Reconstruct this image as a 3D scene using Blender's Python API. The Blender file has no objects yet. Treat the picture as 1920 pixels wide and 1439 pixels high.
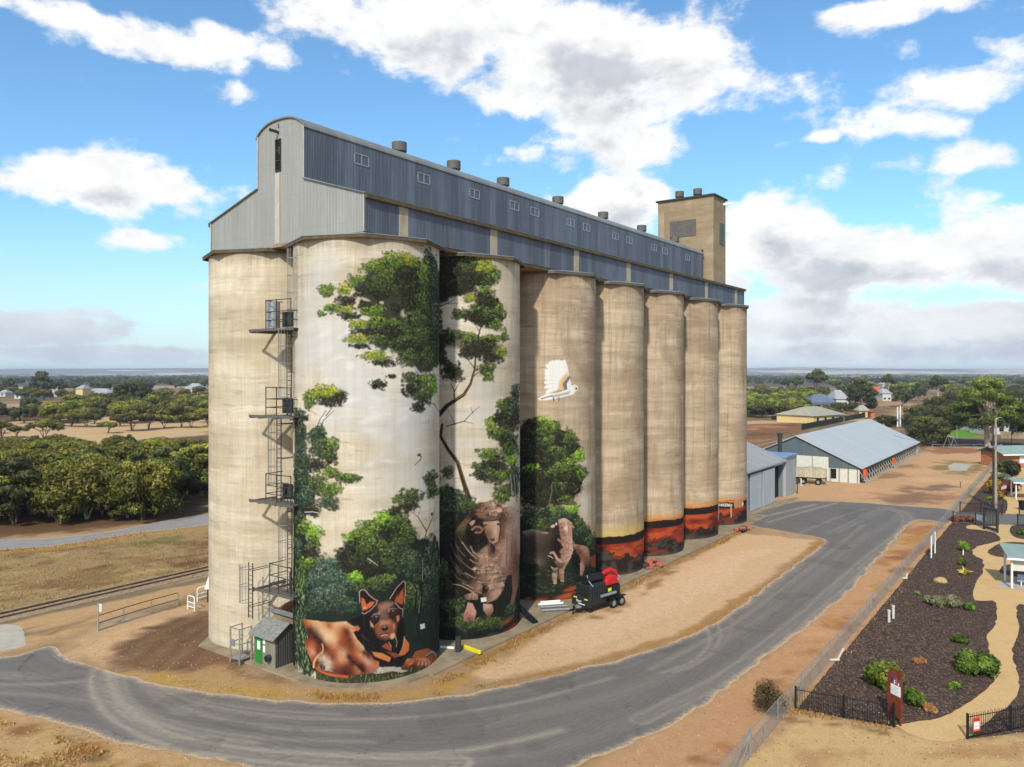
import bpy, bmesh, math, random
import numpy as np
from mathutils import Vector, Matrix
from mathutils import geometry as mgeo
from mathutils import noise as mnoise

rnd = random.Random(7)
nr = np.random.default_rng(11)
S = bpy.context.scene
COL = S.collection

# ------------------------------------------------------------------ camera, sky, sun, exposure
F, HC, CX, HY = 1450.0, 19.28, 960.0, 699.0     # focal length in photo pixels, camera height (m), principal column, horizon row
cam = bpy.data.cameras.new('camera')
cam.sensor_width = 36.0
cam.lens = F / 1920 * 36
cam.shift_y = -(719.5 - HY) / 1920
cam.clip_start = 0.5
cam.clip_end = 60000
camo = bpy.data.objects.new('camera', cam)
camo.location = (0, 0, HC)
camo.rotation_euler = (math.radians(90), 0, 0)
COL.objects.link(camo)
S.camera = camo
S.view_settings.view_transform = 'Standard'
S.view_settings.look = 'None'
S.view_settings.gamma = 1
S.view_settings.exposure = 0.13
SUN_AZ = math.radians(-165)       # where the sun stands, clockwise from +Y: behind the camera, a little left
SUN_EL = math.radians(40)
sun = bpy.data.lights.new('sun', 'SUN')
sun.energy = 4.1
sun.angle = math.radians(2.5)
sun.color = (1.0, 0.95, 0.88)
suno = bpy.data.objects.new('sun', sun)
sd = Vector((math.sin(SUN_AZ) * math.cos(SUN_EL), math.cos(SUN_AZ) * math.cos(SUN_EL), math.sin(SUN_EL)))
suno.rotation_euler = sd.to_track_quat('Z', 'Y').to_euler()
suno.location = (-60, -60, 90)
COL.objects.link(suno)


class NT:
    """small helper to write node trees"""
    def __init__(s, tree):
        s.t = tree
    def n(s, typ, ins=None, **kw):
        nd = s.t.nodes.new(typ)
        for k, v in kw.items():
            setattr(nd, k, v)
        if ins:
            for k, v in ins.items():
                sock = nd.inputs[k]
                if isinstance(v, bpy.types.NodeSocket):
                    s.t.links.new(v, sock)
                elif isinstance(v, (tuple, list)) and sock.type == 'RGBA' and len(v) == 3:
                    sock.default_value = (*v, 1)
                else:
                    sock.default_value = v
        return nd
    def m(s, op, a, b=0.0, c=0.0, clamp=False):
        nd = s.n('ShaderNodeMath', {0: a, 1: b, 2: c}, operation=op, use_clamp=clamp)
        return nd.outputs[0]
    def v(s, op, a, b=(0, 0, 0)):
        nd = s.n('ShaderNodeVectorMath', {0: a, 1: b}, operation=op)
        return nd.outputs[1] if op in ('LENGTH', 'DOT_PRODUCT', 'DISTANCE') else nd.outputs[0]
    def ramp(s, x, lo, hi, a=0.0, b=1.0, smooth=True):
        nd = s.n('ShaderNodeMapRange', {0: x, 1: lo, 2: hi, 3: a, 4: b}, clamp=True)
        if smooth:
            nd.interpolation_type = 'SMOOTHSTEP'
        return nd.outputs[0]
    def noise(s, vec, scale, detail=4, rough=0.55, dist=0.0, out=0):
        nd = s.n('ShaderNodeTexNoise', {'Vector': vec, 'Scale': scale, 'Detail': detail, 'Roughness': rough, 'Distortion': dist})
        return nd.outputs[out]
    def mix(s, f, a, b, bt='MIX'):
        nd = s.n('ShaderNodeMix', data_type='RGBA', blend_type=bt)
        for i, x in ((0, f), (6, a), (7, b)):
            if isinstance(x, bpy.types.NodeSocket):
                s.t.links.new(x, nd.inputs[i])
            elif i == 0:
                nd.inputs[0].default_value = x
            else:
                nd.inputs[i].default_value = (*x, 1) if len(x) == 3 else x
        return nd.outputs[2]
    def xyz(s, x=0.0, y=0.0, z=0.0):
        return s.n('ShaderNodeCombineXYZ', {0: x, 1: y, 2: z}).outputs[0]
    def sep(s, v):
        return s.n('ShaderNodeSeparateXYZ', {0: v}).outputs


def lin(c):
    """sRGB 0..255 to linear"""
    return tuple(((x / 255) / 12.92 if x / 255 <= 0.04045 else ((x / 255 + 0.055) / 1.055) ** 2.4) for x in c)


def build_world():
    w = bpy.data.worlds.new('World')
    S.world = w
    w.use_nodes = True
    t = w.node_tree
    t.nodes.clear()
    T = NT(t)
    # group: cloud density at a direction given as (azimuth, elevation)
    g = bpy.data.node_groups.new('cloud_density', 'ShaderNodeTree')
    g.interface.new_socket('ae', in_out='INPUT', socket_type='NodeSocketVector')
    g.interface.new_socket('d', in_out='OUTPUT', socket_type='NodeSocketFloat')
    G = NT(g)
    gi = g.nodes.new('NodeGroupInput'); go = g.nodes.new('NodeGroupOutput')
    ae = gi.outputs[0]
    blobs = [(110, 25, 330, 34, .9), (330, 75, 250, 46, 1), (440, 178, 80, 30, .7), (150, 165, 150, 45, .3),
             (690, 75, 160, 50, .75), (880, 60, 330, 80, 1.2), (1110, 120, 250, 100, 1.4), (1110, 215, 150, 55, 1.0), (1130, 275, 170, 62, .9),
             (200, 350, 300, 52, 1.05), (60, 310, 160, 30, .75), (300, 455, 110, 22, .75),
             (1620, 30, 200, 34, .8), (1700, 90, 90, 30, .55), (1800, 155, 170, 52, .9), (1690, 235, 110, 38, .8), (1880, 110, 90, 60, .8),
             (1840, 295, 120, 32, .85), (1700, 305, 55, 22, .65), (1465, 272, 42, 13, .6), (1545, 258, 42, 13, .6),
             (1140, 385, 120, 60, 1.15), (1430, 425, 120, 75, 1.15), (1560, 490, 260, 80, 1.3), (1830, 480, 220, 80, 1.25), (1720, 388, 60, 9, .5),
             (1500, 600, 220, 60, 1.15), (1800, 615, 320, 55, 1.25), (1650, 662, 440, 30, 1.2),
             (70, 618, 190, 34, 1.05), (320, 535, 100, 14, .55), (240, 664, 300, 18, 1.0), (150, 590, 80, 16, .7), (640, 440, 300, 12, .3)]
    tot = None
    for (px, py, rx, ry, st) in blobs:
        az = math.atan((px - CX) / F)
        el = math.atan((HY - py) / F * math.cos(az))
        sx, sy = rx / F * math.cos(az) ** 2, ry / F * math.cos(az)
        q = G.v('MULTIPLY', G.v('SUBTRACT', ae, (az, el, 0)), (1 / sx, 1 / sy, 0))
        d2 = G.v('DOT_PRODUCT', q, q)
        e = G.m('MULTIPLY', G.m('EXPONENT', G.m('MULTIPLY', d2, -0.9)), st)
        tot = e if tot is None else G.m('MAXIMUM', tot, e)
    q = G.v('MULTIPLY', ae, (1, 1.55, 1))
    n1 = G.noise(q, 9.0, 11, 0.60, 0.12)
    n2 = G.noise(G.v('ADD', q, (3.1, 1.7, 0)), 2.6, 3, 0.5)
    # elsewhere round the sky a generic scatter of cloud
    s = G.sep(ae)
    away = G.ramp(G.m('ABSOLUTE', s[0]), 0.75, 1.1)
    gen = G.m('MULTIPLY', away, G.ramp(n2, 0.45, 0.65, 0, 0.9))
    d = G.m('ADD', G.m('MAXIMUM', tot, gen), G.m('MULTIPLY', G.m('SUBTRACT', n1, 0.5), 2.7))
    d = G.m('ADD', d, G.m('MULTIPLY', G.m('SUBTRACT', n2, 0.5), 0.5))
    g.links.new(d, go.inputs[0])

    tc = T.n('ShaderNodeTexCoord').outputs['Generated']
    c = T.sep(T.v('NORMALIZE', tc))
    az = T.m('ARCTAN2', c[0], c[1])
    el = T.m('ARCSINE', c[2])
    ae = T.xyz(az, el, 0)
    ae2 = T.xyz(T.m('ADD', az, -0.012), T.m('ADD', el, 0.032), 0)
    def gr(v):
        nd = t.nodes.new('ShaderNodeGroup'); nd.node_tree = g
        t.links.new(v, nd.inputs[0])
        return nd.outputs[0]
    d1, d2 = gr(ae), gr(ae2)
    alpha = T.ramp(d1, 0.34, 0.78)
    alpha = T.m('MULTIPLY', alpha, T.ramp(el, 0.0, 0.012))
    sky = T.n('ShaderNodeTexSky', sky_type='NISHITA', sun_disc=False, sun_elevation=SUN_EL, sun_rotation=SUN_AZ,
              altitude=80, air_density=1.0, dust_density=0.6, ozone_density=1.6).outputs[0]
    sky = T.mix(1.0, sky, (1.12, 1.60, 1.80), 'MULTIPLY')
    hz = T.ramp(el, -0.02, 0.20, 1, 0)
    sky = T.mix(T.m('MULTIPLY', hz, 0.62), sky, (6.9, 7.5, 8.0))
    # underside of thick cloud is greyer
    sh = T.m('MULTIPLY', T.ramp(d2, 0.60, 1.35), T.ramp(d1, 0.55, 1.15))
    det = T.noise(T.v('MULTIPLY', ae, (1, 1.8, 1)), 13, 8, 0.62)
    bright = T.m('ADD', 0.70, T.m('MULTIPLY', det, 0.54))
    low = T.ramp(el, 0.02, 0.16, 1, 0)
    cl = T.mix(sh, (9.9, 9.9, 9.85), (5.7, 6.0, 6.6))
    lw = T.m('MULTIPLY', low, T.ramp(az, -0.1, 0.1, 0.85, 0.35))
    cl = T.mix(lw, cl, (5.5, 6.2, 7.0))
    cl = T.mix(1.0, cl, T.n('ShaderNodeCombineColor', {0: bright, 1: bright, 2: bright}).outputs[0], 'MULTIPLY')
    colr = T.mix(alpha, sky, cl)
    bg = T.n('ShaderNodeBackground', {'Color': colr, 'Strength': 0.10})
    out = T.n('ShaderNodeOutputWorld')
    t.links.new(bg.outputs[0], out.inputs[0])
    w.cycles.sampling_method = 'MANUAL'
    w.cycles.sample_map_resolution = 512


build_world()

# ------------------------------------------------------------------ geometry of the place
U = Vector((0.5864, 0.8100, 0)); W = Vector((-0.8100, 0.5864, 0))    # along and across the silo building
C0 = Vector((-9.112, 47.7, 0))                                      # near corner of the gallery
RS = 4.87                                                           # silo radius
ZS = 27.8                                                           # silo height
TC = [3.5, 13.0, 24.8, 34.4, 44.1, 54.3, 64.3]
VA, VB = 3.42, 13.0


def B(t, v, z=0.0):
    p = C0 + U * t + W * v
    return Vector((p.x, p.y, z))


def G(px, py, z=0.0):
    """point at height z seen at photo pixel px,py"""
    Y = (HC - z) * F / (py - HY)
    return Vector(((px - CX) / F * Y, Y, z))


def PX(px, py, Y):
    return Vector(((px - CX) / F * Y, Y, HC - (py - HY) / F * Y))


# ------------------------------------------------------------------ object helpers
def tag(o, label=None, cat=None, group=None, kind=None):
    if label: o['label'] = label
    if cat: o['category'] = cat
    if group: o['group'] = group
    if kind: o['kind'] = kind
    return o


def empty(name, loc, label=None, cat=None, group=None, rz=0.0):
    o = bpy.data.objects.new(name, None)
    o.empty_display_size = 0.3
    o.location = loc
    o.rotation_euler = (0, 0, rz)
    COL.objects.link(o)
    return tag(o, label, cat, group)


def wloc(o):
    p = Vector((0, 0, 0))
    while o is not None:
        p += Vector(o.location)
        o = o.parent
    return p


def link_mesh(name, me, mat, parent=None, mats=None):
    o = bpy.data.objects.new(name, me)
    COL.objects.link(o)
    for mm in (mats or [mat]):
        me.materials.append(mm)
    if parent is not None:
        o.parent = parent
    return o


class MB:
    def __init__(s):
        s.v = []; s.f = []; s.mi = []
    def add(s, vs, fs, mi=0):
        b = len(s.v)
        s.v.extend([tuple(x) for x in vs])
        s.f.extend([tuple(b + i for i in f) for f in fs])
        s.mi.extend([mi] * len(fs))
        return s
    def box(s, c, size, rz=0.0, axes=None, mi=0):
        """box by centre and size; axes = (ax, ay) unit vectors for a turned box"""
        hx, hy, hz = size[0] / 2, size[1] / 2, size[2] / 2
        if axes is None:
            ax = Vector((math.cos(rz), math.sin(rz), 0)); ay = Vector((-math.sin(rz), math.cos(rz), 0))
        else:
            ax, ay = axes
        az = Vector((0, 0, 1)) if abs(ax.z) + abs(ay.z) < 1e-6 else ax.cross(ay).normalized()
        c = Vector(c)
        vs = [c + ax * (hx * i) + ay * (hy * j) + az * (hz * k) for k in (-1, 1) for i, j in ((-1, -1), (1, -1), (1, 1), (-1, 1))]
        return s.add(vs, [(3, 2, 1, 0), (4, 5, 6, 7), (0, 1, 5, 4), (1, 2, 6, 5), (2, 3, 7, 6), (3, 0, 4, 7)], mi)
    def bt(s, t0, t1, v0, v1, z0, z1, mi=0):
        """box in building coordinates"""
        c = B((t0 + t1) / 2, (v0 + v1) / 2, (z0 + z1) / 2)
        return s.box(c, (abs(t1 - t0), abs(v1 - v0), abs(z1 - z0)), axes=(U, W), mi=mi)
    def beam(s, p0, p1, w, h, up=Vector((0, 0, 1)), mi=0):
        p0, p1 = Vector(p0), Vector(p1)
        d = (p1 - p0); L = d.length
        if L < 1e-6: return s
        d.normalize()
        if abs(d.dot(up)) > 0.98: up = Vector((1, 0, 0))
        sx = d.cross(up).normalized(); uz = sx.cross(d).normalized()
        vs = [p + sx * (w / 2 * i) + uz * (h / 2 * j) for p in (p0, p1) for i, j in ((-1, -1), (1, -1), (1, 1), (-1, 1))]
        return s.add(vs, [(0, 1, 2, 3), (7, 6, 5, 4), (0, 4, 5, 1), (1, 5, 6, 2), (2, 6, 7, 3), (3, 7, 4, 0)], mi)
    def tube(s, p0, p1, r0, r1=None, n=8, caps=True, mi=0):
        p0, p1 = Vector(p0), Vector(p1)
        r1 = r0 if r1 is None else r1
        d = (p1 - p0)
        if d.length < 1e-6: return s
        d.normalize()
        up = Vector((0, 0, 1)) if abs(d.z) < 0.9 else Vector((1, 0, 0))
        a = d.cross(up).normalized(); b = d.cross(a).normalized()
        vs = [p + (a * math.cos(2 * math.pi * i / n) + b * math.sin(2 * math.pi * i / n)) * r for p, r in ((p0, r0), (p1, r1)) for i in range(n)]
        fs = [(i, (i + 1) % n, n + (i + 1) % n, n + i) for i in range(n)]
        if caps: fs += [tuple(reversed(range(n))), tuple(range(n, 2 * n))]
        return s.add(vs, fs, mi)
    def path(s, pts, r, n=6, mi=0):
        """one swept tube through points"""
        pts = [Vector(p) for p in pts]
        rs = r if isinstance(r, (list, tuple)) else [r] * len(pts)
        vs, prev = [], None
        for i, p in enumerate(pts):
            d = (pts[min(i + 1, len(pts) - 1)] - pts[max(i - 1, 0)]).normalized()
            if prev is None:
                up = Vector((0, 0, 1)) if abs(d.z) < 0.9 else Vector((1, 0, 0))
                a = d.cross(up).normalized()
            else:
                a = (prev - d * prev.dot(d)).normalized()
            prev = a
            b = d.cross(a)
            vs += [p + (a * math.cos(2 * math.pi * k / n) + b * math.sin(2 * math.pi * k / n)) * rs[i] for k in range(n)]
        fs = []
        for i in range(len(pts) - 1):
            fs += [(i * n + k, i * n + (k + 1) % n, (i + 1) * n + (k + 1) % n, (i + 1) * n + k) for k in range(n)]
        fs += [tuple(reversed(range(n))), tuple(range((len(pts) - 1) * n, len(pts) * n))]
        return s.add(vs, fs, mi)
    def prism(s, poly, z0, z1, mi=0):
        """vertical prism over a plan polygon (list of xy)"""
        n = len(poly)
        vs = [(p[0], p[1], z0) for p in poly] + [(p[0], p[1], z1) for p in poly]
        return s.add(vs, [tuple(reversed(range(n))), tuple(range(n, 2 * n))] + [(i, (i + 1) % n, n + (i + 1) % n, n + i) for i in range(n)], mi)
    def loft(s, A, Bp, mi=0, caps=True):
        """solid between two polygons with the same count"""
        n = len(A)
        fs = [(i, (i + 1) % n, n + (i + 1) % n, n + i) for i in range(n)]
        if caps: fs += [tuple(reversed(range(n))), tuple(range(n, 2 * n))]
        return s.add(list(A) + list(Bp), fs, mi)
    def build(s, name, mat, parent=None, smooth=False, local=False):
        me = bpy.data.meshes.new(name)
        off = Vector((0, 0, 0)) if (local or parent is None) else wloc(parent)
        me.from_pydata([(v[0] - off.x, v[1] - off.y, v[2] - off.z) for v in s.v], [], s.f)
        mats = mat if isinstance(mat, list) else [mat]
        o = link_mesh(name, me, None, parent, mats)
        if len(mats) > 1:
            me.polygons.foreach_set('material_index', s.mi)
        bm = bmesh.new(); bm.from_mesh(me)
        bmesh.ops.recalc_face_normals(bm, faces=bm.faces)
        bm.to_mesh(me); bm.free()
        if smooth:
            me.polygons.foreach_set('use_smooth', [True] * len(me.polygons))
            try:
                me.set_sharp_from_angle(angle=math.radians(40))
            except Exception:
                pass
        return o


def bevel(o, w=0.02, seg=2):
    m = o.modifiers.new('bevel', 'BEVEL')
    m.width = w; m.segments = seg; m.limit_method = 'ANGLE'; m.angle_limit = math.radians(40)
    return o


def copy_tree(o, parent=None, loc=None, rz=None, sc=None, label=None):
    c = o.copy()
    COL.objects.link(c)
    if parent is not None: c.parent = parent
    if loc is not None: c.location = loc
    if rz is not None: c.rotation_euler = (0, 0, rz)
    if sc is not None: c.scale = (sc, sc, sc) if isinstance(sc, (int, float)) else sc
    if label is not None: c['label'] = label
    for ch in list(o.children):
        copy_tree(ch, c)
    return c


def grid_mesh(name, V, nrow, ncol):
    """V: (nrow*ncol,3)"""
    me = bpy.data.meshes.new(name)
    idx = np.arange(nrow * ncol).reshape(nrow, ncol)
    q = np.stack([idx[:-1, :-1], idx[:-1, 1:], idx[1:, 1:], idx[1:, :-1]], -1).reshape(-1, 4)
    quads_into(me, V, q)
    return me


def quads_into(me, V, q):
    me.vertices.add(len(V))
    me.vertices.foreach_set('co', np.asarray(V, np.float32).ravel())
    n = len(q)
    me.loops.add(n * 4)
    me.loops.foreach_set('vertex_index', np.asarray(q, np.int32).ravel())
    me.polygons.add(n)
    me.polygons.foreach_set('loop_start', np.arange(0, n * 4, 4, dtype=np.int32))
    me.polygons.foreach_set('loop_total', np.full(n, 4, np.int32))
    me.update(calc_edges=True)


def set_color(me, name, rgba):
    a = me.color_attributes.new(name, 'FLOAT_COLOR', 'POINT')
    a.data.foreach_set('color', np.asarray(rgba, np.float32).ravel())


def set_float(me, name, x):
    a = me.attributes.new(name, 'FLOAT', 'POINT')
    a.data.foreach_set('value', np.asarray(x, np.float32).ravel())


# ------------------------------------------------------------------ materials
def new_mat(name):
    m = bpy.data.materials.new(name)
    m.use_nodes = True
    t = m.node_tree
    t.nodes.clear()
    T = NT(t)
    out = T.n('ShaderNodeOutputMaterial')
    bs = T.n('ShaderNodeBsdfPrincipled')
    t.links.new(bs.outputs[0], out.inputs[0])
    return m, T, bs, out


def setp(T, bs, **kw):
    mp = dict(col='Base Color', rough='Roughness', metal='Metallic', normal='Normal', spec='Specular IOR Level', alpha='Alpha')
    for k, v in kw.items():
        s = bs.inputs[mp[k]]
        if isinstance(v, bpy.types.NodeSocket):
            T.t.links.new(v, s)
        elif isinstance(v, tuple) and len(v) == 3:
            s.default_value = (*v, 1)
        else:
            s.default_value = v


def simple(name, srgb, rough=0.7, metal=0.0, var=0.12, scale=3.0, bump=0.0, spec=0.3, dirt=None):
    """flat paint or similar with uneven tone"""
    m, T, bs, out = new_mat(name)
    co = T.n('ShaderNodeTexCoord').outputs['Object']
    n = T.noise(co, scale, 5, 0.6)
    c = lin(srgb)
    a = tuple(x * (1 - var) for x in c); b = tuple(min(1, x * (1 + var)) for x in c)
    col = T.mix(T.ramp(n, 0.3, 0.7), a, b)
    if dirt:
        n2 = T.noise(T.v('MULTIPLY', co, (1, 1, 0.25)), scale * 2.3, 6, 0.65)
        col = T.mix(T.ramp(n2, 0.5, 0.75, 0, dirt[1]), col, lin(dirt[0]))
    setp(T, bs, col=col, rough=rough, metal=metal, spec=spec)
    if bump:
        bp = T.n('ShaderNodeBump', {'Strength': bump, 'Distance': 0.02, 'Height': T.noise(co, scale * 8, 5, 0.6)})
        setp(T, bs, normal=bp.outputs[0])
    return m


def sheet_metal(name, srgb, axis, pitch=0.11, rough=0.5, metal=0.25, rust=0.1, varc=0.15, wide=0.0, streak=(0.6, 0.75)):
    """corrugated sheet: ribs run up the wall (or along the slope); axis = horizontal unit vector across the ribs"""
    m, T, bs, out = new_mat(name)
    pos = T.n('ShaderNodeNewGeometry').outputs['Position']
    a = T.v('DOT_PRODUCT', pos, tuple(axis))
    z = T.sep(pos)[2]
    rib = T.m('SINE', T.m('MULTIPLY', a, 2 * math.pi / pitch))
    uv = T.xyz(a, T.m('MULTIPLY', z, 0.12), 0)
    st = T.noise(uv, 2.2, 6, 0.62)
    fine = T.noise(T.xyz(T.m('MULTIPLY', a, 7), T.m('MULTIPLY', z, 0.35), 0), 1.0, 5, 0.6)
    # every sheet its own tone
    sn = T.n('ShaderNodeTexWhiteNoise', {'W': T.m('FLOOR', T.m('MULTIPLY', a, 1 / 0.86))}, noise_dimensions='1D').outputs[0]
    c = lin(srgb)
    lo = tuple(x * (1 - varc) for x in c); hi = tuple(min(1, x * (1 + varc)) for x in c)
    col = T.mix(T.ramp(T.m('ADD', T.m('MULTIPLY', sn, 0.35), T.m('MULTIPLY', st, 0.75)), 0.3, 0.8), lo, hi)
    col = T.mix(T.ramp(fine, 0.35, 0.7, 0, 0.35), col, tuple(x * 0.62 for x in c))
    col = T.mix(T.ramp(fine, 0.62, 0.85, 0, 0.3), col, tuple(min(1, x * 1.5) for x in c))
    if rust:
        rn = T.noise(T.xyz(T.m('MULTIPLY', a, 1.3), T.m('MULTIPLY', z, 0.25), 3.0), 1.4, 6, 0.65)
        col = T.mix(T.ramp(rn, streak[0], streak[1], 0, rust), col, lin((125, 85, 60)))
    lap = T.ramp(T.m('FRACT', T.m('MULTIPLY', a, 1 / 0.86)), 0.0, 0.035, 1, 0)
    col = T.mix(T.m('MULTIPLY', lap, 0.4), col, tuple(x * 0.45 for x in c))
    hl = T.ramp(T.m('FRACT', T.m('ADD', T.m('MULTIPLY', z, 1 / 2.4), T.m('MULTIPLY', sn, 0.05))), 0.0, 0.02, 1, 0)
    col = T.mix(T.m('MULTIPLY', hl, 0.35), col, tuple(x * 0.5 for x in c))
    bp = T.n('ShaderNodeBump', {'Strength': 0.6, 'Distance': 0.018, 'Height': rib})
    setp(T, bs, col=col, rough=rough, metal=metal, normal=bp.outputs[0], spec=0.35)
    return m


def glass_mat(name, srgb=(34, 42, 50)):
    m, T, bs, out = new_mat(name)
    setp(T, bs, col=lin(srgb), rough=0.2, metal=0.0, spec=0.4)
    return m


def foliage_mat(name, dark, mid, lite, trans=0.25):
    m, T, bs, out = new_mat(name)
    at = T.n('ShaderNodeAttribute', attribute_name='tone').outputs['Fac']
    oi = T.n('ShaderNodeObjectInfo').outputs['Random']
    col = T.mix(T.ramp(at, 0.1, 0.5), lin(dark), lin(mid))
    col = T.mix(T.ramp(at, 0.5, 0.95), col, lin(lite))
    hs = T.n('ShaderNodeHueSaturation', {'Hue': T.m('ADD', 0.466, T.m('MULTIPLY', oi, 0.048)), 'Saturation': 1.0,
                                          'Value': T.m('ADD', 0.72, T.m('MULTIPLY', oi, 0.56)), 'Color': col}).outputs[0]
    setp(T, bs, col=hs, rough=0.6, spec=0.25)
    tr = T.n('ShaderNodeBsdfTranslucent', {'Color': hs})
    mx = T.n('ShaderNodeMixShader', {0: trans, 1: bs.outputs[0], 2: tr.outputs[0]})
    T.t.links.new(mx.outputs[0], out.inputs[0])
    return m


M = {}
def mats():
    M['galv'] = simple('galvanised steel', (150, 152, 150), 0.45, 0.5, 0.1, 5)
    M['dkmetal'] = simple('dark weathered steel', (62, 62, 60), 0.6, 0.3, 0.15, 5)
    M['black'] = simple('black powder coat', (24, 25, 26), 0.5, 0.0, 0.1, 5)
    M['rubber'] = simple('tyre rubber', (30, 29, 28), 0.85)
    M['white'] = simple('white paint', (228, 228, 222), 0.5, 0, 0.05, 4, dirt=((150, 140, 120), 0.25))
    M['offwhite'] = simple('cream paint', (200, 196, 180), 0.6, 0, 0.06, 2, dirt=((140, 125, 100), 0.3))
    M['fascia'] = simple('weathered timber fascia', (88, 78, 58), 0.85, 0, 0.2, 2, dirt=((60, 48, 35), 0.5))
    M['fascia_grey'] = simple('grey metal fascia', (98, 92, 86), 0.7, 0.2, 0.15, 2)
    M['red'] = simple('red paint', (190, 30, 30), 0.35, 0, 0.1, 4)
    M['rust'] = simple('rust coloured steel', (112, 52, 34), 0.8, 0.1, 0.2, 3)
    M['orange'] = simple('orange paint', (205, 85, 35), 0.6)
    M['yellow'] = simple('yellow paint', (215, 215, 30), 0.5)
    M['green_door'] = simple('green door paint', (40, 122, 50), 0.5, 0, 0.1, 3, dirt=((30, 80, 35), 0.3))
    M['slab'] = simple('worn slab concrete', (140, 124, 98), 0.9, 0, 0.2, 0.6, bump=0.3, dirt=((92, 74, 52), 0.6))
    M['pad'] = simple('pale concrete', (172, 162, 144), 0.9, 0, 0.1, 0.8, bump=0.2)
    M['timber'] = simple('grey pole timber', (150, 138, 122), 0.9, 0, 0.2, 2)
    M['timber_dk'] = simple('dark pole timber', (62, 50, 40), 0.9, 0, 0.2, 2)
    M['cream_panel'] = simple('translucent cream sheet', (176, 160, 132), 0.6, 0, 0.12, 1.2, dirt=((120, 95, 65), 0.5))
    M['glass'] = glass_mat('window glass')
    M['dark'] = simple('dark opening', (22, 22, 24), 0.9)
    M['win_frame'] = simple('aluminium window frame', (150, 152, 152), 0.5, 0.3)
    M['flash'] = simple('grey flashing', (158, 160, 156), 0.6, 0.2)
    M['brick'] = simple('orange brick', (168, 108, 70), 0.9, 0, 0.18, 3)
    M['house_cream'] = simple('cream house wall', (205, 180, 120), 0.8, 0, 0.08, 1)
    M['house_white'] = simple('white house wall', (186, 182, 172), 0.8, 0, 0.06, 1)
    M['roof_grey'] = simple('grey tin roof', (160, 162, 160), 0.6, 0.2, 0.12, 0.6)
    M['roof_pale'] = simple('pale tin roof', (168, 168, 164), 0.5, 0.2, 0.08, 0.6)
    M['roof_tan'] = simple('tan tin roof', (160, 152, 132), 0.7, 0.1, 0.1, 0.5)
    M['roof_blue'] = simple('blue grey roof', (104, 112, 126), 0.6, 0.1, 0.12, 0.5)
    M['roof_red'] = simple('orange tile roof', (186, 82, 48), 0.8, 0, 0.15, 1)
    M['roof_green'] = simple('pale green tin roof', (140, 156, 142), 0.5, 0.1, 0.08, 0.7)
    M['wood'] = simple('brown bark wood', (110, 88, 68), 0.9, 0, 0.25, 2)
    M['bark_pale'] = simple('pale gum bark', (176, 158, 136), 0.85, 0, 0.2, 1.2, dirt=((120, 85, 60), 0.5))
    M['stone'] = simple('sandstone boulder', (170, 140, 95), 0.9, 0, 0.2, 4, bump=0.5)
    M['hedge_green'] = simple('dark green mesh screen', (28, 40, 34), 0.9, 0, 0.15, 2)
    M['chip'] = simple('dark grain and debris', (96, 66, 46), 0.95, 0, 0.35, 6, bump=0.7)
mats()
# ------------------------------------------------------------------ raster helpers (numpy)
def inside(X, Y, poly):
    r = np.zeros(X.shape, bool)
    n = len(poly)
    for i in range(n):
        x0, y0 = poly[i][0], poly[i][1]; x1, y1 = poly[(i + 1) % n][0], poly[(i + 1) % n][1]
        if y0 == y1: continue
        c = (y0 > Y) != (y1 > Y)
        r ^= c & (X < (x1 - x0) * (Y - y0) / (y1 - y0) + x0)
    return r


def dseg(X, Y, pts, closed=False, widths=None):
    """distance to a polyline; with widths returns distance minus half width"""
    best = np.full(X.shape, 1e9)
    n = len(pts)
    for i in range(n if closed else n - 1):
        x0, y0 = pts[i][0], pts[i][1]; x1, y1 = pts[(i + 1) % n][0], pts[(i + 1) % n][1]
        dx, dy = x1 - x0, y1 - y0
        L = dx * dx + dy * dy + 1e-12
        t = np.clip(((X - x0) * dx + (Y - y0) * dy) / L, 0, 1)
        d = np.hypot(X - x0 - t * dx, Y - y0 - t * dy)
        if widths is not None:
            d = d - (widths[i] * (1 - t) + widths[(i + 1) % n] * t) / 2
        best = np.minimum(best, d)
    return best


def sdist(X, Y, poly):
    d = dseg(X, Y, poly, True)
    return np.where(inside(X, Y, poly), d, -d)


def smooth(x):
    x = np.clip(x, 0, 1)
    return x * x * (3 - 2 * x)


def vnoise(X, Y, scale, seed=0, octaves=4):
    """cheap value noise 0..1"""
    out = np.zeros(X.shape); amp = 1.0; tot = 0
    for o in range(octaves):
        r = np.random.default_rng(seed + o).random((64, 64))
        x = X * scale; y = Y * scale
        xi = np.floor(x).astype(int); yi = np.floor(y).astype(int)
        fx = smooth(x - xi); fy = smooth(y - yi)
        a = r[xi % 64, yi % 64]; b = r[(xi + 1) % 64, yi % 64]; c = r[xi % 64, (yi + 1) % 64]; d = r[(xi + 1) % 64, (yi + 1) % 64]
        out += amp * ((a * (1 - fx) + b * fx) * (1 - fy) + (c * (1 - fx) + d * fx) * fy)
        tot += amp; amp *= 0.5; scale *= 2.03
    return out / tot


LN = lambda c: np.array(lin(c))
MURK = 0.80      # painted albedo relative to how bright the paint looks in sun


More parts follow.
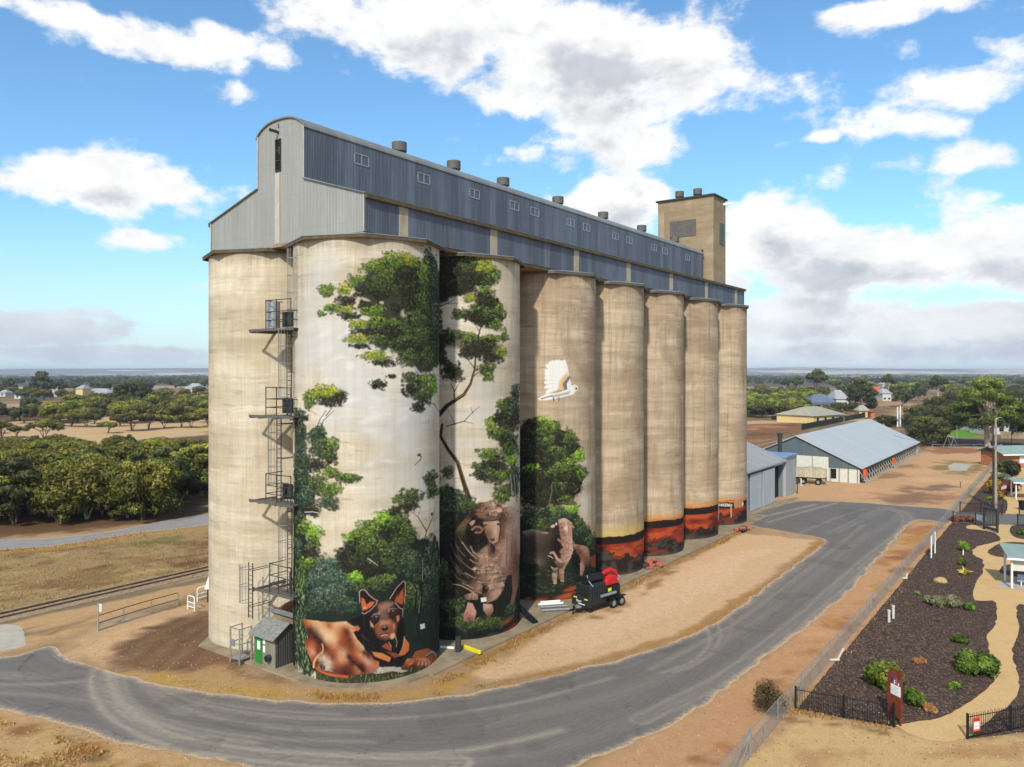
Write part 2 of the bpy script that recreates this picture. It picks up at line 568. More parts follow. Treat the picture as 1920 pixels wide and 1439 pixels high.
class Canvas:
    """paint on a silo: s = arc length round the wall from the line facing the camera, z = height; strokes are given in photo pixels
    of the mural and carried to the wall by intersecting the sight line with it"""
    def __init__(s, c, res=0.04, zmax=ZS, half=100):
        s.c = c; s.res = res
        s.dist = math.hypot(c.x, c.y)
        s.phi0 = math.atan2(-c.y, -c.x)
        s.smax = math.radians(half) * RS
        s.ns = int(2 * s.smax / res) + 1
        s.nz = int(zmax / res) + 1
        s.S = np.linspace(-s.smax, s.smax, s.ns)
        s.Z = np.linspace(0, zmax, s.nz)
        s.rgb = np.zeros((s.nz, s.ns, 3)); s.a = np.zeros((s.nz, s.ns))
        s.org = (0, 0); s.k = 1.0
    def frame(s, ox, oy, k):
        s.org = (ox, oy); s.k = k
        return s
    def pm(s, x, y):
        px = s.org[0] + x / s.k; py = s.org[1] + y / s.k
        r = (px - CX) / F
        n = math.hypot(r, 1); dx, dy = r / n, 1 / n
        b = dx * s.c.x + dy * s.c.y
        q = b * b - (s.dist ** 2 - RS * RS)
        if q < 0:
            side = -1 if (dx * s.c.y - dy * s.c.x) > 0 else 1      # which silhouette
            miss = (math.sqrt(max(0, s.dist ** 2 - b * b)) - RS)
            phi_t = math.acos(RS / s.dist)
            sg = 1 if (s.c.x * dy - s.c.y * dx) < 0 else -1
            S_ = sg * (phi_t * RS + miss)
            Y = (b * dy)
        else:
            L = b - math.sqrt(q)
            x_, y_ = dx * L - s.c.x, dy * L - s.c.y
            phi = math.atan2(y_, x_) - s.phi0
            phi = (phi + math.pi) % (2 * math.pi) - math.pi
            S_ = phi * RS
            Y = dy * L
        return S_, HC - (py - HY) / F * Y, Y
    def blend(s, sl, m, col, a):
        w = m * a
        A = s.a[sl]
        out = w + A * (1 - w)
        c = np.asarray(col)
        s.rgb[sl] = np.where(out[..., None] > 1e-6, (c * w[..., None] + s.rgb[sl] * (A * (1 - w))[..., None]) / np.maximum(out, 1e-6)[..., None], s.rgb[sl])
        s.a[sl] = out
    def box(s, s0, s1, z0, z1):
        i0 = max(0, int((s0 + s.smax) / s.res)); i1 = min(s.ns, int((s1 + s.smax) / s.res) + 2)
        j0 = max(0, int(z0 / s.res)); j1 = min(s.nz, int(z1 / s.res) + 2)
        if i1 <= i0 or j1 <= j0: return None
        return (slice(j0, j1), slice(i0, i1))
    def dab(s, x, y, rx, ry, col, a=1.0, ang=0.0, soft=0.5):
        s0, z0, Y = s.pm(x, y)
        sb, _, _ = s.pm(x + 0.5 * s.k, y)
        sa, _, _ = s.pm(x - 0.5 * s.k, y)
        kz = Y / F / s.k
        kx = min(abs(sb - sa) / s.k, 5 * kz); kx = max(kx, kz)
        R = max(rx, ry)
        sl = s.box(s0 - R * kx, s0 + R * kx, z0 - R * kz, z0 + R * kz)
        if sl is None: return
        u = (s.S[sl[1]] - s0)[None, :] / kx; v = -(s.Z[sl[0]] - z0)[:, None] / kz
        ca, sa_ = math.cos(ang), math.sin(ang)
        e = np.sqrt(((u * ca + v * sa_) / rx) ** 2 + ((-u * sa_ + v * ca) / ry) ** 2)
        s.blend(sl, smooth((1 - e) / soft), col, a)
    def conv(s, pts, closed):
        out = []
        n = len(pts)
        for i in range(n if closed else n - 1):
            p, q = pts[i], pts[(i + 1) % n]
            m = max(1, int(math.hypot(q[0] - p[0], q[1] - p[1]) / s.k / 6))
            for j in range(m):
                t = j / m
                out.append(s.pm(p[0] + (q[0] - p[0]) * t, p[1] + (q[1] - p[1]) * t)[:2])
        if not closed: out.append(s.pm(*pts[-1][:2])[:2])
        return out
    def poly(s, pts, col, a=1.0, soft=2.0, wob=0.0):
        P = s.conv(pts, True)
        kz = s.pm(*pts[0])[2] / F / s.k
        sf = soft * kz
        xs = [p[0] for p in P]; ys = [p[1] for p in P]
        sl = s.box(min(xs) - sf, max(xs) + sf, min(ys) - sf, max(ys) + sf)
        if sl is None: return
        X, Yv = np.meshgrid(s.S[sl[1]], s.Z[sl[0]])
        d = sdist(X, Yv, P)
        if wob: d = d + (vnoise(X, Yv, 2.2, 5, 4) - 0.5) * wob * kz * 2
        s.blend(sl, smooth(d / sf + 0.5), col, a)
    def shade(s, pts, samples, soft=3.0, power=3.4, a=1.0, tone=0.80):
        """fill a shape with colour blended between sampled tones (x, y, r, g, b)"""
        P = s.conv(pts, True)
        kz = s.pm(*pts[0])[2] / F / s.k
        sf = soft * kz
        xs = [p[0] for p in P]; ys = [p[1] for p in P]
        sl = s.box(min(xs) - sf, max(xs) + sf, min(ys) - sf, max(ys) + sf)
        if sl is None: return
        X, Yv = np.meshgrid(s.S[sl[1]], s.Z[sl[0]])
        d = sdist(X, Yv, P)
        Q = np.array([s.pm(q[0], q[1])[:2] for q in samples]); Cq = np.array([LN(q[2:5]) for q in samples]) ** 0.45
        n = len(Q)
        A = np.ones((n + 1, n + 1)); A[:n, :n] = np.hypot(Q[:, None, 0] - Q[None, :, 0], Q[:, None, 1] - Q[None, :, 1]); A[n, n] = 0
        w = np.linalg.solve(A, np.concatenate([Cq, np.zeros((1, 3))]))
        R = np.hypot(X[..., None] - Q[:, 0], Yv[..., None] - Q[:, 1])
        col = np.clip(R @ w[:n] + w[n], 0.05, 0.95) ** (1 / 0.45) * (s.tone if hasattr(s, 'tone') else tone)
        s.blend(sl, smooth(d / sf + 0.5), col, a)
    def line(s, pts, w, col, a=1.0, soft=0.4):
        P = s.conv(pts, False)
        kz = s.pm(*pts[0])[2] / F / s.k
        if isinstance(w, (int, float)): w = (w, w)
        n = len(P)
        ws = [(w[0] + (w[1] - w[0]) * i / max(1, n - 1)) * kz for i in range(n)]
        mw = max(ws)
        xs = [p[0] for p in P]; ys = [p[1] for p in P]
        sl = s.box(min(xs) - mw, max(xs) + mw, min(ys) - mw, max(ys) + mw)
        if sl is None: return
        X, Yv = np.meshgrid(s.S[sl[1]], s.Z[sl[0]])
        d = -dseg(X, Yv, P, False, ws)
        s.blend(sl, smooth(d / (soft * mw / 2 + s.res * 0.6) + 0.5), col, a)
    def dabs_in(s, poly, n, cols, rx, ry, ang=0.0, angv=0.4, a=0.7, seed=0):
        r = random.Random(seed)
        xs = [p[0] for p in poly]; ys = [p[1] for p in poly]
        k = 0; tries = 0
        while k < n and tries < n * 8:
            tries += 1
            x = r.uniform(min(xs), max(xs)); y = r.uniform(min(ys), max(ys))
            if not inside(np.array([x]), np.array([y]), poly)[0]: continue
            k += 1
            A = ang(x, y) if callable(ang) else ang
            f = r.uniform(0.6, 1.4)
            s.dab(x, y, rx * f, ry * f, LN(r.choice(cols)), a * r.uniform(0.6, 1), A + r.uniform(-angv, angv))


PALS = {   # dark, mid, light, top accents
    'G': [(40, 48, 28), (86, 108, 44), (130, 150, 58), (196, 198, 86)],
    'Y': [(70, 80, 30), (124, 138, 44), (186, 176, 62), (214, 186, 92)],
    'M': [(32, 38, 25), (66, 80, 42), (100, 116, 56), (152, 162, 82)],
    'D': [(30, 26, 23), (44, 42, 32), (66, 74, 40), (98, 112, 56)],
    'B': [(30, 38, 30), (52, 68, 50), (86, 104, 74), (138, 152, 102)],
    'T': [(38, 48, 42), (66, 84, 68), (104, 122, 98), (156, 168, 132)],
    'L': [(66, 98, 32), (118, 158, 48), (168, 202, 66), (204, 226, 104)],
}


def foliage(cv, clumps, leaf=3.2, dens=1.0, seed=1, alpha=0.85):
    """clumps (x, y, rx, ry, tone): ragged leaf masses, dark under, light above"""
    r = random.Random(seed)
    k = cv.k
    lf = leaf * 0.85 * k
    for (x, y, rx, ry, tn) in clumps:
        pal = [LN(c) for c in PALS[tn]]
        area = rx * ry * math.pi / (lf * lf)
        for q in range(3):
            cv.dab(x + r.uniform(-.2, .2) * rx, y + r.uniform(-.1, .25) * ry, rx * 0.95, ry * 0.9, pal[0] * 0.8 + pal[1] * 0.2, 0.55, r.uniform(-.3, .3), 0.8)
            cv.dab(x + r.uniform(-.3, .3) * rx, y - r.uniform(0, .4) * ry, rx * 0.6, ry * 0.5, pal[1] * 0.6 + pal[2] * 0.4, 0.45, r.uniform(-.3, .3), 1.0)
        for stage, (cnt, sz, spread) in enumerate(((0.55, 1.7, 0.95), (0.5, 1.45, 0.95), (0.5, 1.0, 0.9), (0.4, 0.66, 0.88))):
            if tn == 'D' and stage >= 2: cnt *= 0.7
            for i in range(int(area * cnt * dens) + 2):
                t = r.uniform(0, 2 * math.pi); q = math.sqrt(r.random()) * spread
                q *= 1 + 0.22 * math.sin(3 * t + x) + 0.12 * math.sin(7 * t + y)
                dx, dy = math.cos(t) * q * rx, math.sin(t) * q * ry
                up = -dy / ry
                if stage == 2 and r.random() > 0.45 + 0.6 * up: continue
                if stage == 3 and r.random() > 0.15 + 0.9 * up: continue
                if stage == 0: up = 0
                c = pal[stage] * r.uniform(0.8, 1.22)
                s = lf * sz * r.uniform(0.6, 1.3)
                cv.dab(x + dx, y + dy, s, s * r.uniform(0.45, 0.8), c, alpha * r.uniform(0.55, 1), r.uniform(-1.2, 1.2), 0.75)


def paint_silo1(cv):
    # pale wash of cloud over the bare wall
    cv.frame(0, 0, 1)
    r = random.Random(17)
    for (x, y, rx, ry, a) in ((600, 640, 70, 110, .8), (590, 540, 45, 90, .6), (680, 740, 110, 90, .85), (650, 690, 90, 60, .8), (770, 810, 60, 110, .8), (720, 800, 80, 60, .6),
                              (610, 500, 50, 60, .5), (640, 620, 70, 60, .7), (740, 900, 100, 60, .45), (620, 780, 60, 60, .7), (780, 720, 45, 110, .75), (690, 640, 90, 60, .6), (570, 640, 30, 130, .6), (800, 900, 30, 90, .6)):
        cv.dab(x, y, rx, ry, LN((206, 202, 194)), a, 0.2, 1.0)
    for i in range(90):      # brushed cloud edges
        x, y = r.choice(((640, 700), (700, 760), (600, 600), (660, 650), (720, 840), (780, 760)))
        cv.dab(x + r.gauss(0, 40), y + r.gauss(0, 34), r.uniform(12, 34), r.uniform(5, 14), LN(r.choice([(226, 224, 218), (214, 210, 202), (196, 190, 178), (206, 196, 176)])), 0.45, r.uniform(-.5, .3), 1.0)
    # main crown
    cv.frame(560, 460, 4.498)
    cv.poly([(700, 130), (850, 80), (1010, 140), (1120, 200), (1200, 220), (1200, 1000), (1120, 1080), (1000, 1060), (880, 980), (760, 900), (660, 850), (640, 760), (560, 740), (600, 640), (520, 580), (480, 520), (560, 440), (500, 380), (560, 260)], LN((40, 46, 28)), 0.96, 50, 60)
    for (x, y, rx, ry) in ((890, 575, 40, 50), (1030, 600, 20, 30), (560, 460, 60, 20), (700, 485, 26, 22)):
        cv.dab(x, y, rx, ry, LN((196, 180, 152)), 0.85, 0.3, 0.7)
    foliage(cv, [(900, 130, 110, 80, 'Y'), (1100, 130, 60, 100, 'B'), (1050, 250, 80, 110, 'M'), (850, 330, 120, 100, 'M'), (700, 330, 120, 90, 'M'),
                 (230, 380, 75, 60, 'G'), (390, 370, 70, 55, 'Y'), (400, 470, 95, 55, 'D'), (480, 300, 80, 60, 'G'), (640, 190, 120, 75, 'G'), (780, 130, 110, 75, 'G'),
                 (760, 270, 150, 80, 'M'), (560, 380, 100, 60, 'D'), (700, 410, 100, 50, 'D'), (900, 250, 120, 80, 'D'), (960, 380, 120, 90, 'D'), (960, 470, 90, 60, 'D'),
                 (280, 530, 90, 42, 'G'), (190, 580, 36, 28, 'G'), (400, 545, 80, 36, 'Y'), (430, 600, 105, 36, 'D'), (620, 550, 130, 50, 'G'), (560, 505, 60, 30, 'D'),
                 (950, 540, 70, 70, 'D'), (820, 530, 50, 45, 'D'), (1060, 480, 70, 140, 'M'),
                 (540, 720, 110, 34, 'D'), (510, 665, 105, 40, 'Y'), (680, 650, 100, 55, 'G'), (620, 745, 120, 40, 'D'), (820, 680, 115, 80, 'M'), (1000, 640, 100, 100, 'M'),
                 (520, 850, 105, 26, 'D'), (490, 790, 120, 44, 'Y'), (700, 800, 130, 60, 'M'), (880, 800, 130, 100, 'M'), (1040, 780, 100, 120, 'M'), (800, 740, 80, 60, 'D'), (950, 860, 90, 60, 'D'),
                 (1150, 350, 45, 230, 'B'), (1150, 700, 45, 250, 'B'), (1060, 260, 50, 120, 'G'),
                 (715, 990, 110, 42, 'D'), (640, 935, 125, 44, 'Y'), (930, 960, 110, 80, 'M'), (1080, 960, 80, 100, 'M'), (670, 1175, 85, 48, 'D'), (790, 1105, 45, 22, 'D'),
                 (950, 1130, 100, 60, 'M'), (1060, 1150, 80, 70, 'G'), (1130, 1190, 40, 80, 'L'), (960, 1230, 85, 75, 'D'), (1060, 1270, 80, 75, 'M'), (1010, 1370, 60, 60, 'D'),
                 (220, 1240, 170, 60, 'Y'), (250, 1310, 130, 55, 'D'), (90, 1310, 55, 80, 'G'), (350, 1280, 70, 48, 'D'), (200, 1250, 120, 30, 'Y')], 3.0, 1.0, 3)
    br = LN((32, 26, 24))
    for pts, w in (([(1190, 1420), (1150, 1350), (1100, 1320)], (10, 6)), ([(1185, 1400), (1170, 1200), (1130, 1060)], (10, 5)), ([(570, 510), (545, 470), (520, 440)], (6, 4)),
                   ([(668, 520), (665, 460), (620, 420)], (9, 5)), ([(670, 480), (720, 440)], (6, 3)), ([(1010, 1100), (985, 1050)], (9, 5)), ([(1170, 820), (1165, 700)], (8, 6)),
                   ([(230, 1440), (290, 1360), (330, 1300)], (8, 5)), ([(150, 1430), (90, 1390)], (5, 3))):
        cv.line(pts, w, br)
    # lower foliage down the near edge
    cv.frame(380, 540, 3.998)
    for pts, w in (([(850, 1060), (880, 985), (925, 920)], (8, 5)), ([(872, 1060), (910, 990), (985, 920)], (8, 4)), ([(830, 1040), (800, 960)], (4, 3))):
        cv.line(pts, w, br)
    cv.poly([(690, 900), (740, 960), (770, 1060), (800, 1440), (690, 1440)], LN((34, 50, 42)), 0.9, 30, 30)
    foliage(cv, [(725, 960, 45, 60, 'B'), (770, 975, 25, 25, 'D'), (730, 1080, 45, 100, 'B'), (860, 1110, 85, 75, 'M'), (860, 1090, 60, 50, 'B'), (965, 1180, 70, 65, 'G'), (880, 1210, 95, 75, 'B'),
                 (960, 1270, 60, 55, 'D'), (740, 1290, 55, 110, 'B'), (850, 1330, 95, 55, 'D'), (930, 1250, 50, 50, 'M')], 3.2, 1.0, 4)
    # great mass of scrub behind the dog
    cv.frame(380, 880, 3.346)
    cv.poly([(575, -20), (660, 0), (700, 250), (640, 300), (660, 520), (760, 580), (860, 560), (900, 470), (1100, 300), (1240, 260), (1340, 420), (1480, 430), (1500, 1180), (1200, 1250), (640, 1300), (560, 1240)],
            LN((30, 40, 32)), 1.0, 40, 60)
    foliage(cv, [(620, 60, 60, 85, 'B'), (710, 100, 80, 80, 'M'), (800, 20, 60, 40, 'G'), (900, 60, 90, 38, 'M'), (920, 50, 60, 26, 'G'), (800, 130, 75, 55, 'G'), (790, 210, 75, 50, 'B'), (640, 190, 65, 90, 'B'), (695, 260, 60, 45, 'D'),
                 (600, 330, 28, 90, 'B'), (600, 520, 26, 120, 'B'), (640, 370, 55, 60, 'G'), (700, 410, 55, 75, 'L'), (690, 480, 55, 60, 'M'), (690, 535, 55, 40, 'D'),
                 (650, 600, 60, 55, 'G'), (630, 690, 60, 60, 'M'),
                 (960, 430, 80, 55, 'L'), (1050, 400, 140, 75, 'G'), (1160, 310, 90, 65, 'L'), (1205, 265, 50, 30, 'D'), (1230, 360, 80, 90, 'M'), (1285, 420, 50, 90, 'M'),
                 (960, 490, 80, 55, 'D'), (1050, 500, 110, 70, 'M'), (1170, 470, 110, 80, 'M'), (1160, 400, 70, 50, 'D'), (900, 540, 80, 45, 'D'),
                 (780, 610, 100, 70, 'T'), (730, 690, 100, 75, 'T'), (850, 690, 100, 75, 'T'), (960, 600, 100, 75, 'D'), (1080, 600, 110, 75, 'D'), (1210, 560, 110, 90, 'M'), (1240, 520, 60, 40, 'B'),
                 (960, 680, 55, 45, 'L'), (980, 740, 60, 45, 'M'), (1165, 680, 45, 36, 'G'), (1080, 720, 90, 50, 'M'), (790, 790, 140, 70, 'T'), (730, 860, 100, 55, 'B'), (880, 850, 120, 60, 'B'),
                 (1310, 620, 70, 150, 'B'), (1430, 560, 50, 120, 'B'), (1430, 720, 60, 150, 'B'), (1320, 800, 70, 100, 'M'),
                 (1310, 175, 80, 60, 'M'), (1290, 235, 65, 36, 'D'), (1225, 190, 36, 32, 'G'), (1430, 60, 45, 60, 'M'), (1440, 130, 45, 60, 'M')], 3.4, 0.9, 5)
    r = random.Random(9)
    for i in range(90):      # upright dark trunks and light gaps low in the scrub
        x = r.uniform(640, 1480); y = r.uniform(700, 960 if x < 980 else 1100)
        cv.line([(x, y), (x + r.uniform(-12, 12), y + r.uniform(30, 110))], (r.uniform(3, 9), 2), LN(r.choice([(18, 24, 20), (26, 38, 32), (70, 86, 60), (20, 22, 20)])), 0.7)
    for pts, w, c in (([(1370, 880), (1372, 740), (1380, 560), (1382, 480), (1405, 390)], (16, 8), (30, 26, 24)), ([(1378, 700), (1382, 560)], (5, 3), (170, 168, 150)),
                      ([(1405, 390), (1350, 300), (1310, 265)], (9, 4), (36, 28, 24)), ([(1405, 390), (1440, 310), (1470, 200)], (9, 4), (40, 30, 26)), ([(1350, 300), (1370, 230)], (4, 3), (36, 28, 24)),
                      ([(1035, 560), (1065, 580), (1100, 605)], (5, 3), (190, 188, 170)), ([(1050, 590), (1050, 560)], (3, 2), (180, 178, 160)), ([(1330, 900), (1345, 760), (1300, 660)], (16, 6), (20, 18, 18)),
                      ([(640, 270), (690, 268), (725, 275)], (5, 4), (205, 200, 180)), ([(690, 560), (720, 620)], (5, 3), (30, 30, 26)), ([(1355, 900), (1368, 800)], (6, 4), (120, 124, 100)),
                      ([(880, 930), (850, 860)], (6, 3), (30, 34, 28)), ([(760, 940), (770, 880)], (6, 3), (30, 34, 28)), ([(1340, 980), (1380, 1100)], (8, 4), (18, 16, 16))):
        cv.line(pts, w, LN(c))
    cv.dab(1438, 282, 9, 14, LN((40, 42, 46)), 1)          # small bird on the branch
    for i in range(700):     # lime vine down the near edge
        y = r.uniform(620, 1330); x = r.uniform(578, 640 + 60 * max(0, (y - 900)) / 400)
        c = r.choice([(126, 148, 74), (92, 122, 62), (40, 66, 44), (22, 38, 30), (26, 44, 36), (36, 78, 58), (168, 176, 118), (30, 34, 30)])
        cv.dab(x, y, r.uniform(2.5, 6), r.uniform(8, 26), LN(c), 0.7, r.uniform(-0.4, 0.4), 0.8)
    cv.frame(380, 540, 3.998)
    cv.line([(1610, 1255), (1640, 1265), (1632, 1290), (1600, 1320), (1588, 1332)], (9, 5), LN((28, 26, 28)))    # flying bird
    cv.dab(1625, 1250, 16, 12, LN((48, 52, 62)), 0.9, 0.4)
    dog(cv)


def dog(cv):
    cv.frame(550, 1060, 5.755)
    # grass bank
    cv.poly([(240, 1120), (420, 1150), (900, 1170), (1400, 1090), (1600, 940), (1600, 1100), (1400, 1230), (1000, 1330), (500, 1350), (240, 1300)], LN((58, 58, 36)), 1, 12, 10)
    r = random.Random(5)
    for i in range(650):
        x = r.uniform(240, 1580)
        y0 = 1150 if x < 900 else 1150 - (x - 900) * 0.16
        y = r.uniform(y0, y0 + 170 - abs(x - 800) * 0.08)
        c = r.choice([(120, 116, 66), (34, 40, 30), (60, 70, 44), (150, 140, 90), (26, 30, 26), (44, 60, 56)])
        cv.line([(x, y), (x + r.uniform(-8, 8), y - r.uniform(18, 40))], (6, 2), LN(c), 0.8)
    blk = LN((20, 17, 18))
    dog_body(cv)
    cv.frame(550, 1060, 5.755)
    # forequarters
    cv.poly([(600, 592), (740, 540), (800, 520), (860, 420), (1170, 430), (1195, 560), (1205, 760), (1250, 860), (1240, 960), (1130, 1070), (1000, 1090), (880, 1010), (780, 900), (690, 800), (650, 720), (720, 690), (660, 650)], blk, 1, 6)
    cv.poly([(662, 668), (690, 650), (722, 680), (700, 712), (668, 700)], LN((186, 96, 56)), 0.9, 12)
    cv.line([(730, 750), (810, 820)], (22, 14), LN((66, 34, 26)), 0.8, 0.9)
    cv.poly([(1195, 775), (1250, 850), (1246, 920), (1200, 970), (1130, 980), (1175, 900)], LN((190, 104, 56)), 1, 14)
    cv.poly([(955, 880), (1000, 840), (1060, 870), (1060, 930), (1010, 910)], LN((150, 74, 44)), 0.9, 12)
    cv.poly([(1000, 930), (1140, 960), (1160, 980), (1090, 1000)], LN((140, 68, 42)), 0.9, 12)
    for p in ([(1100, 765), (1118, 830), (1110, 890)], [(1200, 770), (1190, 860), (1150, 950)], [(1030, 830), (1060, 880)]):
        cv.line(p, (6, 3), LN((196, 168, 140)))
    cv.poly([(848, 935), (960, 950), (1055, 1000), (1035, 1045), (940, 1010), (880, 985)], LN((196, 116, 64)), 1, 10)
    cv.poly([(920, 1050), (1080, 1060), (1180, 1010), (1240, 1010), (1180, 1100), (1040, 1110), (930, 1100)], LN((30, 20, 18)), 1, 10)
    cv.poly([(1280, 995), (1320, 930), (1450, 895), (1540, 950), (1556, 1020), (1500, 1062), (1400, 1010)], LN((160, 86, 48)), 1, 8)
    for i in range(8):
        cv.line([(1310 + i * 24, 985), (1330 + i * 26, 920)], (4, 2), LN((120, 84, 58)), 0.7)
    cv.line([(1430, 975), (1500, 935), (1545, 970), (1540, 1040), (1500, 1065)], (26, 34), LN((140, 132, 124)), 0.9)
    cv.line([(1440, 990), (1500, 955), (1520, 1010)], (12, 10), LN((30, 26, 26)))
    cv.shade([(1165, 1115), (1225, 1010), (1340, 1000), (1430, 1005), (1482, 1040), (1450, 1100), (1380, 1110), (1280, 1105), (1180, 1140)], [(1200, 1090, 120, 62, 40), (1240, 1040, 200, 116, 70), (1300, 1030, 176, 90, 52), (1350, 1040, 196, 110, 70), (1400, 1060, 214, 140, 100), (1450, 1060, 206, 140, 110), (1300, 1090, 90, 44, 30), (1400, 1100, 100, 52, 38)], 6)
    for i, x in enumerate((1330, 1370, 1410, 1450)):
        cv.line([(x, 1095), (x + 6, 1050), (x - 12, 1025)], (8, 4), LN((70, 34, 26)), 0.9)
        cv.dab(x + 20, 1065, 12, 22, LN((226, 160, 116)), 0.7, 0.2)
    cv.dab(1270, 1060, 50, 20, LN((216, 140, 92)), 0.7, -0.3, 0.9)
    cv.poly([(920, 1130), (980, 1100), (1090, 1095), (1170, 1130), (1240, 1138), (1170, 1160), (1080, 1145), (960, 1130)], LN((176, 164, 150)), 1, 6)
    cv.line([(1000, 1180), (1080, 1160), (1180, 1165)], (9, 5), LN((60, 30, 22)))
    # head
    cv.poly([(858, 470), (905, 405), (1000, 385), (1100, 398), (1165, 460), (1178, 560), (1130, 650), (1115, 730), (1085, 800), (1000, 812), (920, 795), (880, 710), (835, 650), (825, 545)], LN((48, 28, 24)), 1, 7)
    cv.poly([(915, 430), (1000, 396), (1090, 405), (1050, 450), (1000, 500), (965, 590), (930, 500)], LN((150, 112, 92)), 0.9, 60)
    cv.poly([(960, 490), (1000, 480), (1040, 600), (985, 640), (940, 620)], LN((104, 82, 74)), 0.9, 50)
    cv.poly([(885, 660), (960, 600), (1060, 590), (1110, 640), (1100, 720), (1070, 780), (990, 800), (920, 780), (885, 720)], LN((136, 78, 54)), 0.95, 50)
    cv.poly([(940, 600), (1040, 600), (1050, 640), (990, 640), (930, 650)], LN((190, 124, 86)), 0.9, 50)
    cv.poly([(825, 600), (860, 640), (870, 680), (835, 660)], LN((200, 140, 96)), 0.9, 12)
    cv.poly([(1110, 550), (1140, 540), (1145, 590), (1120, 620)], LN((190, 118, 76)), 0.9, 12)
    cv.dab(1072, 765, 34, 42, LN((216, 164, 126)), 0.95, 0.4)
    cv.dab(1086, 660, 22, 60, LN((190, 128, 92)), 0.8, -0.1, 0.9)
    cv.dab(925, 515, 18, 28, LN((180, 100, 66)), 0.95, 0.3)
    cv.dab(1030, 490, 16, 30, LN((182, 98, 60)), 0.95, 0.1)
    for (x, y) in ((900, 556), (1080, 494)):
        cv.dab(x, y + 4, 56, 34, LN((44, 46, 56)), 0.8, -0.3, 0.9)
        cv.dab(x, y, 36, 20, blk, 1, -0.25)
        cv.dab(x + 2, y + 2, 19, 10, LN((150, 112, 70)), 1, -0.2)
        cv.dab(x + 2, y + 1, 8, 9, LN((12, 10, 10)), 1)
        cv.line([(x - 34, y - 18), (x, y - 30), (x + 30, y - 22)], (7, 4), LN((176, 150, 136)), 0.9)
        cv.dab(x - 6, y - 4, 5, 5, LN((230, 220, 200)), 1)
    cv.line([(850, 560), (870, 530), (900, 515)], (6, 4), LN((140, 130, 130)))
    cv.line([(880, 660), (930, 610), (950, 560)], (8, 4), LN((150, 110, 90)), 0.8)
    cv.dab(988, 684, 46, 40, blk, 1)
    cv.dab(984, 668, 26, 12, LN((120, 118, 118)), 0.9, 0.1)
    cv.dab(968, 694, 9, 9, LN((4, 4, 4)), 1); cv.dab(1012, 690, 9, 9, LN((4, 4, 4)), 1)
    cv.line([(940, 750), (990, 742), (1030, 730)], (12, 8), LN((40, 16, 14)))
    cv.line([(950, 762), (985, 752), (1020, 760)], (7, 4), LN((226, 206, 188)))
    cv.line([(905, 770), (930, 790), (960, 800)], (16, 12), LN((84, 32, 26)), 0.9)
    # ears
    cv.poly([(713, 290), (735, 264), (770, 268), (815, 310), (860, 355), (908, 382), (890, 430), (830, 490), (772, 526), (738, 505), (720, 400)], LN((30, 20, 20)), 1, 5)
    cv.poly([(735, 350), (765, 370), (790, 430), (830, 395), (880, 395), (850, 440), (790, 480), (745, 490), (735, 420)], LN((192, 98, 60)), 1, 20)
    cv.dab(770, 460, 22, 20, LN((222, 140, 90)), 0.8)
    cv.line([(718, 400), (712, 290), (740, 262), (775, 272), (820, 325), (870, 365), (908, 385), (890, 425), (830, 490), (770, 526), (742, 512)], (7, 6), LN((206, 166, 140)), 0.95)
    cv.poly([(1038, 368), (1110, 255), (1182, 172), (1208, 184), (1207, 300), (1200, 400), (1180, 470), (1110, 415)], LN((34, 20, 20)), 1, 5)
    cv.poly([(1095, 370), (1130, 320), (1185, 250), (1195, 380), (1170, 425), (1100, 395)], LN((166, 80, 50)), 1, 24)
    cv.line([(1130, 330), (1180, 250)], (14, 8), LN((60, 32, 28)), 0.9)
    cv.line([(1040, 365), (1110, 252), (1184, 172), (1208, 184), (1208, 300), (1198, 420)], (7, 5), LN((206, 170, 146)), 0.95)
    cv.line([(1100, 405), (1150, 465), (1180, 475), (1178, 560)], (6, 4), LN((196, 176, 160)), 0.9)
    cv.poly([(1368, 640), (1418, 628), (1420, 680), (1372, 692)], LN((214, 214, 206)), 1, 3)


def fleece(cv, poly, n, seed, size, a=0.3, dark=0.62, lite=1.35):
    """curly dabs that take the colour already on the wall and push it lighter or darker"""
    r = random.Random(seed)
    xs = [p[0] for p in poly]; ys = [p[1] for p in poly]
    for _ in range(n):
        x = r.uniform(min(xs), max(xs)); y = r.uniform(min(ys), max(ys))
        if not inside(np.array([x]), np.array([y]), poly)[0]: continue
        s_, z_, _Y = cv.pm(x, y)
        i = min(cv.ns - 1, max(0, int((s_ + cv.smax) / cv.res))); j = min(cv.nz - 1, max(0, int(z_ / cv.res)))
        c = cv.rgb[j, i]
        t = r.uniform(0, 6.28); s = size * r.uniform(0.6, 1.4)
        cv.line([(x + s * math.cos(t + q * 0.7), y + s * 0.6 * math.sin(t + q * 0.7)) for q in range(4)], (s * 0.6, s * 0.25), np.clip(c * (lite if r.random() < 0.5 else dark), 0, .9), a, 0.9)


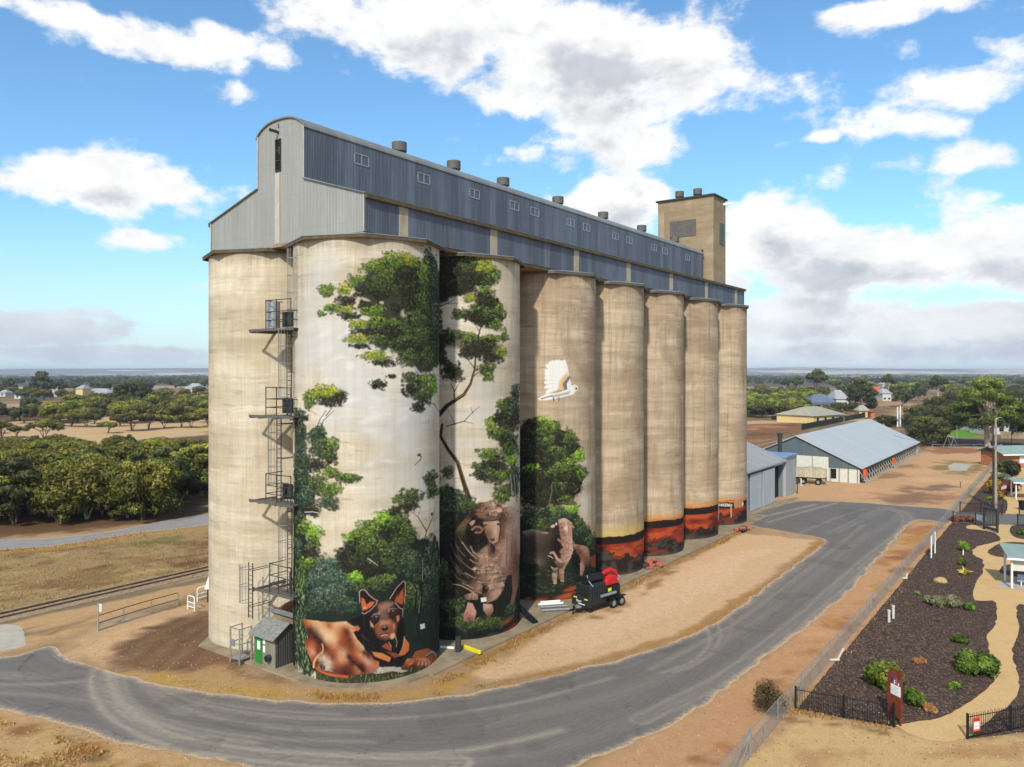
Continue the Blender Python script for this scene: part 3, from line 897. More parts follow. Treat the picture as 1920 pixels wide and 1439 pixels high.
def ram(cv):
    cv.frame(835, 930, 3.807)
    cv.tone = 0.66
    cv.poly([(100, 210), (150, 150), (190, 100), (240, 50), (340, 35), (390, 58), (410, 85), (460, 75), (510, 95), (530, 140), (530, 400), (522, 620), (502, 720), (482, 780), (464, 775), (480, 680), (475, 560), (440, 570), (425, 620),
             (410, 680), (370, 740), (310, 760), (290, 700), (262, 700), (200, 690), (130, 650), (60, 600), (20, 500), (20, 400), (50, 290)], LN((40, 30, 26)), 1, 6)
    body = [(100, 210), (150, 150), (190, 100), (240, 50), (340, 35), (390, 58), (410, 85), (460, 75), (510, 95), (530, 140), (530, 400), (522, 620), (502, 720), (482, 780), (464, 775), (480, 680), (475, 560), (440, 570), (425, 620),
            (410, 680), (370, 740), (310, 760), (290, 700), (262, 700), (200, 690), (130, 650), (60, 600), (20, 500), (20, 400), (50, 290)]
    cv.shade(body, [(250, 80, 150, 105, 80), (300, 60, 206, 166, 136), (340, 60, 210, 170, 140), (380, 90, 170, 125, 100), (300, 110, 196, 150, 120), (260, 140, 170, 125, 100), (350, 140, 190, 145, 116), (220, 110, 66, 48, 40), (180, 140, 56, 42, 36),
        (210, 160, 28, 20, 18), (270, 180, 34, 24, 21), (190, 195, 180, 130, 105), (230, 235, 170, 114, 88), (250, 250, 150, 95, 75), (180, 250, 42, 33, 28), (220, 300, 20, 14, 13), (260, 310, 16, 11, 11), (240, 350, 16, 11, 11), (200, 340, 28, 20, 18),
        (290, 280, 46, 30, 25), (110, 220, 116, 96, 60), (140, 260, 76, 62, 44), (80, 290, 46, 37, 30), (50, 350, 32, 26, 22), (90, 380, 35, 28, 24), (130, 330, 44, 35, 30), (60, 450, 25, 20, 17), (120, 450, 27, 20, 17), (160, 400, 36, 28, 24),
        (180, 370, 66, 50, 40), (80, 520, 25, 20, 17), (150, 520, 30, 22, 19), (180, 470, 48, 36, 30), (90, 580, 30, 24, 20), (150, 600, 58, 44, 35), (250, 420, 196, 150, 120), (290, 380, 206, 160, 130), (230, 480, 150, 115, 92), (280, 470, 184, 144, 118),
        (330, 450, 172, 130, 106), (380, 430, 190, 145, 118), (250, 530, 150, 112, 90), (320, 530, 194, 152, 126), (380, 520, 194, 154, 128), (240, 590, 118, 88, 71), (300, 590, 190, 149, 122), (360, 590, 200, 160, 134), (410, 560, 165, 120, 98),
        (250, 650, 196, 155, 129), (200, 660, 130, 100, 80), (340, 390, 42, 27, 23), (370, 370, 196, 145, 116), (400, 220, 150, 95, 72), (405, 280, 140, 85, 65), (400, 160, 56, 38, 32), (430, 130, 150, 110, 85), (450, 90, 210, 186, 160), (490, 110, 210, 180, 155),
        (470, 180, 188, 143, 118), (510, 200, 220, 190, 170), (440, 250, 210, 174, 149), (430, 350, 215, 175, 150), (460, 300, 198, 153, 128), (490, 350, 158, 114, 94), (515, 350, 210, 170, 144), (440, 450, 204, 164, 138), (480, 450, 150, 105, 85),
        (510, 480, 118, 79, 64), (420, 500, 194, 153, 128), (460, 520, 150, 110, 90), (500, 600, 152, 112, 92), (490, 680, 168, 123, 102), (330, 680, 146, 102, 82), (360, 660, 195, 154, 128), (340, 730, 126, 92, 74), (380, 700, 150, 115, 92)], 4)
    cv.poly([(150, 205), (200, 150), (262, 165), (275, 200), (300, 300), (310, 340), (260, 380), (225, 410), (195, 385), (160, 320), (140, 270)], LN((18, 13, 12)), 0.9, 14)
    cv.poly([(40, 320), (120, 300), (190, 400), (225, 450), (215, 560), (180, 620), (60, 590), (22, 500), (22, 400)], LN((24, 18, 16)), 0.8, 40)
    cv.poly([(268, 632), (315, 625), (300, 700), (262, 700)], LN((20, 15, 13)), 1, 4)
    cv.poly([(425, 600), (470, 560), (478, 680), (455, 780), (400, 760), (415, 680)], LN((30, 30, 24)), 0.95, 6)
    cv.poly([(318, 350), (340, 345), (358, 372), (345, 415), (330, 400)], LN((44, 28, 24)), 0.9, 8)
    cv.line([(392, 190), (418, 230), (416, 300), (392, 330)], (16, 20), LN((128, 80, 60)), 0.8, 1.2)
    for pts, b_ in (([(60, 310), (90, 380), (140, 430)], 0), ([(40, 340), (70, 420), (120, 480)], 0), ([(100, 300), (150, 380), (200, 430)], 0), ([(120, 330), (170, 400), (230, 460)], 1), ([(30, 420), (60, 500), (110, 560)], 0), ([(60, 470), (110, 540), (170, 590)], 0),
                    ([(176, 455), (230, 490), (290, 500), (340, 495)], 1), ([(150, 500), (220, 545), (300, 555), (380, 540)], 1), ([(140, 550), (210, 590), (300, 600), (400, 570)], 1), ([(50, 630), (110, 640), (170, 670), (210, 700)], 1), ([(180, 360), (200, 405), (245, 430)], 1),
                    ([(120, 620), (160, 640), (195, 660)], 1), ([(200, 520), (280, 530), (350, 520)], 1), ([(230, 610), (300, 640), (380, 610), (420, 590)], 1), ([(300, 440), (340, 450), (400, 440)], 1), ([(90, 420), (130, 480), (180, 520)], 0), ([(40, 530), (90, 590), (150, 620)], 0),
                    ([(420, 110), (440, 150)], 1), ([(440, 100), (465, 150)], 1), ([(470, 110), (490, 170)], 1), ([(440, 260), (436, 480)], 0), ([(478, 240), (470, 420)], 0), ([(505, 230), (500, 440)], 0)):
        cv.line([(p[0] + 1, p[1] + 9) for p in pts], (6, 14), LN((26, 19, 17)), 0.6, 1.1)
        cv.line(pts, (4, 6), LN((214, 180, 152) if b_ else (120, 96, 80)), 0.65, 0.8)
    fleece(cv, [(220, 380), (400, 400), (430, 560), (400, 660), (230, 680), (200, 480)], 700, 5, 12, 0.75)
    fleece(cv, [(230, 60), (340, 38), (392, 70), (400, 150), (270, 170), (225, 130)], 300, 6, 16, 0.85, 0.5, 1.5)
    fleece(cv, body, 900, 7, 11, 0.5)
    cv.tone = 0.8
    cv.poly([(262, 178), (395, 168), (398, 235), (385, 325), (352, 352), (318, 342), (282, 275)], LN((70, 46, 38)), 0.85, 10)
    face = [(270, 186), (380, 178), (388, 230), (378, 320), (350, 349), (318, 338), (286, 270)]
    cv.shade(face, [(280, 200, 150, 108, 84), (300, 215, 176, 134, 108), (330, 200, 206, 166, 138), (360, 200, 216, 180, 152), (372, 235, 206, 166, 138), (330, 260, 172, 130, 104), (352, 255, 222, 190, 162), (305, 270, 132, 92, 72), (350, 300, 196, 154, 128), (335, 334, 196, 156, 132),
                    (370, 305, 190, 150, 124), (318, 310, 140, 98, 78)], 3)
    cv.poly([(322, 306), (352, 302), (350, 322), (334, 328)], LN((92, 58, 50)), 0.95, 3)
    cv.line([(322, 312), (335, 322), (352, 308)], (6, 5), LN((30, 18, 16)), 0.95); cv.line([(318, 334), (340, 346), (366, 334)], (6, 5), LN((30, 20, 18)))
    for ex, ey in ((286, 208), (377, 202)):
        cv.dab(ex, ey, 15, 10, LN((12, 9, 9)), 1, 0.2); cv.dab(ex - 2, ey - 3, 3, 2.5, LN((210, 190, 170)), 1)
        cv.line([(ex - 14, ey - 10), (ex, ey - 15), (ex + 14, ey - 9)], (5, 4), LN((206, 166, 140)), 0.8)
    cv.poly([(396, 150), (416, 148), (440, 176), (424, 188), (402, 180)], LN((110, 76, 62)), 1, 4); cv.line([(400, 156), (428, 178)], (5, 4), LN((30, 20, 18)), .9)
    cv.poly([(170, 195), (195, 176), (215, 174), (205, 200), (188, 216)], LN((170, 126, 102)), 1, 3)
    cv.line([(192, 240), (214, 222), (245, 222), (268, 240), (250, 262), (215, 262)], (15, 13), LN((140, 98, 78)), 1); cv.line([(205, 243), (240, 238), (255, 248)], (6, 5), LN((60, 38, 32)), 0.9)
    for lg, sm in (([(160, 760), (195, 770), (222, 830), (207, 892), (133, 892), (128, 850), (150, 800)], [(172, 790, 198, 152, 130), (150, 850, 168, 112, 96), (200, 850, 196, 146, 124), (172, 885, 116, 68, 58), (140, 880, 176, 126, 108)]),
                   ([(270, 770), (335, 775), (344, 820), (320, 864), (295, 857), (270, 810)], [(300, 790, 206, 170, 148), (328, 820, 172, 122, 102), (310, 855, 120, 70, 56), (280, 800, 196, 154, 132)]),
                   ([(132, 712), (195, 690), (232, 703), (232, 742), (150, 742)], [(150, 725, 120, 86, 70), (190, 710, 196, 152, 128), (225, 730, 150, 110, 90)]),
                   ([(305, 640), (410, 615), (424, 640), (370, 665), (320, 670)], [(320, 655, 206, 166, 140), (400, 630, 214, 178, 152), (360, 655, 160, 122, 100)]),
                   ([(258, 700), (300, 690), (400, 660), (395, 700), (350, 745), (300, 765)], [(300, 740, 140, 104, 84), (340, 700, 190, 146, 120), (380, 680, 200, 158, 132), (290, 710, 90, 66, 54)])):
        cv.shade(lg, sm, 4); fleece(cv, lg, 60, 8, 7, 0.35)
    cv.line([(192, 700), (186, 745), (165, 760)], (6, 5), LN((50, 30, 26)), 0.9)
    cv.poly([(252, 728), (292, 724), (294, 756), (256, 758)], LN((226, 222, 210)), 1, 2)


def ewe(cv):
    cv.frame(965, 960, 6.344)
    dark = [(40, 240), (110, 225), (200, 210), (290, 225), (400, 250), (420, 190), (440, 160), (520, 90), (570, 80), (580, 400), (560, 640), (430, 700), (420, 620), (390, 640), (370, 700), (380, 790), (345, 800), (300, 720), (280, 620), (150, 620), (40, 560)]
    cv.shade(dark, [(100, 400, 62, 50, 44), (250, 300, 92, 76, 66), (250, 450, 58, 48, 42), (400, 400, 54, 44, 38), (400, 280, 78, 64, 56), (480, 350, 34, 27, 24), (330, 580, 84, 72, 60), (280, 600, 104, 92, 74), (450, 550, 36, 29, 26), (470, 200, 52, 42, 37),
        (320, 720, 44, 36, 32), (180, 520, 70, 60, 50), (60, 500, 52, 44, 40)], 8)
    fleece(cv, dark, 420, 11, 14, 0.5, 0.6, 1.9)
    bk = [(100, 232), (220, 206), (300, 230), (408, 245), (380, 262), (300, 268), (240, 306), (150, 296), (104, 256)]
    cv.shade(bk, [(120, 240, 160, 146, 130), (220, 220, 176, 160, 142), (380, 250, 170, 150, 132), (200, 290, 70, 60, 52), (300, 262, 90, 78, 68)], 6); fleece(cv, bk, 120, 12, 9, 0.6)
    lit = [(515, 95), (560, 78), (620, 85), (680, 130), (687, 380), (697, 450), (660, 560), (602, 660), (582, 700), (588, 834), (548, 834), (530, 740), (524, 660), (500, 640), (470, 590), (530, 565), (560, 540), (540, 480), (545, 440), (580, 430), (560, 400), (552, 330), (545, 300), (538, 250), (528, 180)]
    cv.shade(lit, [(540, 110, 194, 154, 130), (600, 100, 212, 170, 145), (650, 130, 200, 160, 134), (560, 160, 150, 110, 90), (610, 140, 216, 180, 154), (660, 220, 178, 138, 112), (600, 350, 172, 132, 107), (650, 350, 206, 165, 139), (672, 430, 212, 170, 144), (600, 450, 178, 132, 110),
                   (560, 470, 150, 110, 90), (620, 520, 184, 143, 118), (570, 600, 165, 125, 102), (606, 600, 196, 155, 129), (500, 600, 116, 89, 73), (560, 690, 190, 149, 123), (545, 760, 148, 110, 90), (570, 810, 206, 165, 144), (560, 650, 84, 62, 52)], 4)
    fleece(cv, lit, 420, 13, 17, 0.75, 0.5, 1.4)
    cv.shade([(575, 170), (630, 165), (634, 240), (620, 292), (590, 297), (575, 260)], [(600, 200, 240, 212, 186), (622, 230, 220, 190, 165), (583, 240, 136, 92, 73), (602, 288, 176, 130, 110), (586, 178, 196, 156, 131)], 3)
    cv.line([(582, 275), (600, 282), (620, 272)], (5, 4), LN((60, 36, 30))); cv.dab(572, 185, 8, 7, LN((20, 14, 12)), 1); cv.dab(634, 180, 5, 6, LN((20, 14, 12)), 1)
    cv.poly([(424, 176), (455, 150), (482, 160), (472, 186), (440, 192)], LN((200, 170, 150)), 1, 3); cv.dab(495, 145, 16, 22, LN((206, 186, 168)), 1); cv.dab(497, 172, 9, 12, LN((60, 44, 38)), .9)
    cv.poly([(668, 148), (692, 160), (720, 190), (680, 196)], LN((156, 120, 100)), 1, 3)
    cv.line([(398, 522), (440, 540), (455, 556)], (9, 7), LN((206, 180, 160))); cv.line([(425, 492), (460, 482), (485, 520), (505, 560), (550, 590)], (20, 34), LN((182, 142, 118)), 1, 0.7)
    cv.line([(520, 330), (545, 350), (570, 395)], (26, 18), LN((150, 110, 90)), .9)
    lg = [(425, 645), (470, 670), (512, 660), (510, 720), (502, 800), (498, 858), (464, 860), (450, 800), (443, 740), (462, 705)]
    cv.shade(lg, [(440, 655, 190, 170, 150), (490, 690, 150, 116, 96), (480, 740, 200, 160, 138), (475, 800, 170, 126, 106), (480, 845, 206, 170, 150), (480, 715, 70, 50, 44)], 4); fleece(cv, lg, 60, 14, 10, 0.4)
    cv.poly([(672, 520), (740, 500), (785, 600), (772, 740), (735, 750), (695, 650)], LN((22, 17, 15)), 1, 12)
    lamb = [(690, 400), (700, 382), (780, 395), (860, 415), (887, 470), (892, 600), (872, 662), (842, 655), (822, 700), (802, 767), (780, 752), (778, 640), (790, 560), (755, 500)]
    cv.shade(lamb, [(710, 400, 186, 140, 109), (800, 420, 190, 145, 112), (860, 450, 196, 155, 124), (780, 480, 118, 74, 54), (820, 520, 152, 96, 71), (872, 550, 150, 105, 80), (830, 600, 140, 90, 68), (800, 640, 202, 156, 130), (795, 730, 208, 156, 135), (850, 640, 76, 57, 46), (735, 440, 116, 78, 58)], 4)
    fleece(cv, lamb, 300, 15, 13, 0.7)
    r = random.Random(4)
    for i in range(160):       # tufts and leaf litter round their feet
        x = r.uniform(40, 960); y = r.uniform(740, 940)
        cv.dab(x, y, r.uniform(14, 50), r.uniform(6, 14), LN(r.choice([(70, 72, 50), (28, 30, 24), (96, 100, 74), (40, 42, 34), (52, 46, 38)])), 0.5, r.uniform(-.4, .4), 1.0)


def dog_body(cv):
    cv.frame(560, 1140, 6.344)
    body = [(40, 135), (110, 140), (260, 160), (400, 170), (560, 158), (640, 215), (700, 225), (722, 250), (690, 285), (652, 290), (700, 380), (770, 440), (790, 510), (870, 560), (890, 620), (962, 640), (955, 720), (880, 775), (780, 782), (640, 806), (480, 792), (340, 752), (240, 722), (170, 702), (150, 620),
            (120, 560), (70, 430), (80, 380), (130, 360), (90, 260)]
    cv.shade(body, [(60, 150, 176, 84, 44), (110, 200, 192, 110, 64), (130, 260, 66, 33, 28), (200, 330, 66, 33, 30), (260, 400, 50, 24, 20), (170, 180, 216, 164, 114), (240, 200, 226, 176, 124), (340, 180, 184, 118, 74), (360, 215, 162, 92, 54), (350, 265, 222, 170, 120),
        (450, 200, 226, 180, 130), (540, 180, 228, 182, 132), (600, 220, 204, 148, 104), (260, 280, 226, 180, 130), (320, 370, 228, 186, 140), (400, 330, 230, 190, 140), (440, 390, 224, 170, 124), (420, 455, 204, 138, 98), (360, 460, 166, 96, 62), (320, 485, 94, 42, 28),
        (480, 280, 200, 128, 78), (520, 330, 162, 82, 42), (550, 260, 136, 62, 33), (500, 420, 148, 72, 40), (560, 380, 146, 72, 38), (590, 290, 88, 42, 28), (610, 380, 104, 47, 28), (630, 460, 116, 52, 33), (622, 270, 218, 166, 120), (652, 340, 218, 160, 110), (690, 420, 206, 144, 100),
        (740, 450, 202, 160, 114), (775, 490, 192, 166, 130), (700, 500, 184, 102, 62), (740, 560, 218, 160, 120), (772, 530, 84, 32, 23), (830, 570, 80, 36, 26), (350, 540, 136, 67, 43), (400, 590, 130, 62, 38), (420, 520, 158, 87, 58), (480, 540, 206, 144, 104), (540, 540, 218, 162, 120),
        (500, 620, 212, 150, 110), (570, 620, 196, 134, 94), (460, 690, 148, 82, 53), (560, 700, 106, 52, 33), (640, 760, 106, 48, 33), (680, 710, 172, 110, 74), (720, 755, 182, 120, 80), (540, 770, 74, 32, 23), (430, 740, 116, 62, 43), (600, 590, 54, 23, 18), (650, 650, 68, 28, 20),
        (720, 700, 50, 20, 16), (760, 740, 46, 18, 15), (640, 560, 158, 77, 43), (700, 620, 148, 68, 43), (760, 680, 106, 48, 33), (790, 610, 218, 166, 130), (830, 660, 218, 160, 130), (870, 700, 192, 120, 90), (900, 640, 186, 98, 62), (930, 700, 182, 120, 94), (820, 740, 158, 82, 57),
        (110, 420, 152, 77, 48), (170, 420, 170, 88, 53), (130, 480, 202, 120, 84), (170, 530, 224, 162, 130), (220, 450, 136, 62, 38), (230, 520, 104, 47, 30), (150, 590, 192, 108, 68), (200, 600, 126, 67, 38), (240, 600, 192, 172, 146), (300, 590, 214, 188, 158), (350, 640, 208, 178, 146),
        (380, 700, 186, 150, 120), (262, 670, 62, 32, 27), (330, 720, 194, 184, 168), (690, 240, 190, 96, 56)], 3)
    cv.line([(96, 250), (180, 320), (275, 410), (320, 480)], (16, 26), LN((44, 22, 20)), 0.6, 1.2)
    cv.line([(585, 560), (640, 640), (720, 705), (775, 755)], (14, 18), LN((34, 15, 13)), 0.85, 0.9)
    cv.line([(250, 162), (400, 172), (560, 160)], (6, 6), LN((40, 26, 20)), 0.7)
    cv.line([(278, 432), (294, 480), (282, 530), (205, 600), (182, 650), (178, 705)], (14, 30), LN((220, 158, 104)), 1, 0.5)
    cv.line([(296, 470), (288, 530), (214, 605)], (4, 5), LN((92, 50, 30)), 0.8)
    cv.poly([(218, 645), (262, 640), (306, 690), (318, 735), (250, 720)], LN((66, 34, 30)), 0.95, 8)
    cv.line([(210, 715), (260, 752), (340, 785), (450, 806), (575, 822)], (30, 34), LN((180, 78, 36)), 1, 0.5)
    cv.line([(215, 722), (270, 764), (350, 797), (470, 818)], (6, 6), LN((226, 130, 76)), 0.7)
    r = random.Random(8)
    for i in range(900):
        x = r.uniform(60, 950); y = r.uniform(150, 790)
        if not inside(np.array([x]), np.array([y]), body)[0]: continue
        s_, z_, _Y = cv.pm(x, y)
        c = cv.rgb[min(cv.nz - 1, int(z_ / cv.res)), min(cv.ns - 1, max(0, int((s_ + cv.smax) / cv.res)))]
        a = r.uniform(0.5, 1.5)
        cv.line([(x, y), (x + 24 * math.cos(a), y + 24 * math.sin(a))], (6, 2), np.clip(c * r.choice((0.62, 0.75, 1.25, 1.4)), 0, .9), 0.4, 0.8)
    for i in range(70):
        x = r.uniform(225, 390); y = r.uniform(570, 720)
        cv.line([(x, y), (x + 10, y + 30)], (5, 2), LN(r.choice([(236, 216, 190), (150, 112, 92), (196, 158, 128)])), 0.5)


def paint_silo2(cv):
    cv.frame(800, 440, 3.998)
    for (x, y, rx, ry, a) in ((420, 1180, 200, 130, .75), (250, 1000, 120, 160, .6), (300, 1350, 200, 100, .6), (200, 900, 80, 100, .5), (450, 1330, 160, 160, .6)):
        cv.dab(x, y, rx, ry, LN((196, 192, 184)), a, 0, 1.0)
    cv.frame(800, 800, 3.27)
    for (x, y, rx, ry, a) in ((250, 120, 160, 130, .45), (330, 400, 110, 80, .7), (250, 330, 90, 90, .5)):
        cv.dab(x, y, rx, ry, LN((196, 190, 182)), a, 0, 1.0)
    cv.frame(800, 440, 3.998)
    cv.poly([(0, 150), (200, 150), (420, 190), (520, 260), (500, 350), (430, 390), (300, 440), (200, 480), (60, 520), (0, 560)], LN((28, 28, 20)), 0.97, 40, 40)
    cv.poly([(360, 380), (470, 420), (560, 520), (570, 620), (470, 690), (330, 660), (300, 600), (360, 520)], LN((36, 42, 26)), 0.95, 40, 40)
    cv.poly([(60, 730), (340, 750), (520, 790), (560, 880), (480, 960), (330, 900), (250, 860), (60, 820)], LN((32, 34, 22)), 0.8, 40, 40)
    foliage(cv, [(160, 230, 90, 120, 'D'), (260, 260, 100, 100, 'D'), (330, 230, 100, 75, 'M'), (440, 255, 95, 75, 'Y'), (500, 320, 60, 55, 'G'), (420, 330, 90, 60, 'M'), (250, 380, 140, 75, 'D'), (360, 320, 90, 60, 'D'), (120, 400, 60, 100, 'D'),
                 (40, 300, 120, 200, 'D'), (440, 430, 80, 50, 'G'), (320, 480, 60, 36, 'Y'), (460, 520, 85, 80, 'D'), (380, 580, 100, 60, 'M'), (540, 580, 55, 60, 'G'), (480, 600, 70, 60, 'M'), (330, 610, 90, 45, 'D'), (240, 600, 55, 40, 'M'),
                 (430, 650, 100, 40, 'D'), (520, 680, 55, 50, 'G'), (585, 760, 28, 55, 'G'), (150, 770, 60, 60, 'D'), (240, 755, 100, 36, 'M'), (340, 780, 80, 45, 'G'), (480, 790, 80, 45, 'G'), (560, 880, 46, 45, 'Y'),
                 (110, 860, 30, 70, 'D'), (400, 850, 130, 70, 'D'), (300, 890, 70, 50, 'D'), (490, 930, 90, 45, 'D'), (450, 1010, 70, 60, 'M'), (465, 1075, 46, 34, 'G'), (200, 1040, 85, 75, 'D'), (125, 940, 40, 50, 'D'), (170, 1000, 60, 50, 'D'), (60, 800, 60, 300, 'D')], 3.1, 1.0, 11)
    tr = LN((46, 34, 28))
    for pts, w in (([(95, 1350), (150, 1285), (280, 1200), (330, 1120), (360, 1010), (366, 920)], (34, 12)), ([(208, 1225), (205, 1170), (180, 1110)], (10, 5)), ([(207, 1180), (240, 1120)], (7, 4)),
                   ([(355, 1060), (385, 1035)], (7, 5)), ([(355, 1000), (310, 940)], (9, 5)), ([(385, 780), (400, 710), (440, 660)], (11, 5)), ([(400, 740), (370, 680)], (7, 4)), ([(400, 720), (415, 650)], (6, 4)),
                   ([(100, 540), (160, 515), (220, 480)], (9, 4)), ([(150, 520), (235, 515)], (5, 3)), ([(148, 1438), (280, 1400), (350, 1330), (403, 1283)], (9, 3)), ([(280, 1400), (350, 1418)], (6, 3)),
                   ([(215, 1425), (165, 1330), (150, 1290)], (6, 3)), ([(345, 1340), (332, 1295)], (5, 3))):
        cv.line(pts, w, tr)
    cv.line([(215, 1238), (290, 1192), (335, 1115), (362, 1010)], (6, 3), LN((150, 120, 96)), 0.7)
    foliage(cv, [(670, 1180, 34, 70, 'B'), (620, 1260, 60, 50, 'M'), (600, 1300, 60, 55, 'M'), (560, 1270, 46, 30, 'G'), (665, 1320, 40, 100, 'B'), (520, 1390, 60, 50, 'G'), (480, 1420, 46, 40, 'Y'), (620, 1410, 90, 70, 'D'), (560, 1360, 60, 40, 'D')], 3.1, 1.0, 12)
    cv.frame(800, 800, 3.27)
    cv.line([(95, -10), (85, 60), (130, 140), (190, 220), (222, 330), (262, 452)], (18, 30), LN((62, 42, 34)))
    cv.line([(180, 190), (205, 240), (240, 350), (275, 440)], (9, 7), LN((124, 88, 66)), 0.8)
    foliage(cv, [(470, 50, 85, 55, 'M'), (410, 30, 50, 36, 'G'), (500, 100, 60, 60, 'D'), (380, 170, 80, 42, 'G'), (330, 250, 55, 36, 'M'), (420, 240, 85, 55, 'D'), (510, 150, 55, 75, 'M'), (525, 205, 36, 36, 'L'), (350, 300, 70, 40, 'D'), (430, 300, 75, 50, 'M'),
                 (470, 310, 40, 30, 'G'), (530, 300, 40, 80, 'M'), (480, 400, 70, 55, 'M'), (455, 440, 50, 36, 'G'), (550, 330, 20, 110, 'B'), (130, 280, 40, 40, 'M')], 3.1, 1.0, 13)
    # dark undergrowth behind the big sheep
    cv.poly([(20, 380), (150, 370), (230, 420), (310, 460), (320, 520), (560, 520), (590, 1260), (300, 1340), (60, 1380), (20, 1380)], LN((24, 28, 20)), 1, 30, 30)
    cv.poly([(20, 240), (80, 240), (80, 420), (20, 420)], LN((30, 34, 26)), 0.9, 30, 30)
    foliage(cv, [(120, 420, 60, 60, 'M'), (180, 440, 80, 60, 'B'), (250, 485, 70, 50, 'M'), (120, 520, 60, 90, 'B'), (110, 650, 50, 90, 'D'), (120, 1000, 60, 80, 'D'), (100, 880, 50, 60, 'M'), (160, 1100, 80, 60, 'M'), (300, 1210, 120, 40, 'M'),
                 (430, 1200, 70, 40, 'M'), (530, 960, 40, 90, 'B'), (520, 1130, 40, 70, 'B'), (200, 1200, 90, 50, 'M')], 3.0, 0.7, 14)
    cv.dab(520, 1245, 90, 36, LN((150, 52, 38)), 0.9, -0.3, 0.9)
    cv.dab(500, 1190, 60, 26, LN((160, 84, 40)), 0.6, -0.3, 0.9)
    cv.dab(390, 1290, 80, 30, LN((70, 60, 54)), 0.8, -0.2, 0.9)
    for x in (515, 535, 552):
        cv.line([(x, 300), (x + 8, 400), (x + 16, 500)], (7, 5), LN((200, 196, 180)), 0.7)
    ram(cv)


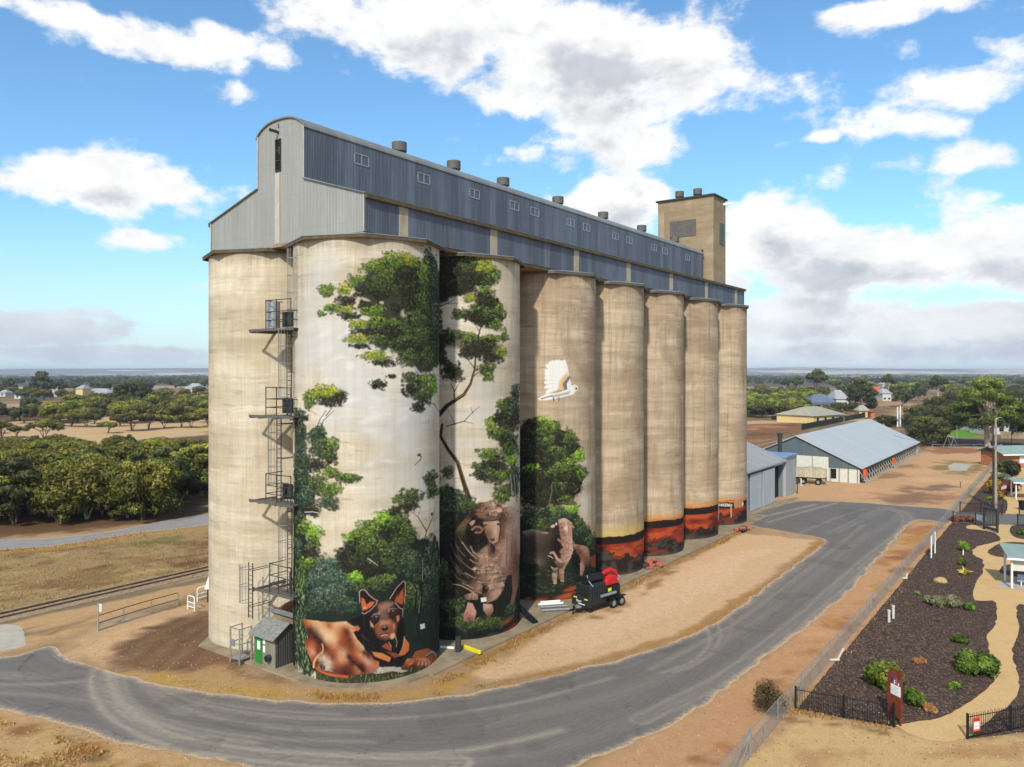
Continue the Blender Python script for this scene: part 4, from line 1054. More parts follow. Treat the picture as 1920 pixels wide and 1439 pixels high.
def paint_silo3(cv):
    cv.frame(800, 800, 3.27)
    cv.dab(960, 300, 100, 130, LN((198, 199, 178)), .6, 0, 1.0); cv.dab(980, 480, 60, 120, LN((202, 205, 187)), .7, 0, 1.0)
    cv.poly([(560, -20), (700, -30), (880, 20), (930, 120), (900, 200), (980, 270), (960, 370), (880, 460), (740, 490), (600, 480), (540, 300)], LN((24, 28, 16)), 0.97, 36, 50)
    foliage(cv, [(640, 40, 75, 90, 'D'), (620, 130, 60, 90, 'D'), (740, 20, 90, 50, 'G'), (800, 70, 85, 60, 'D'), (880, 70, 46, 46, 'G'), (700, 120, 100, 65, 'D'), (740, 90, 60, 40, 'M'), (820, 160, 95, 50, 'M'), (900, 140, 50, 60, 'D'), (935, 180, 42, 42, 'L'),
                 (640, 190, 70, 60, 'D'), (760, 215, 100, 55, 'D'), (640, 265, 65, 36, 'L'), (600, 300, 40, 60, 'D'), (860, 240, 95, 46, 'G'), (945, 290, 42, 42, 'G'), (720, 300, 95, 50, 'D'), (780, 280, 50, 40, 'M'), (860, 330, 90, 50, 'D'), (820, 370, 60, 36, 'M'),
                 (660, 350, 80, 50, 'D'), (640, 430, 70, 55, 'D'), (760, 420, 110, 46, 'D'), (700, 460, 80, 36, 'D'), (860, 450, 55, 36, 'M'), (900, 380, 50, 36, 'D')], 3.0, 1.05, 31)
    cv.frame(800, 440, 3.998)
    foliage(cv, [(880, 1410, 90, 40, 'L'), (920, 1440, 80, 50, 'G'), (800, 1430, 60, 36, 'D')], 3.0, 1.0, 32)
    cv.frame(800, 800, 3.27)
    for pts in ([(765, 360), (768, 400), (745, 500)], [(735, 300), (720, 270)], [(910, 400), (930, 380)]):
        cv.line(pts, (9, 6), LN((96, 96, 76)), 0.9)
    cv.poly([(540, 560), (620, 520), (740, 500), (900, 490), (940, 560), (1000, 640), (1060, 730), (1060, 1140), (540, 1140)], LN((32, 38, 26)), 1, 26, 40)
    foliage(cv, [(640, 540, 80, 55, 'B'), (700, 600, 90, 50, 'M'), (790, 520, 60, 36, 'G'), (890, 510, 55, 36, 'L'), (830, 560, 100, 50, 'B'), (930, 600, 46, 50, 'M'), (960, 650, 60, 50, 'B'), (1010, 700, 36, 50, 'M'), (1030, 760, 30, 60, 'D')], 3.0, 0.8, 33)
    r = random.Random(40)
    for i in range(110):
        x = r.uniform(560, 1050); y = r.uniform(880, 1040)
        cv.dab(x, y, r.uniform(14, 46), r.uniform(5, 12), LN(r.choice([(60, 62, 44), (26, 28, 22), (80, 84, 62), (36, 38, 30)])), 0.6, r.uniform(-0.3, 0.3), 0.9)
    for (x, y, rx, ry) in ((690, 1070, 80, 24), (620, 1060, 40, 20), (860, 1040, 100, 26), (890, 995, 70, 20), (960, 1060, 70, 24), (860, 1080, 60, 16)):
        cv.dab(x, y, rx, ry, LN(r.choice([(176, 62, 34), (156, 48, 30), (186, 84, 44)])), 0.95, -0.15, 0.8)
    cv.poly([(560, 1105), (1060, 1085), (1060, 1180), (560, 1180)], LN((86, 74, 60)), 0.7, 20)
    cv.poly([(1000, 800), (1050, 780), (1050, 870), (1010, 860)], LN((150, 74, 45)), 0.8, 12)
    ewe(cv)
    # white cockatoo
    cv.frame(800, 440, 3.998)
    wh, gy = LN((236, 232, 222)), LN((150, 148, 144))
    for i in range(13):
        t = i / 12
        tip = ((905, 1180), (895, 1145), (893, 1110), (895, 1075), (895, 1045), (897, 1020), (905, 985), (925, 965), (945, 955), (970, 953), (992, 952), (1012, 958), (1032, 952))[i]
        cv.line([(1050, 1130 - 40 * t), ((1050 + tip[0]) / 2 + 6, (1110 + tip[1]) / 2), tip], (50, 26), wh, 1.0, 0.3)
        cv.line([(1040, 1130 - 50 * t), (tip[0] + 12, tip[1] + 6)], (3, 2), LN((196, 186, 160)), 0.7)
    cv.poly([(985, 1165), (1000, 1090), (1055, 1035), (1068, 1075), (1040, 1110), (1025, 1165)], LN((214, 160, 48)), 0.8, 34)
    cv.poly([(1020, 1120), (1065, 1060), (1078, 1070), (1050, 1120), (1055, 1165), (1030, 1165)], LN((110, 112, 118)), 1, 8)
    cv.poly([(1055, 1165), (1080, 1090), (1085, 1150)], wh, 1, 4)
    cv.poly([(835, 1228), (895, 1195), (980, 1188), (1060, 1160), (1090, 1130), (1115, 1124), (1136, 1142), (1130, 1168), (1095, 1200), (1010, 1222), (900, 1243), (842, 1245)], wh, 1, 4)
    cv.poly([(900, 1215), (990, 1195), (1080, 1175), (1060, 1200), (960, 1222)], gy, 0.8, 14)
    cv.line([(860, 1232), (940, 1208)], (12, 8), LN((90, 92, 92)), 0.8)
    cv.dab(1121, 1156, 9, 13, LN((40, 38, 40)), 1, 0.2); cv.dab(1112, 1141, 3.5, 3.5, LN((20, 20, 20)), 1)
    for x in (950, 990):
        cv.line([(x, 1222), (x + 2, 1250)], (8, 6), LN((70, 66, 62)))


def paint_sunset(cv, k, mid_px, horizon_py):
    """red plain under an orange sky round the foot of silo k"""
    cv.frame(0, 0, 1)
    z0 = cv.pm(mid_px, horizon_py)[1]
    X, Z = np.meshgrid(cv.S, cv.Z)
    n = vnoise(X, Z, 0.9, 50 + k, 5); n2 = vnoise(X, Z * 3.2, 0.55, 70 + k, 5)
    sl = (slice(0, cv.nz), slice(0, cv.ns))
    zz = Z + (n - 0.5) * 0.5
    zt = [1.9, 1.7, 1.5, 1.4][k]
    yel = LN((206, 176, 88)) if k == 0 else LN((206, 150, 66))
    cv.blend(sl, smooth((z0 + zt - zz) / zt) ** 1.2, yel, 0.85)
    cv.blend(sl, smooth((z0 + (0.2 if k == 0 else 0.75) - zz) / 0.8), LN((202, 84, 24)), 0.92)
    g1, g2, g3 = LN((146, 54, 30)), LN((92, 38, 26)), LN((186, 84, 40))
    gmask = smooth((z0 - Z) / 0.06 + 0.5)
    cv.blend(sl, gmask, g1, 1)
    cv.blend(sl, gmask * smooth((n2 - 0.5) / 0.12), g3, 0.8)
    cv.blend(sl, gmask * smooth((0.42 - n2) / 0.1), g2, 0.9)
    hill = 0.28 + 0.42 * vnoise(X, X * 0, 0.45, 90 + k, 3) + 0.12 * vnoise(X, X * 0, 3.0, 95 + k, 2)
    hz = z0 - 0.35
    cv.blend(sl, smooth((hz + hill - Z) / 0.05 + 0.5) * smooth((Z - hz + 0.15) / 0.05 + 0.5), LN((38, 26, 24)), 1)
    # scrub and rubble at the bottom
    bt = z0 * (0.42 if k else 0.62)
    bush = (bt + (vnoise(X, X * 0, 0.35, 100 + k, 2) - 0.5) * 1.6 + (vnoise(X, Z, 2.4, 110 + k, 4) - 0.5) * 1.3)
    cv.blend(sl, smooth((bush - Z) / 0.12 + 0.5), LN((30, 32, 28)), 0.95)
    m = smooth((bush - Z) / 0.2)
    cv.blend(sl, m * smooth((vnoise(X, Z * 2, 1.1, 120 + k, 5) - 0.54) / 0.08), LN((78, 72, 62)), 0.7)
    cv.blend(sl, m * smooth((vnoise(X, Z * 2, 0.8, 130 + k, 5) - 0.6) / 0.06), LN((124, 54, 38)), 0.8)
    cv.blend(sl, smooth((0.6 - Z) / 0.5), LN((84, 80, 72)), 0.7)


LET = {'K': [[(0, 0), (0, 4)], [(2, 4), (0, 2), (2, 0)]], 'A': [[(0, 0), (1, 4), (2, 0)], [(.5, 1.5), (1.5, 1.5)]], 'R': [[(0, 0), (0, 4), (2, 3.6), (1.9, 2.3), (0, 2)], [(1, 2), (2, 0)]],
       'O': [[(0, 0), (0, 4), (2, 4), (2, 0), (0, 0)]], 'N': [[(0, 0), (0, 4), (2, 0), (2, 4)]], 'D': [[(0, 0), (0, 4), (1.6, 3.5), (2, 2), (1.6, .5), (0, 0)]]}


def paint_sign(cv):
    """railway name board and small shelter painted on the last silo"""
    cv.frame(1180, 880, 6.54)
    cv.poly([(1190, 385), (1300, 350), (1390, 322), (1415, 340), (1400, 360), (1300, 378)], LN((196, 150, 120)), 1, 4)
    cv.poly([(1275, 385), (1395, 365), (1400, 460), (1290, 480)], LN((190, 136, 90)), 1, 4)
    cv.poly([(1380, 410), (1400, 408), (1400, 440), (1380, 445)], LN((230, 210, 180)), 1, 4)
    cv.line([(1190, 385), (1290, 380)], (7, 6), LN((50, 30, 26)))
    cv.poly([(1090, 412), (1272, 428), (1272, 462), (1090, 458)], LN((30, 26, 28)), 1, 3)
    x = 1096
    for ch in 'KAROONDA':
        for st in LET[ch]:
            cv.line([(x + p[0] * 7.5, 452 + (x - 1090) * 0.03 - p[1] * 7) for p in st], 6.0, LN((226, 222, 214)), 1, 0.2)
        x += 21.5
    cv.line([(1247, 455), (1249, 590)], (9, 9), LN((226, 216, 200)))
    cv.line([(1092, 420), (1092, 620)], (9, 9), LN((200, 170, 150)))


# ------------------------------------------------------------------ silos
def concrete_mat(name, base, dark, warm, stain, mural=False, side=0.5):
    m, T, bs, out = new_mat(name)
    co = T.n('ShaderNodeTexCoord').outputs['Object']
    p = T.sep(co)
    ang = T.m('MULTIPLY', T.m('ARCTAN2', p[1], p[0]), RS)
    oi = T.n('ShaderNodeObjectInfo').outputs['Random']
    off = T.m('MULTIPLY', oi, 37.0)
    z = T.m('ADD', p[2], off)
    rings = T.noise(T.xyz(T.m('MULTIPLY', ang, 0.10), off, T.m('MULTIPLY', z, 1.3)), 1.0, 6, 0.62)
    vert = T.noise(T.xyz(T.m('MULTIPLY', ang, 2.6), off, T.m('MULTIPLY', z, 0.10)), 1.0, 6, 0.65)
    blot = T.noise(T.xyz(T.m('MULTIPLY', ang, 0.22), off, T.m('MULTIPLY', z, 0.16)), 1.0, 6, 0.66, 0.8)
    fine = T.noise(T.xyz(ang, off, z), 7.0, 5, 0.6)
    col = T.mix(T.ramp(rings, 0.34, 0.66), lin(dark), lin(base))
    col = T.mix(T.ramp(blot, 0.42, 0.60, 0, 0.6), col, lin(warm))
    col = T.mix(T.ramp(vert, 0.49, 0.74, 0, stain * 0.75), col, tuple(x * 0.52 for x in lin(warm)))
    rn2 = T.noise(T.xyz(T.m('MULTIPLY', ang, 0.35), off, T.m('MULTIPLY', z, 2.6)), 1.0, 5, 0.7)
    col = T.mix(T.ramp(rn2, 0.54, 0.70, 0, 0.55), col, tuple(x * 0.60 for x in lin(warm)))
    col = T.mix(T.ramp(rn2, 0.42, 0.30, 0, 0.5), col, tuple(min(1, x * 1.18) for x in lin(base)))
    # slip-form lift joints every 1.2 m, thin and broken
    fr = T.m('FRACT', T.m('MULTIPLY', T.m('ADD', p[2], T.m('MULTIPLY', blot, 0.15)), 1 / 1.22))
    jn = T.m('MULTIPLY', T.ramp(fr, 0.0, 0.05, 1, 0), T.ramp(rings, 0.45, 0.7))
    col = T.mix(T.m('MULTIPLY', jn, 0.4), col, tuple(x * 0.5 for x in lin(dark)))
    # jack rod marks up the wall
    fv = T.m('FRACT', T.m('MULTIPLY', ang, 1 / 0.9))
    jv = T.m('MULTIPLY', T.ramp(fv, 0.0, 0.05, 1, 0), T.ramp(vert, 0.45, 0.65))
    col = T.mix(T.m('MULTIPLY', jv, 0.35), col, tuple(x * 0.5 for x in lin(dark)))
    # browner in uneven streaks towards the top
    top = T.ramp(T.m('ADD', p[2], T.m('MULTIPLY', vert, 3.0)), 28.0, 29.4)
    col = T.mix(T.m('MULTIPLY', top, 0.45), col, lin((104, 88, 64)))
    col = T.mix(T.ramp(fine, 0.35, 0.75, 0, 0.25), col, tuple(x * 0.75 for x in lin(base)))
    brd = T.noise(T.xyz(T.m('MULTIPLY', ang, 8.0), off, T.m('MULTIPLY', z, 0.35)), 1.0, 3, 0.6)
    rg2 = T.noise(T.xyz(T.m('MULTIPLY', ang, 0.06), off, T.m('MULTIPLY', z, 0.55)), 1.0, 3, 0.6)
    bb = T.m('MULTIPLY', T.ramp(brd, 0.35, 0.65, 0.94, 1.04), T.ramp(rg2, 0.36, 0.62, 0.84, 1.05))
    col = T.mix(1.0, col, T.n('ShaderNodeCombineColor', {0: bb, 1: bb, 2: T.m('MULTIPLY', bb, T.ramp(rg2, 0.36, 0.62, 0.96, 1.0))}).outputs[0], 'MULTIPLY')
    if mural:
        at = T.n('ShaderNodeAttribute', attribute_name='paint')
        streak = T.ramp(vert, 0.3, 0.75, 1.06, 0.90)
        pc = T.mix(1.0, at.outputs['Color'], T.n('ShaderNodeCombineColor', {0: streak, 1: streak, 2: streak}).outputs[0], 'MULTIPLY')
        wear = T.ramp(T.m('ADD', T.m('MULTIPLY', vert, 0.6), T.m('MULTIPLY', fine, 0.4)), 0.44, 0.72, 1, 0.97)
        col = T.mix(T.m('MULTIPLY', at.outputs['Alpha'], wear), col, pc)
    bp = T.n('ShaderNodeBump', {'Strength': 0.35, 'Distance': 0.03, 'Height': T.m('ADD', fine, T.m('MULTIPLY', rings, 1.5))})
    setp(T, bs, col=col, rough=0.92, spec=0.15, normal=bp.outputs[0])
    return m


def silo_mesh(name, c, cv):
    """tensor grid round the silo: fine where painted, coarse elsewhere"""
    phi0 = math.atan2(-c.y, -c.x)
    if cv is None:
        ph = phi0 + np.linspace(-math.pi, math.pi, 129)
        zs = np.array([0, 4, 10, 18, ZS])
        rgba = None
    else:
        fine = cv.S / RS
        nb = 24
        rest = np.linspace(fine[-1], 2 * math.pi + fine[0], nb)[1:]
        ph = phi0 + np.concatenate([fine, rest])
        zs = cv.Z if cv.Z[-1] >= ZS - 0.1 else np.concatenate([cv.Z, [ZS]])
        rgba = np.zeros((len(zs), len(ph), 4))
        rgba[:cv.nz, :cv.ns, :3] = cv.rgb * MURK
        rgba[:cv.nz, :cv.ns, 3] = cv.a
        rgba[:, cv.ns:, :3] = 0.2
    P, Z = np.meshgrid(ph, zs)
    V = np.stack([np.cos(P) * RS, np.sin(P) * RS, Z], -1).reshape(-1, 3)
    me = grid_mesh(name, V, len(zs), len(ph))
    if rgba is not None:
        set_color(me, 'paint', rgba.reshape(-1, 4))
    me.polygons.foreach_set('use_smooth', np.ones(len(me.polygons), bool))
    return me


SC_A = [B(t, VA) for t in TC]
SC_B = [B(t, VB) for t in TC]


def build_silos():
    mA = concrete_mat('painted silo concrete', (208, 196, 174), (190, 176, 152), (180, 160, 130), 0.32, True)
    mA2 = concrete_mat('brown stained silo concrete', (196, 175, 147), (170, 149, 121), (150, 125, 97), 0.8, True)
    mB = concrete_mat('pale silo concrete', (208, 195, 170), (188, 174, 148), (180, 160, 130), 0.28)
    mC = concrete_mat('rear silo concrete', (196, 176, 142), (174, 152, 118), (166, 138, 104), 0.5)
    labA = ['corner grain silo painted with a brown dog under tall green trees',
            'grain silo painted with the largest sheep and a curved tree trunk',
            'grain silo painted with a white cockatoo above a small sheep and lamb',
            'bare grain silo with a yellow dusk horizon at its foot, behind the black machine',
            'grain silo with an unbroken orange and red plain at its foot, one before the painted name board',
            'grain silo between the plain red footed one and the painted name board',
            'last grain silo of the painted row with a black station name board at its foot']
    labA[4] = 'grain silo with orange glow over a red plain, next after the yellow dusk one'
    out = []
    for k, c in enumerate(SC_A):
        if k < 3:
            cv = Canvas(c, 0.036 if k == 0 else 0.04, ZS)
            (paint_silo1, paint_silo2, paint_silo3)[k](cv)
        else:
            cv = Canvas(c, 0.05, 8.6)
            paint_sunset(cv, k - 3, [1160, 1245, 1313, 1370][k - 3], [1010, 981, 957, 946][k - 3])
            if k == 6: paint_sign(cv)
        # never let paint wrap beyond the wall's visible half in streaks: fade at the grid's ends
        edge = smooth((cv.smax - np.abs(cv.S)) / 0.6)[None, :]
        cv.a = cv.a * edge
        o = link_mesh('grain_silo', silo_mesh('grain_silo', c, cv), mA if k < 2 else mA2)
        o.location = (c.x, c.y, 0)
        tag(o, labA[k], 'grain silo', 'concrete grain silos')
        out.append(o)
    for k, c in enumerate(SC_B):
        o = link_mesh('grain_silo', silo_mesh('grain_silo', c, None), mB if k == 0 else mC)
        o.location = (c.x, c.y, 0)
        tag(o, 'unpainted pale grain silo with ladders and platforms up its side' if k == 0 else
            'plain unpainted grain silo hidden in the rear row behind the painted ones', 'grain silo', 'concrete grain silos' if k == 0 else 'rear row silos')
        out.append(o)
    return out


silos = build_silos()


def access(o):
    DV = 3.4
    def B(t, v, z=0.0, _b=globals()["B"]): return _b(t, v + DV, z)
    class MB(globals()["MB"]):
        def bt(s, t0, t1, v0, v1, z0, z1, mi=0): return super().bt(t0, t1, v0 + DV, v1 + DV, z0, z1, mi)
    """platforms with rails and caged ladders, parts of the pale silo"""
    def platform(z, v0, v1, u0, u1, back=True):
        m = MB()
        m.bt(u0, u1, v0, v1, z - 0.05, z)                       # deck
        m.bt(u0 - 0.06, u0, v0 - 0.1, v1 + 0.9, z - 0.15, z + 0.02)   # outer channel
        m.bt(u1, u1 + 0.06, v0, v1 - 0.6, z - 0.2, z)
        for v in (v0 + 0.2, (v0 + v1) / 2, v1 - 0.1, v1 + 0.8):
            m.bt(u0, u0 + 2.6, v, v + 0.08, z - 0.22, z - 0.06)
        pl = m.build('platform', M['fascia_grey'], o)
        r = MB()
        up = Vector((0, 0, 1))
        def post(t, v, h=1.15): r.tube(B(t, v, z), B(t, v, z + h), 0.035, n=6)
        def rail(t0, va, t1, vb, h): r.tube(B(t0, va, z + h), B(t1, vb, z + h), 0.03, n=6)
        vs = [v0 + 0.15, (v0 + v1 * 1.0) / 2 - 0.2, v1 - 0.9]
        for v in vs: post(u0 - 0.03, v, 1.9)
        post(u1, v0 + 0.15, 1.2); post(u1, (v0 + v1) / 2, 1.2)
        for h in (0.55, 1.1, 1.85): rail(u0 - 0.03, vs[0], u0 - 0.03, vs[-1], h)
        for h in (0.55, 1.1): rail(u0 - 0.03, vs[0], u1, v0 + 0.15, h)
        for h in (0.55, 1.1, 1.85): rail(u0 - 0.03, vs[-1], u1 + 0.3, vs[-1], h)
        r.build('railing', M['dkmetal'], pl)
        return pl
    def ladder(v, t, z0, z1, cage=True, face=-1):
        m = MB()
        for s in (-0.22, 0.22):
            m.beam(B(t, v + s, z0), B(t, v + s, z1), 0.06, 0.06)
        z = z0 + 0.15
        while z < z1 - 0.1:
            m.tube(B(t, v - 0.22, z), B(t, v + 0.22, z), 0.018, n=5); z += 0.3
        for z in (z0 + 0.8, (z0 + z1) / 2, z1 - 0.5):
            for s in (-0.22, 0.22): m.beam(B(t, v + s, z), B(t + 1.5, v + s, z), 0.04, 0.04)
        ld = m.build('ladder', M['dkmetal'], o)
        if cage:
            c = MB()
            n = 7
            arc = [(t - 0.42 - 0.36 * math.sin(math.pi * i / (n - 1)), v - 0.36 * math.cos(math.pi * i / (n - 1))) for i in range(n)]
            for (a, b) in arc: c.beam(B(a, b, z0 + 1.2), B(a, b, z1), 0.045, 0.012)
            z = z0 + 1.2
            while z <= z1 + 0.01:
                c.path([B(t, v - 0.36, z)] + [B(a, b, z) for a, b in arc] + [B(t, v + 0.36, z)], 0.022, 5); z += 1.1
            c.build('safety_cage', M['galv'], ld)
        return ld
    zs = [22.15, 16.45, 10.8, 4.95]
    for i, z in enumerate(zs):
        platform(z, 1.4, 5.0 if i < 3 else 4.6, -1.62, -0.6)
    # small drum on the top platform
    MB().tube(B(-0.9, 4.3, 22.15), B(-0.9, 4.3, 24.0), 0.42, n=20).build('tank', M['galv'], o, True)
    for i, z in enumerate(zs[:3]):
        m = MB()
        for v in (2.2, 2.75, 3.3): m.bt(-0.7, -0.55, v, v + 0.35, z + 0.15, z + 1.15)
        m.build('cabinet', M['dkmetal'], o)
    ladder(1.95, -0.75, 22.15, 27.3)
    ladder(2.35, -1.15, 16.5, 22.1)
    ladder(3.4, -1.15, 10.85, 16.4)
    ladder(2.3, -1.15, 5.0, 10.75)
    ladder(5.6, -1.75, 2.9, 6.6)
    # ground cage and steps
    m = MB()
    for (t, v) in ((-2.6, 5.6), (-2.6, 6.6), (-1.7, 5.6), (-1.7, 6.6)):
        m.beam(B(t, v, 0.0), B(t, v, 2.4), 0.09, 0.09)
    for z in (0.35, 1.35, 2.35):
        m.beam(B(-2.6, 5.6, z), B(-2.6, 6.6, z), 0.05, 0.05); m.beam(B(-1.7, 5.6, z), B(-2.6, 5.6, z), 0.05, 0.05); m.beam(B(-1.7, 6.6, z), B(-2.6, 6.6, z), 0.05, 0.05)
    m.bt(-2.6, -1.7, 5.6, 6.6, 0.3, 0.36)
    m.bt(-2.63, -2.58, 6.1, 6.5, 1.15, 1.6)
    m.build('entry_cage', M['galv'], o)
access(silos[7])


# ------------------------------------------------------------------ gallery on top of the silos
def build_gallery():
    L = 68.2; WD = 16.2
    root = empty('conveyor_gallery', B(0, 0, ZS), 'long blue grey corrugated gallery with raised roof running along the silo tops', 'gallery')
    nlong = tuple(U); nend = tuple(W)
    mlong = sheet_metal('blue grey sheet, long wall', (100, 105, 114), U, 0.14, 0.6, 0.15, 0.3, 0.30)  # the long wall's shade is put into this darker, bluer colour
    mend = sheet_metal('pale grey sheet, end wall', (160, 158, 148), W, 0.14, 0.55, 0.25, 0.12, 0.07)  # same cladding in a paler colour for the sunlit end
    mroof = sheet_metal('weathered roof sheet', (140, 140, 134), U, 0.2, 0.55, 0.3, 0.3, 0.15)
    v0, v1 = 5.7, 10.61
    zb, ze, zr, zw, za = 28.0, 30.37, 32.1, 35.7, 36.45
    def arch(n=12):
        pts = []
        for i in range(n + 1):
            x = -1 + 2 * i / n
            # flat barrel with rounded shoulders
            pts.append((v0 + (v1 - v0) * i / n, zw + (za - zw) * (1 - abs(x) ** 2.9)))
        return pts
    prof = [(0, zb), (0, ze), (v0, zr)] + arch() + [(v1, zr), (WD, ze), (WD, zb)]
    for t, s in ((0.0, 1), (L, -1)):
        m = MB()
        f = [B(t, v, z) for v, z in prof]; b = [B(t + 0.08 * s, v, z) for v, z in prof]
        m.loft(f, b)
        m.build('end_wall', mend, root)
    def strip(name, va, za_, vb, zb_, mat, t0=0.08, t1=L - 0.08, th=0.06, parent=root):
        m = MB()
        d = Vector((0, 0, 0)) + (W * (vb - va)) + Vector((0, 0, zb_ - za_)); d.normalize()
        nrm = U.cross(d).normalized() * th
        m.loft([B(t0, va, za_), B(t1, va, za_), B(t1, vb, zb_), B(t0, vb, zb_)], [p + nrm for p in (B(t0, va, za_), B(t1, va, za_), B(t1, vb, zb_), B(t0, vb, zb_))])
        return m.build(name, mat, parent)
    lw = strip('lower_wall', 0, zb, 0, ze, mlong); strip('lower_wall', WD, zb, WD, ze, mlong)
    uw = strip('upper_wall', v0, zr, v0, zw - 0.05, mlong); strip('upper_wall', v1, zr, v1, zw - 0.05, mlong)
    strip('lower_roof', -0.2, ze - 0.05, v0, zr, mroof, -0.15, L + 0.15); strip('lower_roof', WD + 0.2, ze - 0.05, v1, zr, mroof, -0.15, L + 0.15)
    a = arch()
    m = MB()
    outer = [(v0 - 0.12, zw - 0.2)] + a + [(v1 + 0.12, zw - 0.2)]
    def off(p, e): return (p[0], p[1] + e)
    f0 = [B(-0.12, v, z + 0.08) for v, z in outer] + [B(-0.12, v, z - 0.02) for v, z in reversed(outer)]
    f1 = [B(L + 0.1, v, z + 0.08) for v, z in outer] + [B(L + 0.1, v, z - 0.02) for v, z in reversed(outer)]
    m.loft(f0, f1)
    m.build('upper_roof', mroof, root, smooth=True)
    # flashings and fascias
    m = MB()
    m.bt(-0.06, L, -0.30, -0.10, ze - 0.32, ze - 0.06); m.build('fascia', M['fascia'], root)
    m = MB(); m.bt(-0.06, L, WD + 0.1, WD + 0.3, ze - 0.32, ze - 0.06); m.build('fascia', M['fascia'], root)
    m = MB()
    m.beam(B(-0.04, 0, ze + 0.02), B(-0.04, v0, zr + 0.05), 0.07, 0.07); m.build('corner_flashing', M['flash'], root); m = MB(); m.beam(B(-0.04, WD, ze + 0.02), B(-0.04, v1, zr + 0.05), 0.07, 0.07)
    m.build('corner_flashing', M['flash'], root)
    for va, a0, a1 in ((0, zb, ze), (WD, zb, ze), (v0, zr, zw), (v1, zr, zw)):
        m = MB(); m.beam(B(-0.05, va, a0), B(-0.05, va, a1), 0.07, 0.07); m.build('corner_flashing', M['flash'], root)
    m = MB()
    m.bt(-0.02, L, 0.1, WD - 0.1, zb - 0.18, zb + 0.02)
    m.build('deck', M['slab'], root)
    # translucent panels in the lower wall, one over each silo
    for t in (3.4, 13.1, 25.1, 35.0, 45.0, 55.0, 65.0):
        MB().bt(t - 0.42, t + 0.42, -0.085, -0.062, zb + 0.1, ze - 0.3).build('light_panel', M['cream_panel'], root)
    MB().box(B(-0.035, 8.45, 30.45), (0.03, 0.5, 4.8), axes=(U, W)).build('light_panel', simple('dusty pale sheet', (178, 170, 154), 0.7, 0, 0.08, 1, dirt=((150, 140, 118), 0.6)), root)
    # windows of the upper wall
    for i, t in enumerate((5.06, 11.6, 17.9, 23.7, 27.0, 33.4, 36.6, 42.9, 46.2, 52.7, 55.8, 62.7)):
        fr = MB()
        zc = 34.42
        w2, h2 = 0.72, 0.40
        for (a0, a1, b0, b1) in ((-w2, w2, -h2, -h2 + 0.09), (-w2, w2, h2 - 0.07, h2), (-w2, -w2 + 0.08, -h2, h2), (w2 - 0.08, w2, -h2, h2), (-0.04, 0.04, -h2 + 0.09, h2 - 0.07)):
            fr.bt(t + a0, t + a1, v0 - 0.09, v0 - 0.005, zc + b0, zc + b1)
        wn = fr.build('window', M['win_frame'], root)
        MB().bt(t - w2 + 0.08, t + w2 - 0.08, v0 - 0.04, v0 - 0.006, zc - h2 + 0.09, zc + h2 - 0.07).build('pane', M['glass'] if i % 4 else M['dark'], wn)
    # louvred opening and hoist beam in the end wall
    m = MB()
    vv = 8.35
    for (a0, a1, b0, b1) in ((-0.30, 0.30, 0, 0.07), (-0.30, 0.30, 2.13, 2.2), (-0.30, -0.24, 0.07, 2.13), (0.24, 0.30, 0.07, 2.13), (-0.24, 0.24, 0.7, 0.76), (-0.24, 0.24, 1.4, 1.46)):
        m.bt(-0.07, -0.005, vv + a0, vv + a1, 32.95 + b0, 32.95 + b1)
    lv = m.build('louvre', M['dkmetal'], root)
    m = MB()
    for i in range(13):
        z = 33.08 + i * 0.15
        m.bt(-0.05, -0.012, vv - 0.24, vv + 0.24, z, z + 0.06)
    m.bt(-0.012, -0.002, vv - 0.24, vv + 0.24, 33.02, 35.08)
    m.build('blade', M['black'], lv)
    MB().bt(-0.10, -0.08, vv - 0.22, vv - 0.14, 34.1, 34.6).build('loose_sheet', M['fascia_grey'], lv)
    m = MB(); m.beam(B(0.1, 8.35, 35.62), B(-0.75, 8.35, 35.62), 0.12, 0.18); m.beam(B(-0.02, 8.35, 35.9), B(-0.02, 8.35, 36.2), 0.1, 0.05)
    m.build('hoist_beam', M['dkmetal'], root)
    # eight sided caps over the parts of the silos that stand out beyond the gallery
    RC = (RS + 0.16) / math.cos(math.pi / 8)
    def cap(t, v, side):
        def ring(r, z, ph=0.0): return [B(t + r * math.cos(ph + i * math.pi / 4), v + r * math.sin(ph + i * math.pi / 4), z) for i in range(8)]
        m = MB()
        m.loft(ring(RC, 27.83), ring(RC - 1.6, 28.12))
        m.loft(ring(RC, 27.78), ring(RC, 27.83))
        m.build('silo_cap', mroof, root)
        m = MB()
        A, Bb = ring(RC - 0.03, 27.58), ring(RC - 0.03, 27.79)
        C, D = ring(RC - 0.10, 27.58), ring(RC - 0.10, 27.79)
        for i in range(8):
            j = (i + 1) % 8
            m.loft([A[i], A[j], C[j], C[i]], [Bb[i], Bb[j], D[j], D[i]])
        m.build('cap_fascia', M['fascia'] if t < 20 else M['fascia_grey'], root)
    for t in TC:
        cap(t, VA, 0)
    cap(TC[0], VB, 1)
    for t in TC[1:]: cap(t, VB, 1)
    # roof ventilators
    for t in (11.4, 18.1, 25.3, 34.9, 44.5, 54.3, 64.2):
        m = MB()
        z = za - 0.1
        m.tube(B(t, 8.1, z), B(t, 8.1, z + 0.55), 0.36, n=20)
        m.tube(B(t, 8.1, z + 0.42), B(t, 8.1, z + 0.55), 0.42, 0.58, n=20)
        m.tube(B(t, 8.1, z + 0.55), B(t, 8.1, z + 1.25), 0.60, n=20)
        m.tube(B(t, 8.1, z + 1.25), B(t, 8.1, z + 1.32), 0.56, 0.2, n=20)
        m.build('roof_vent', M['fascia_grey'], root, smooth=True)
    return root
build_gallery()


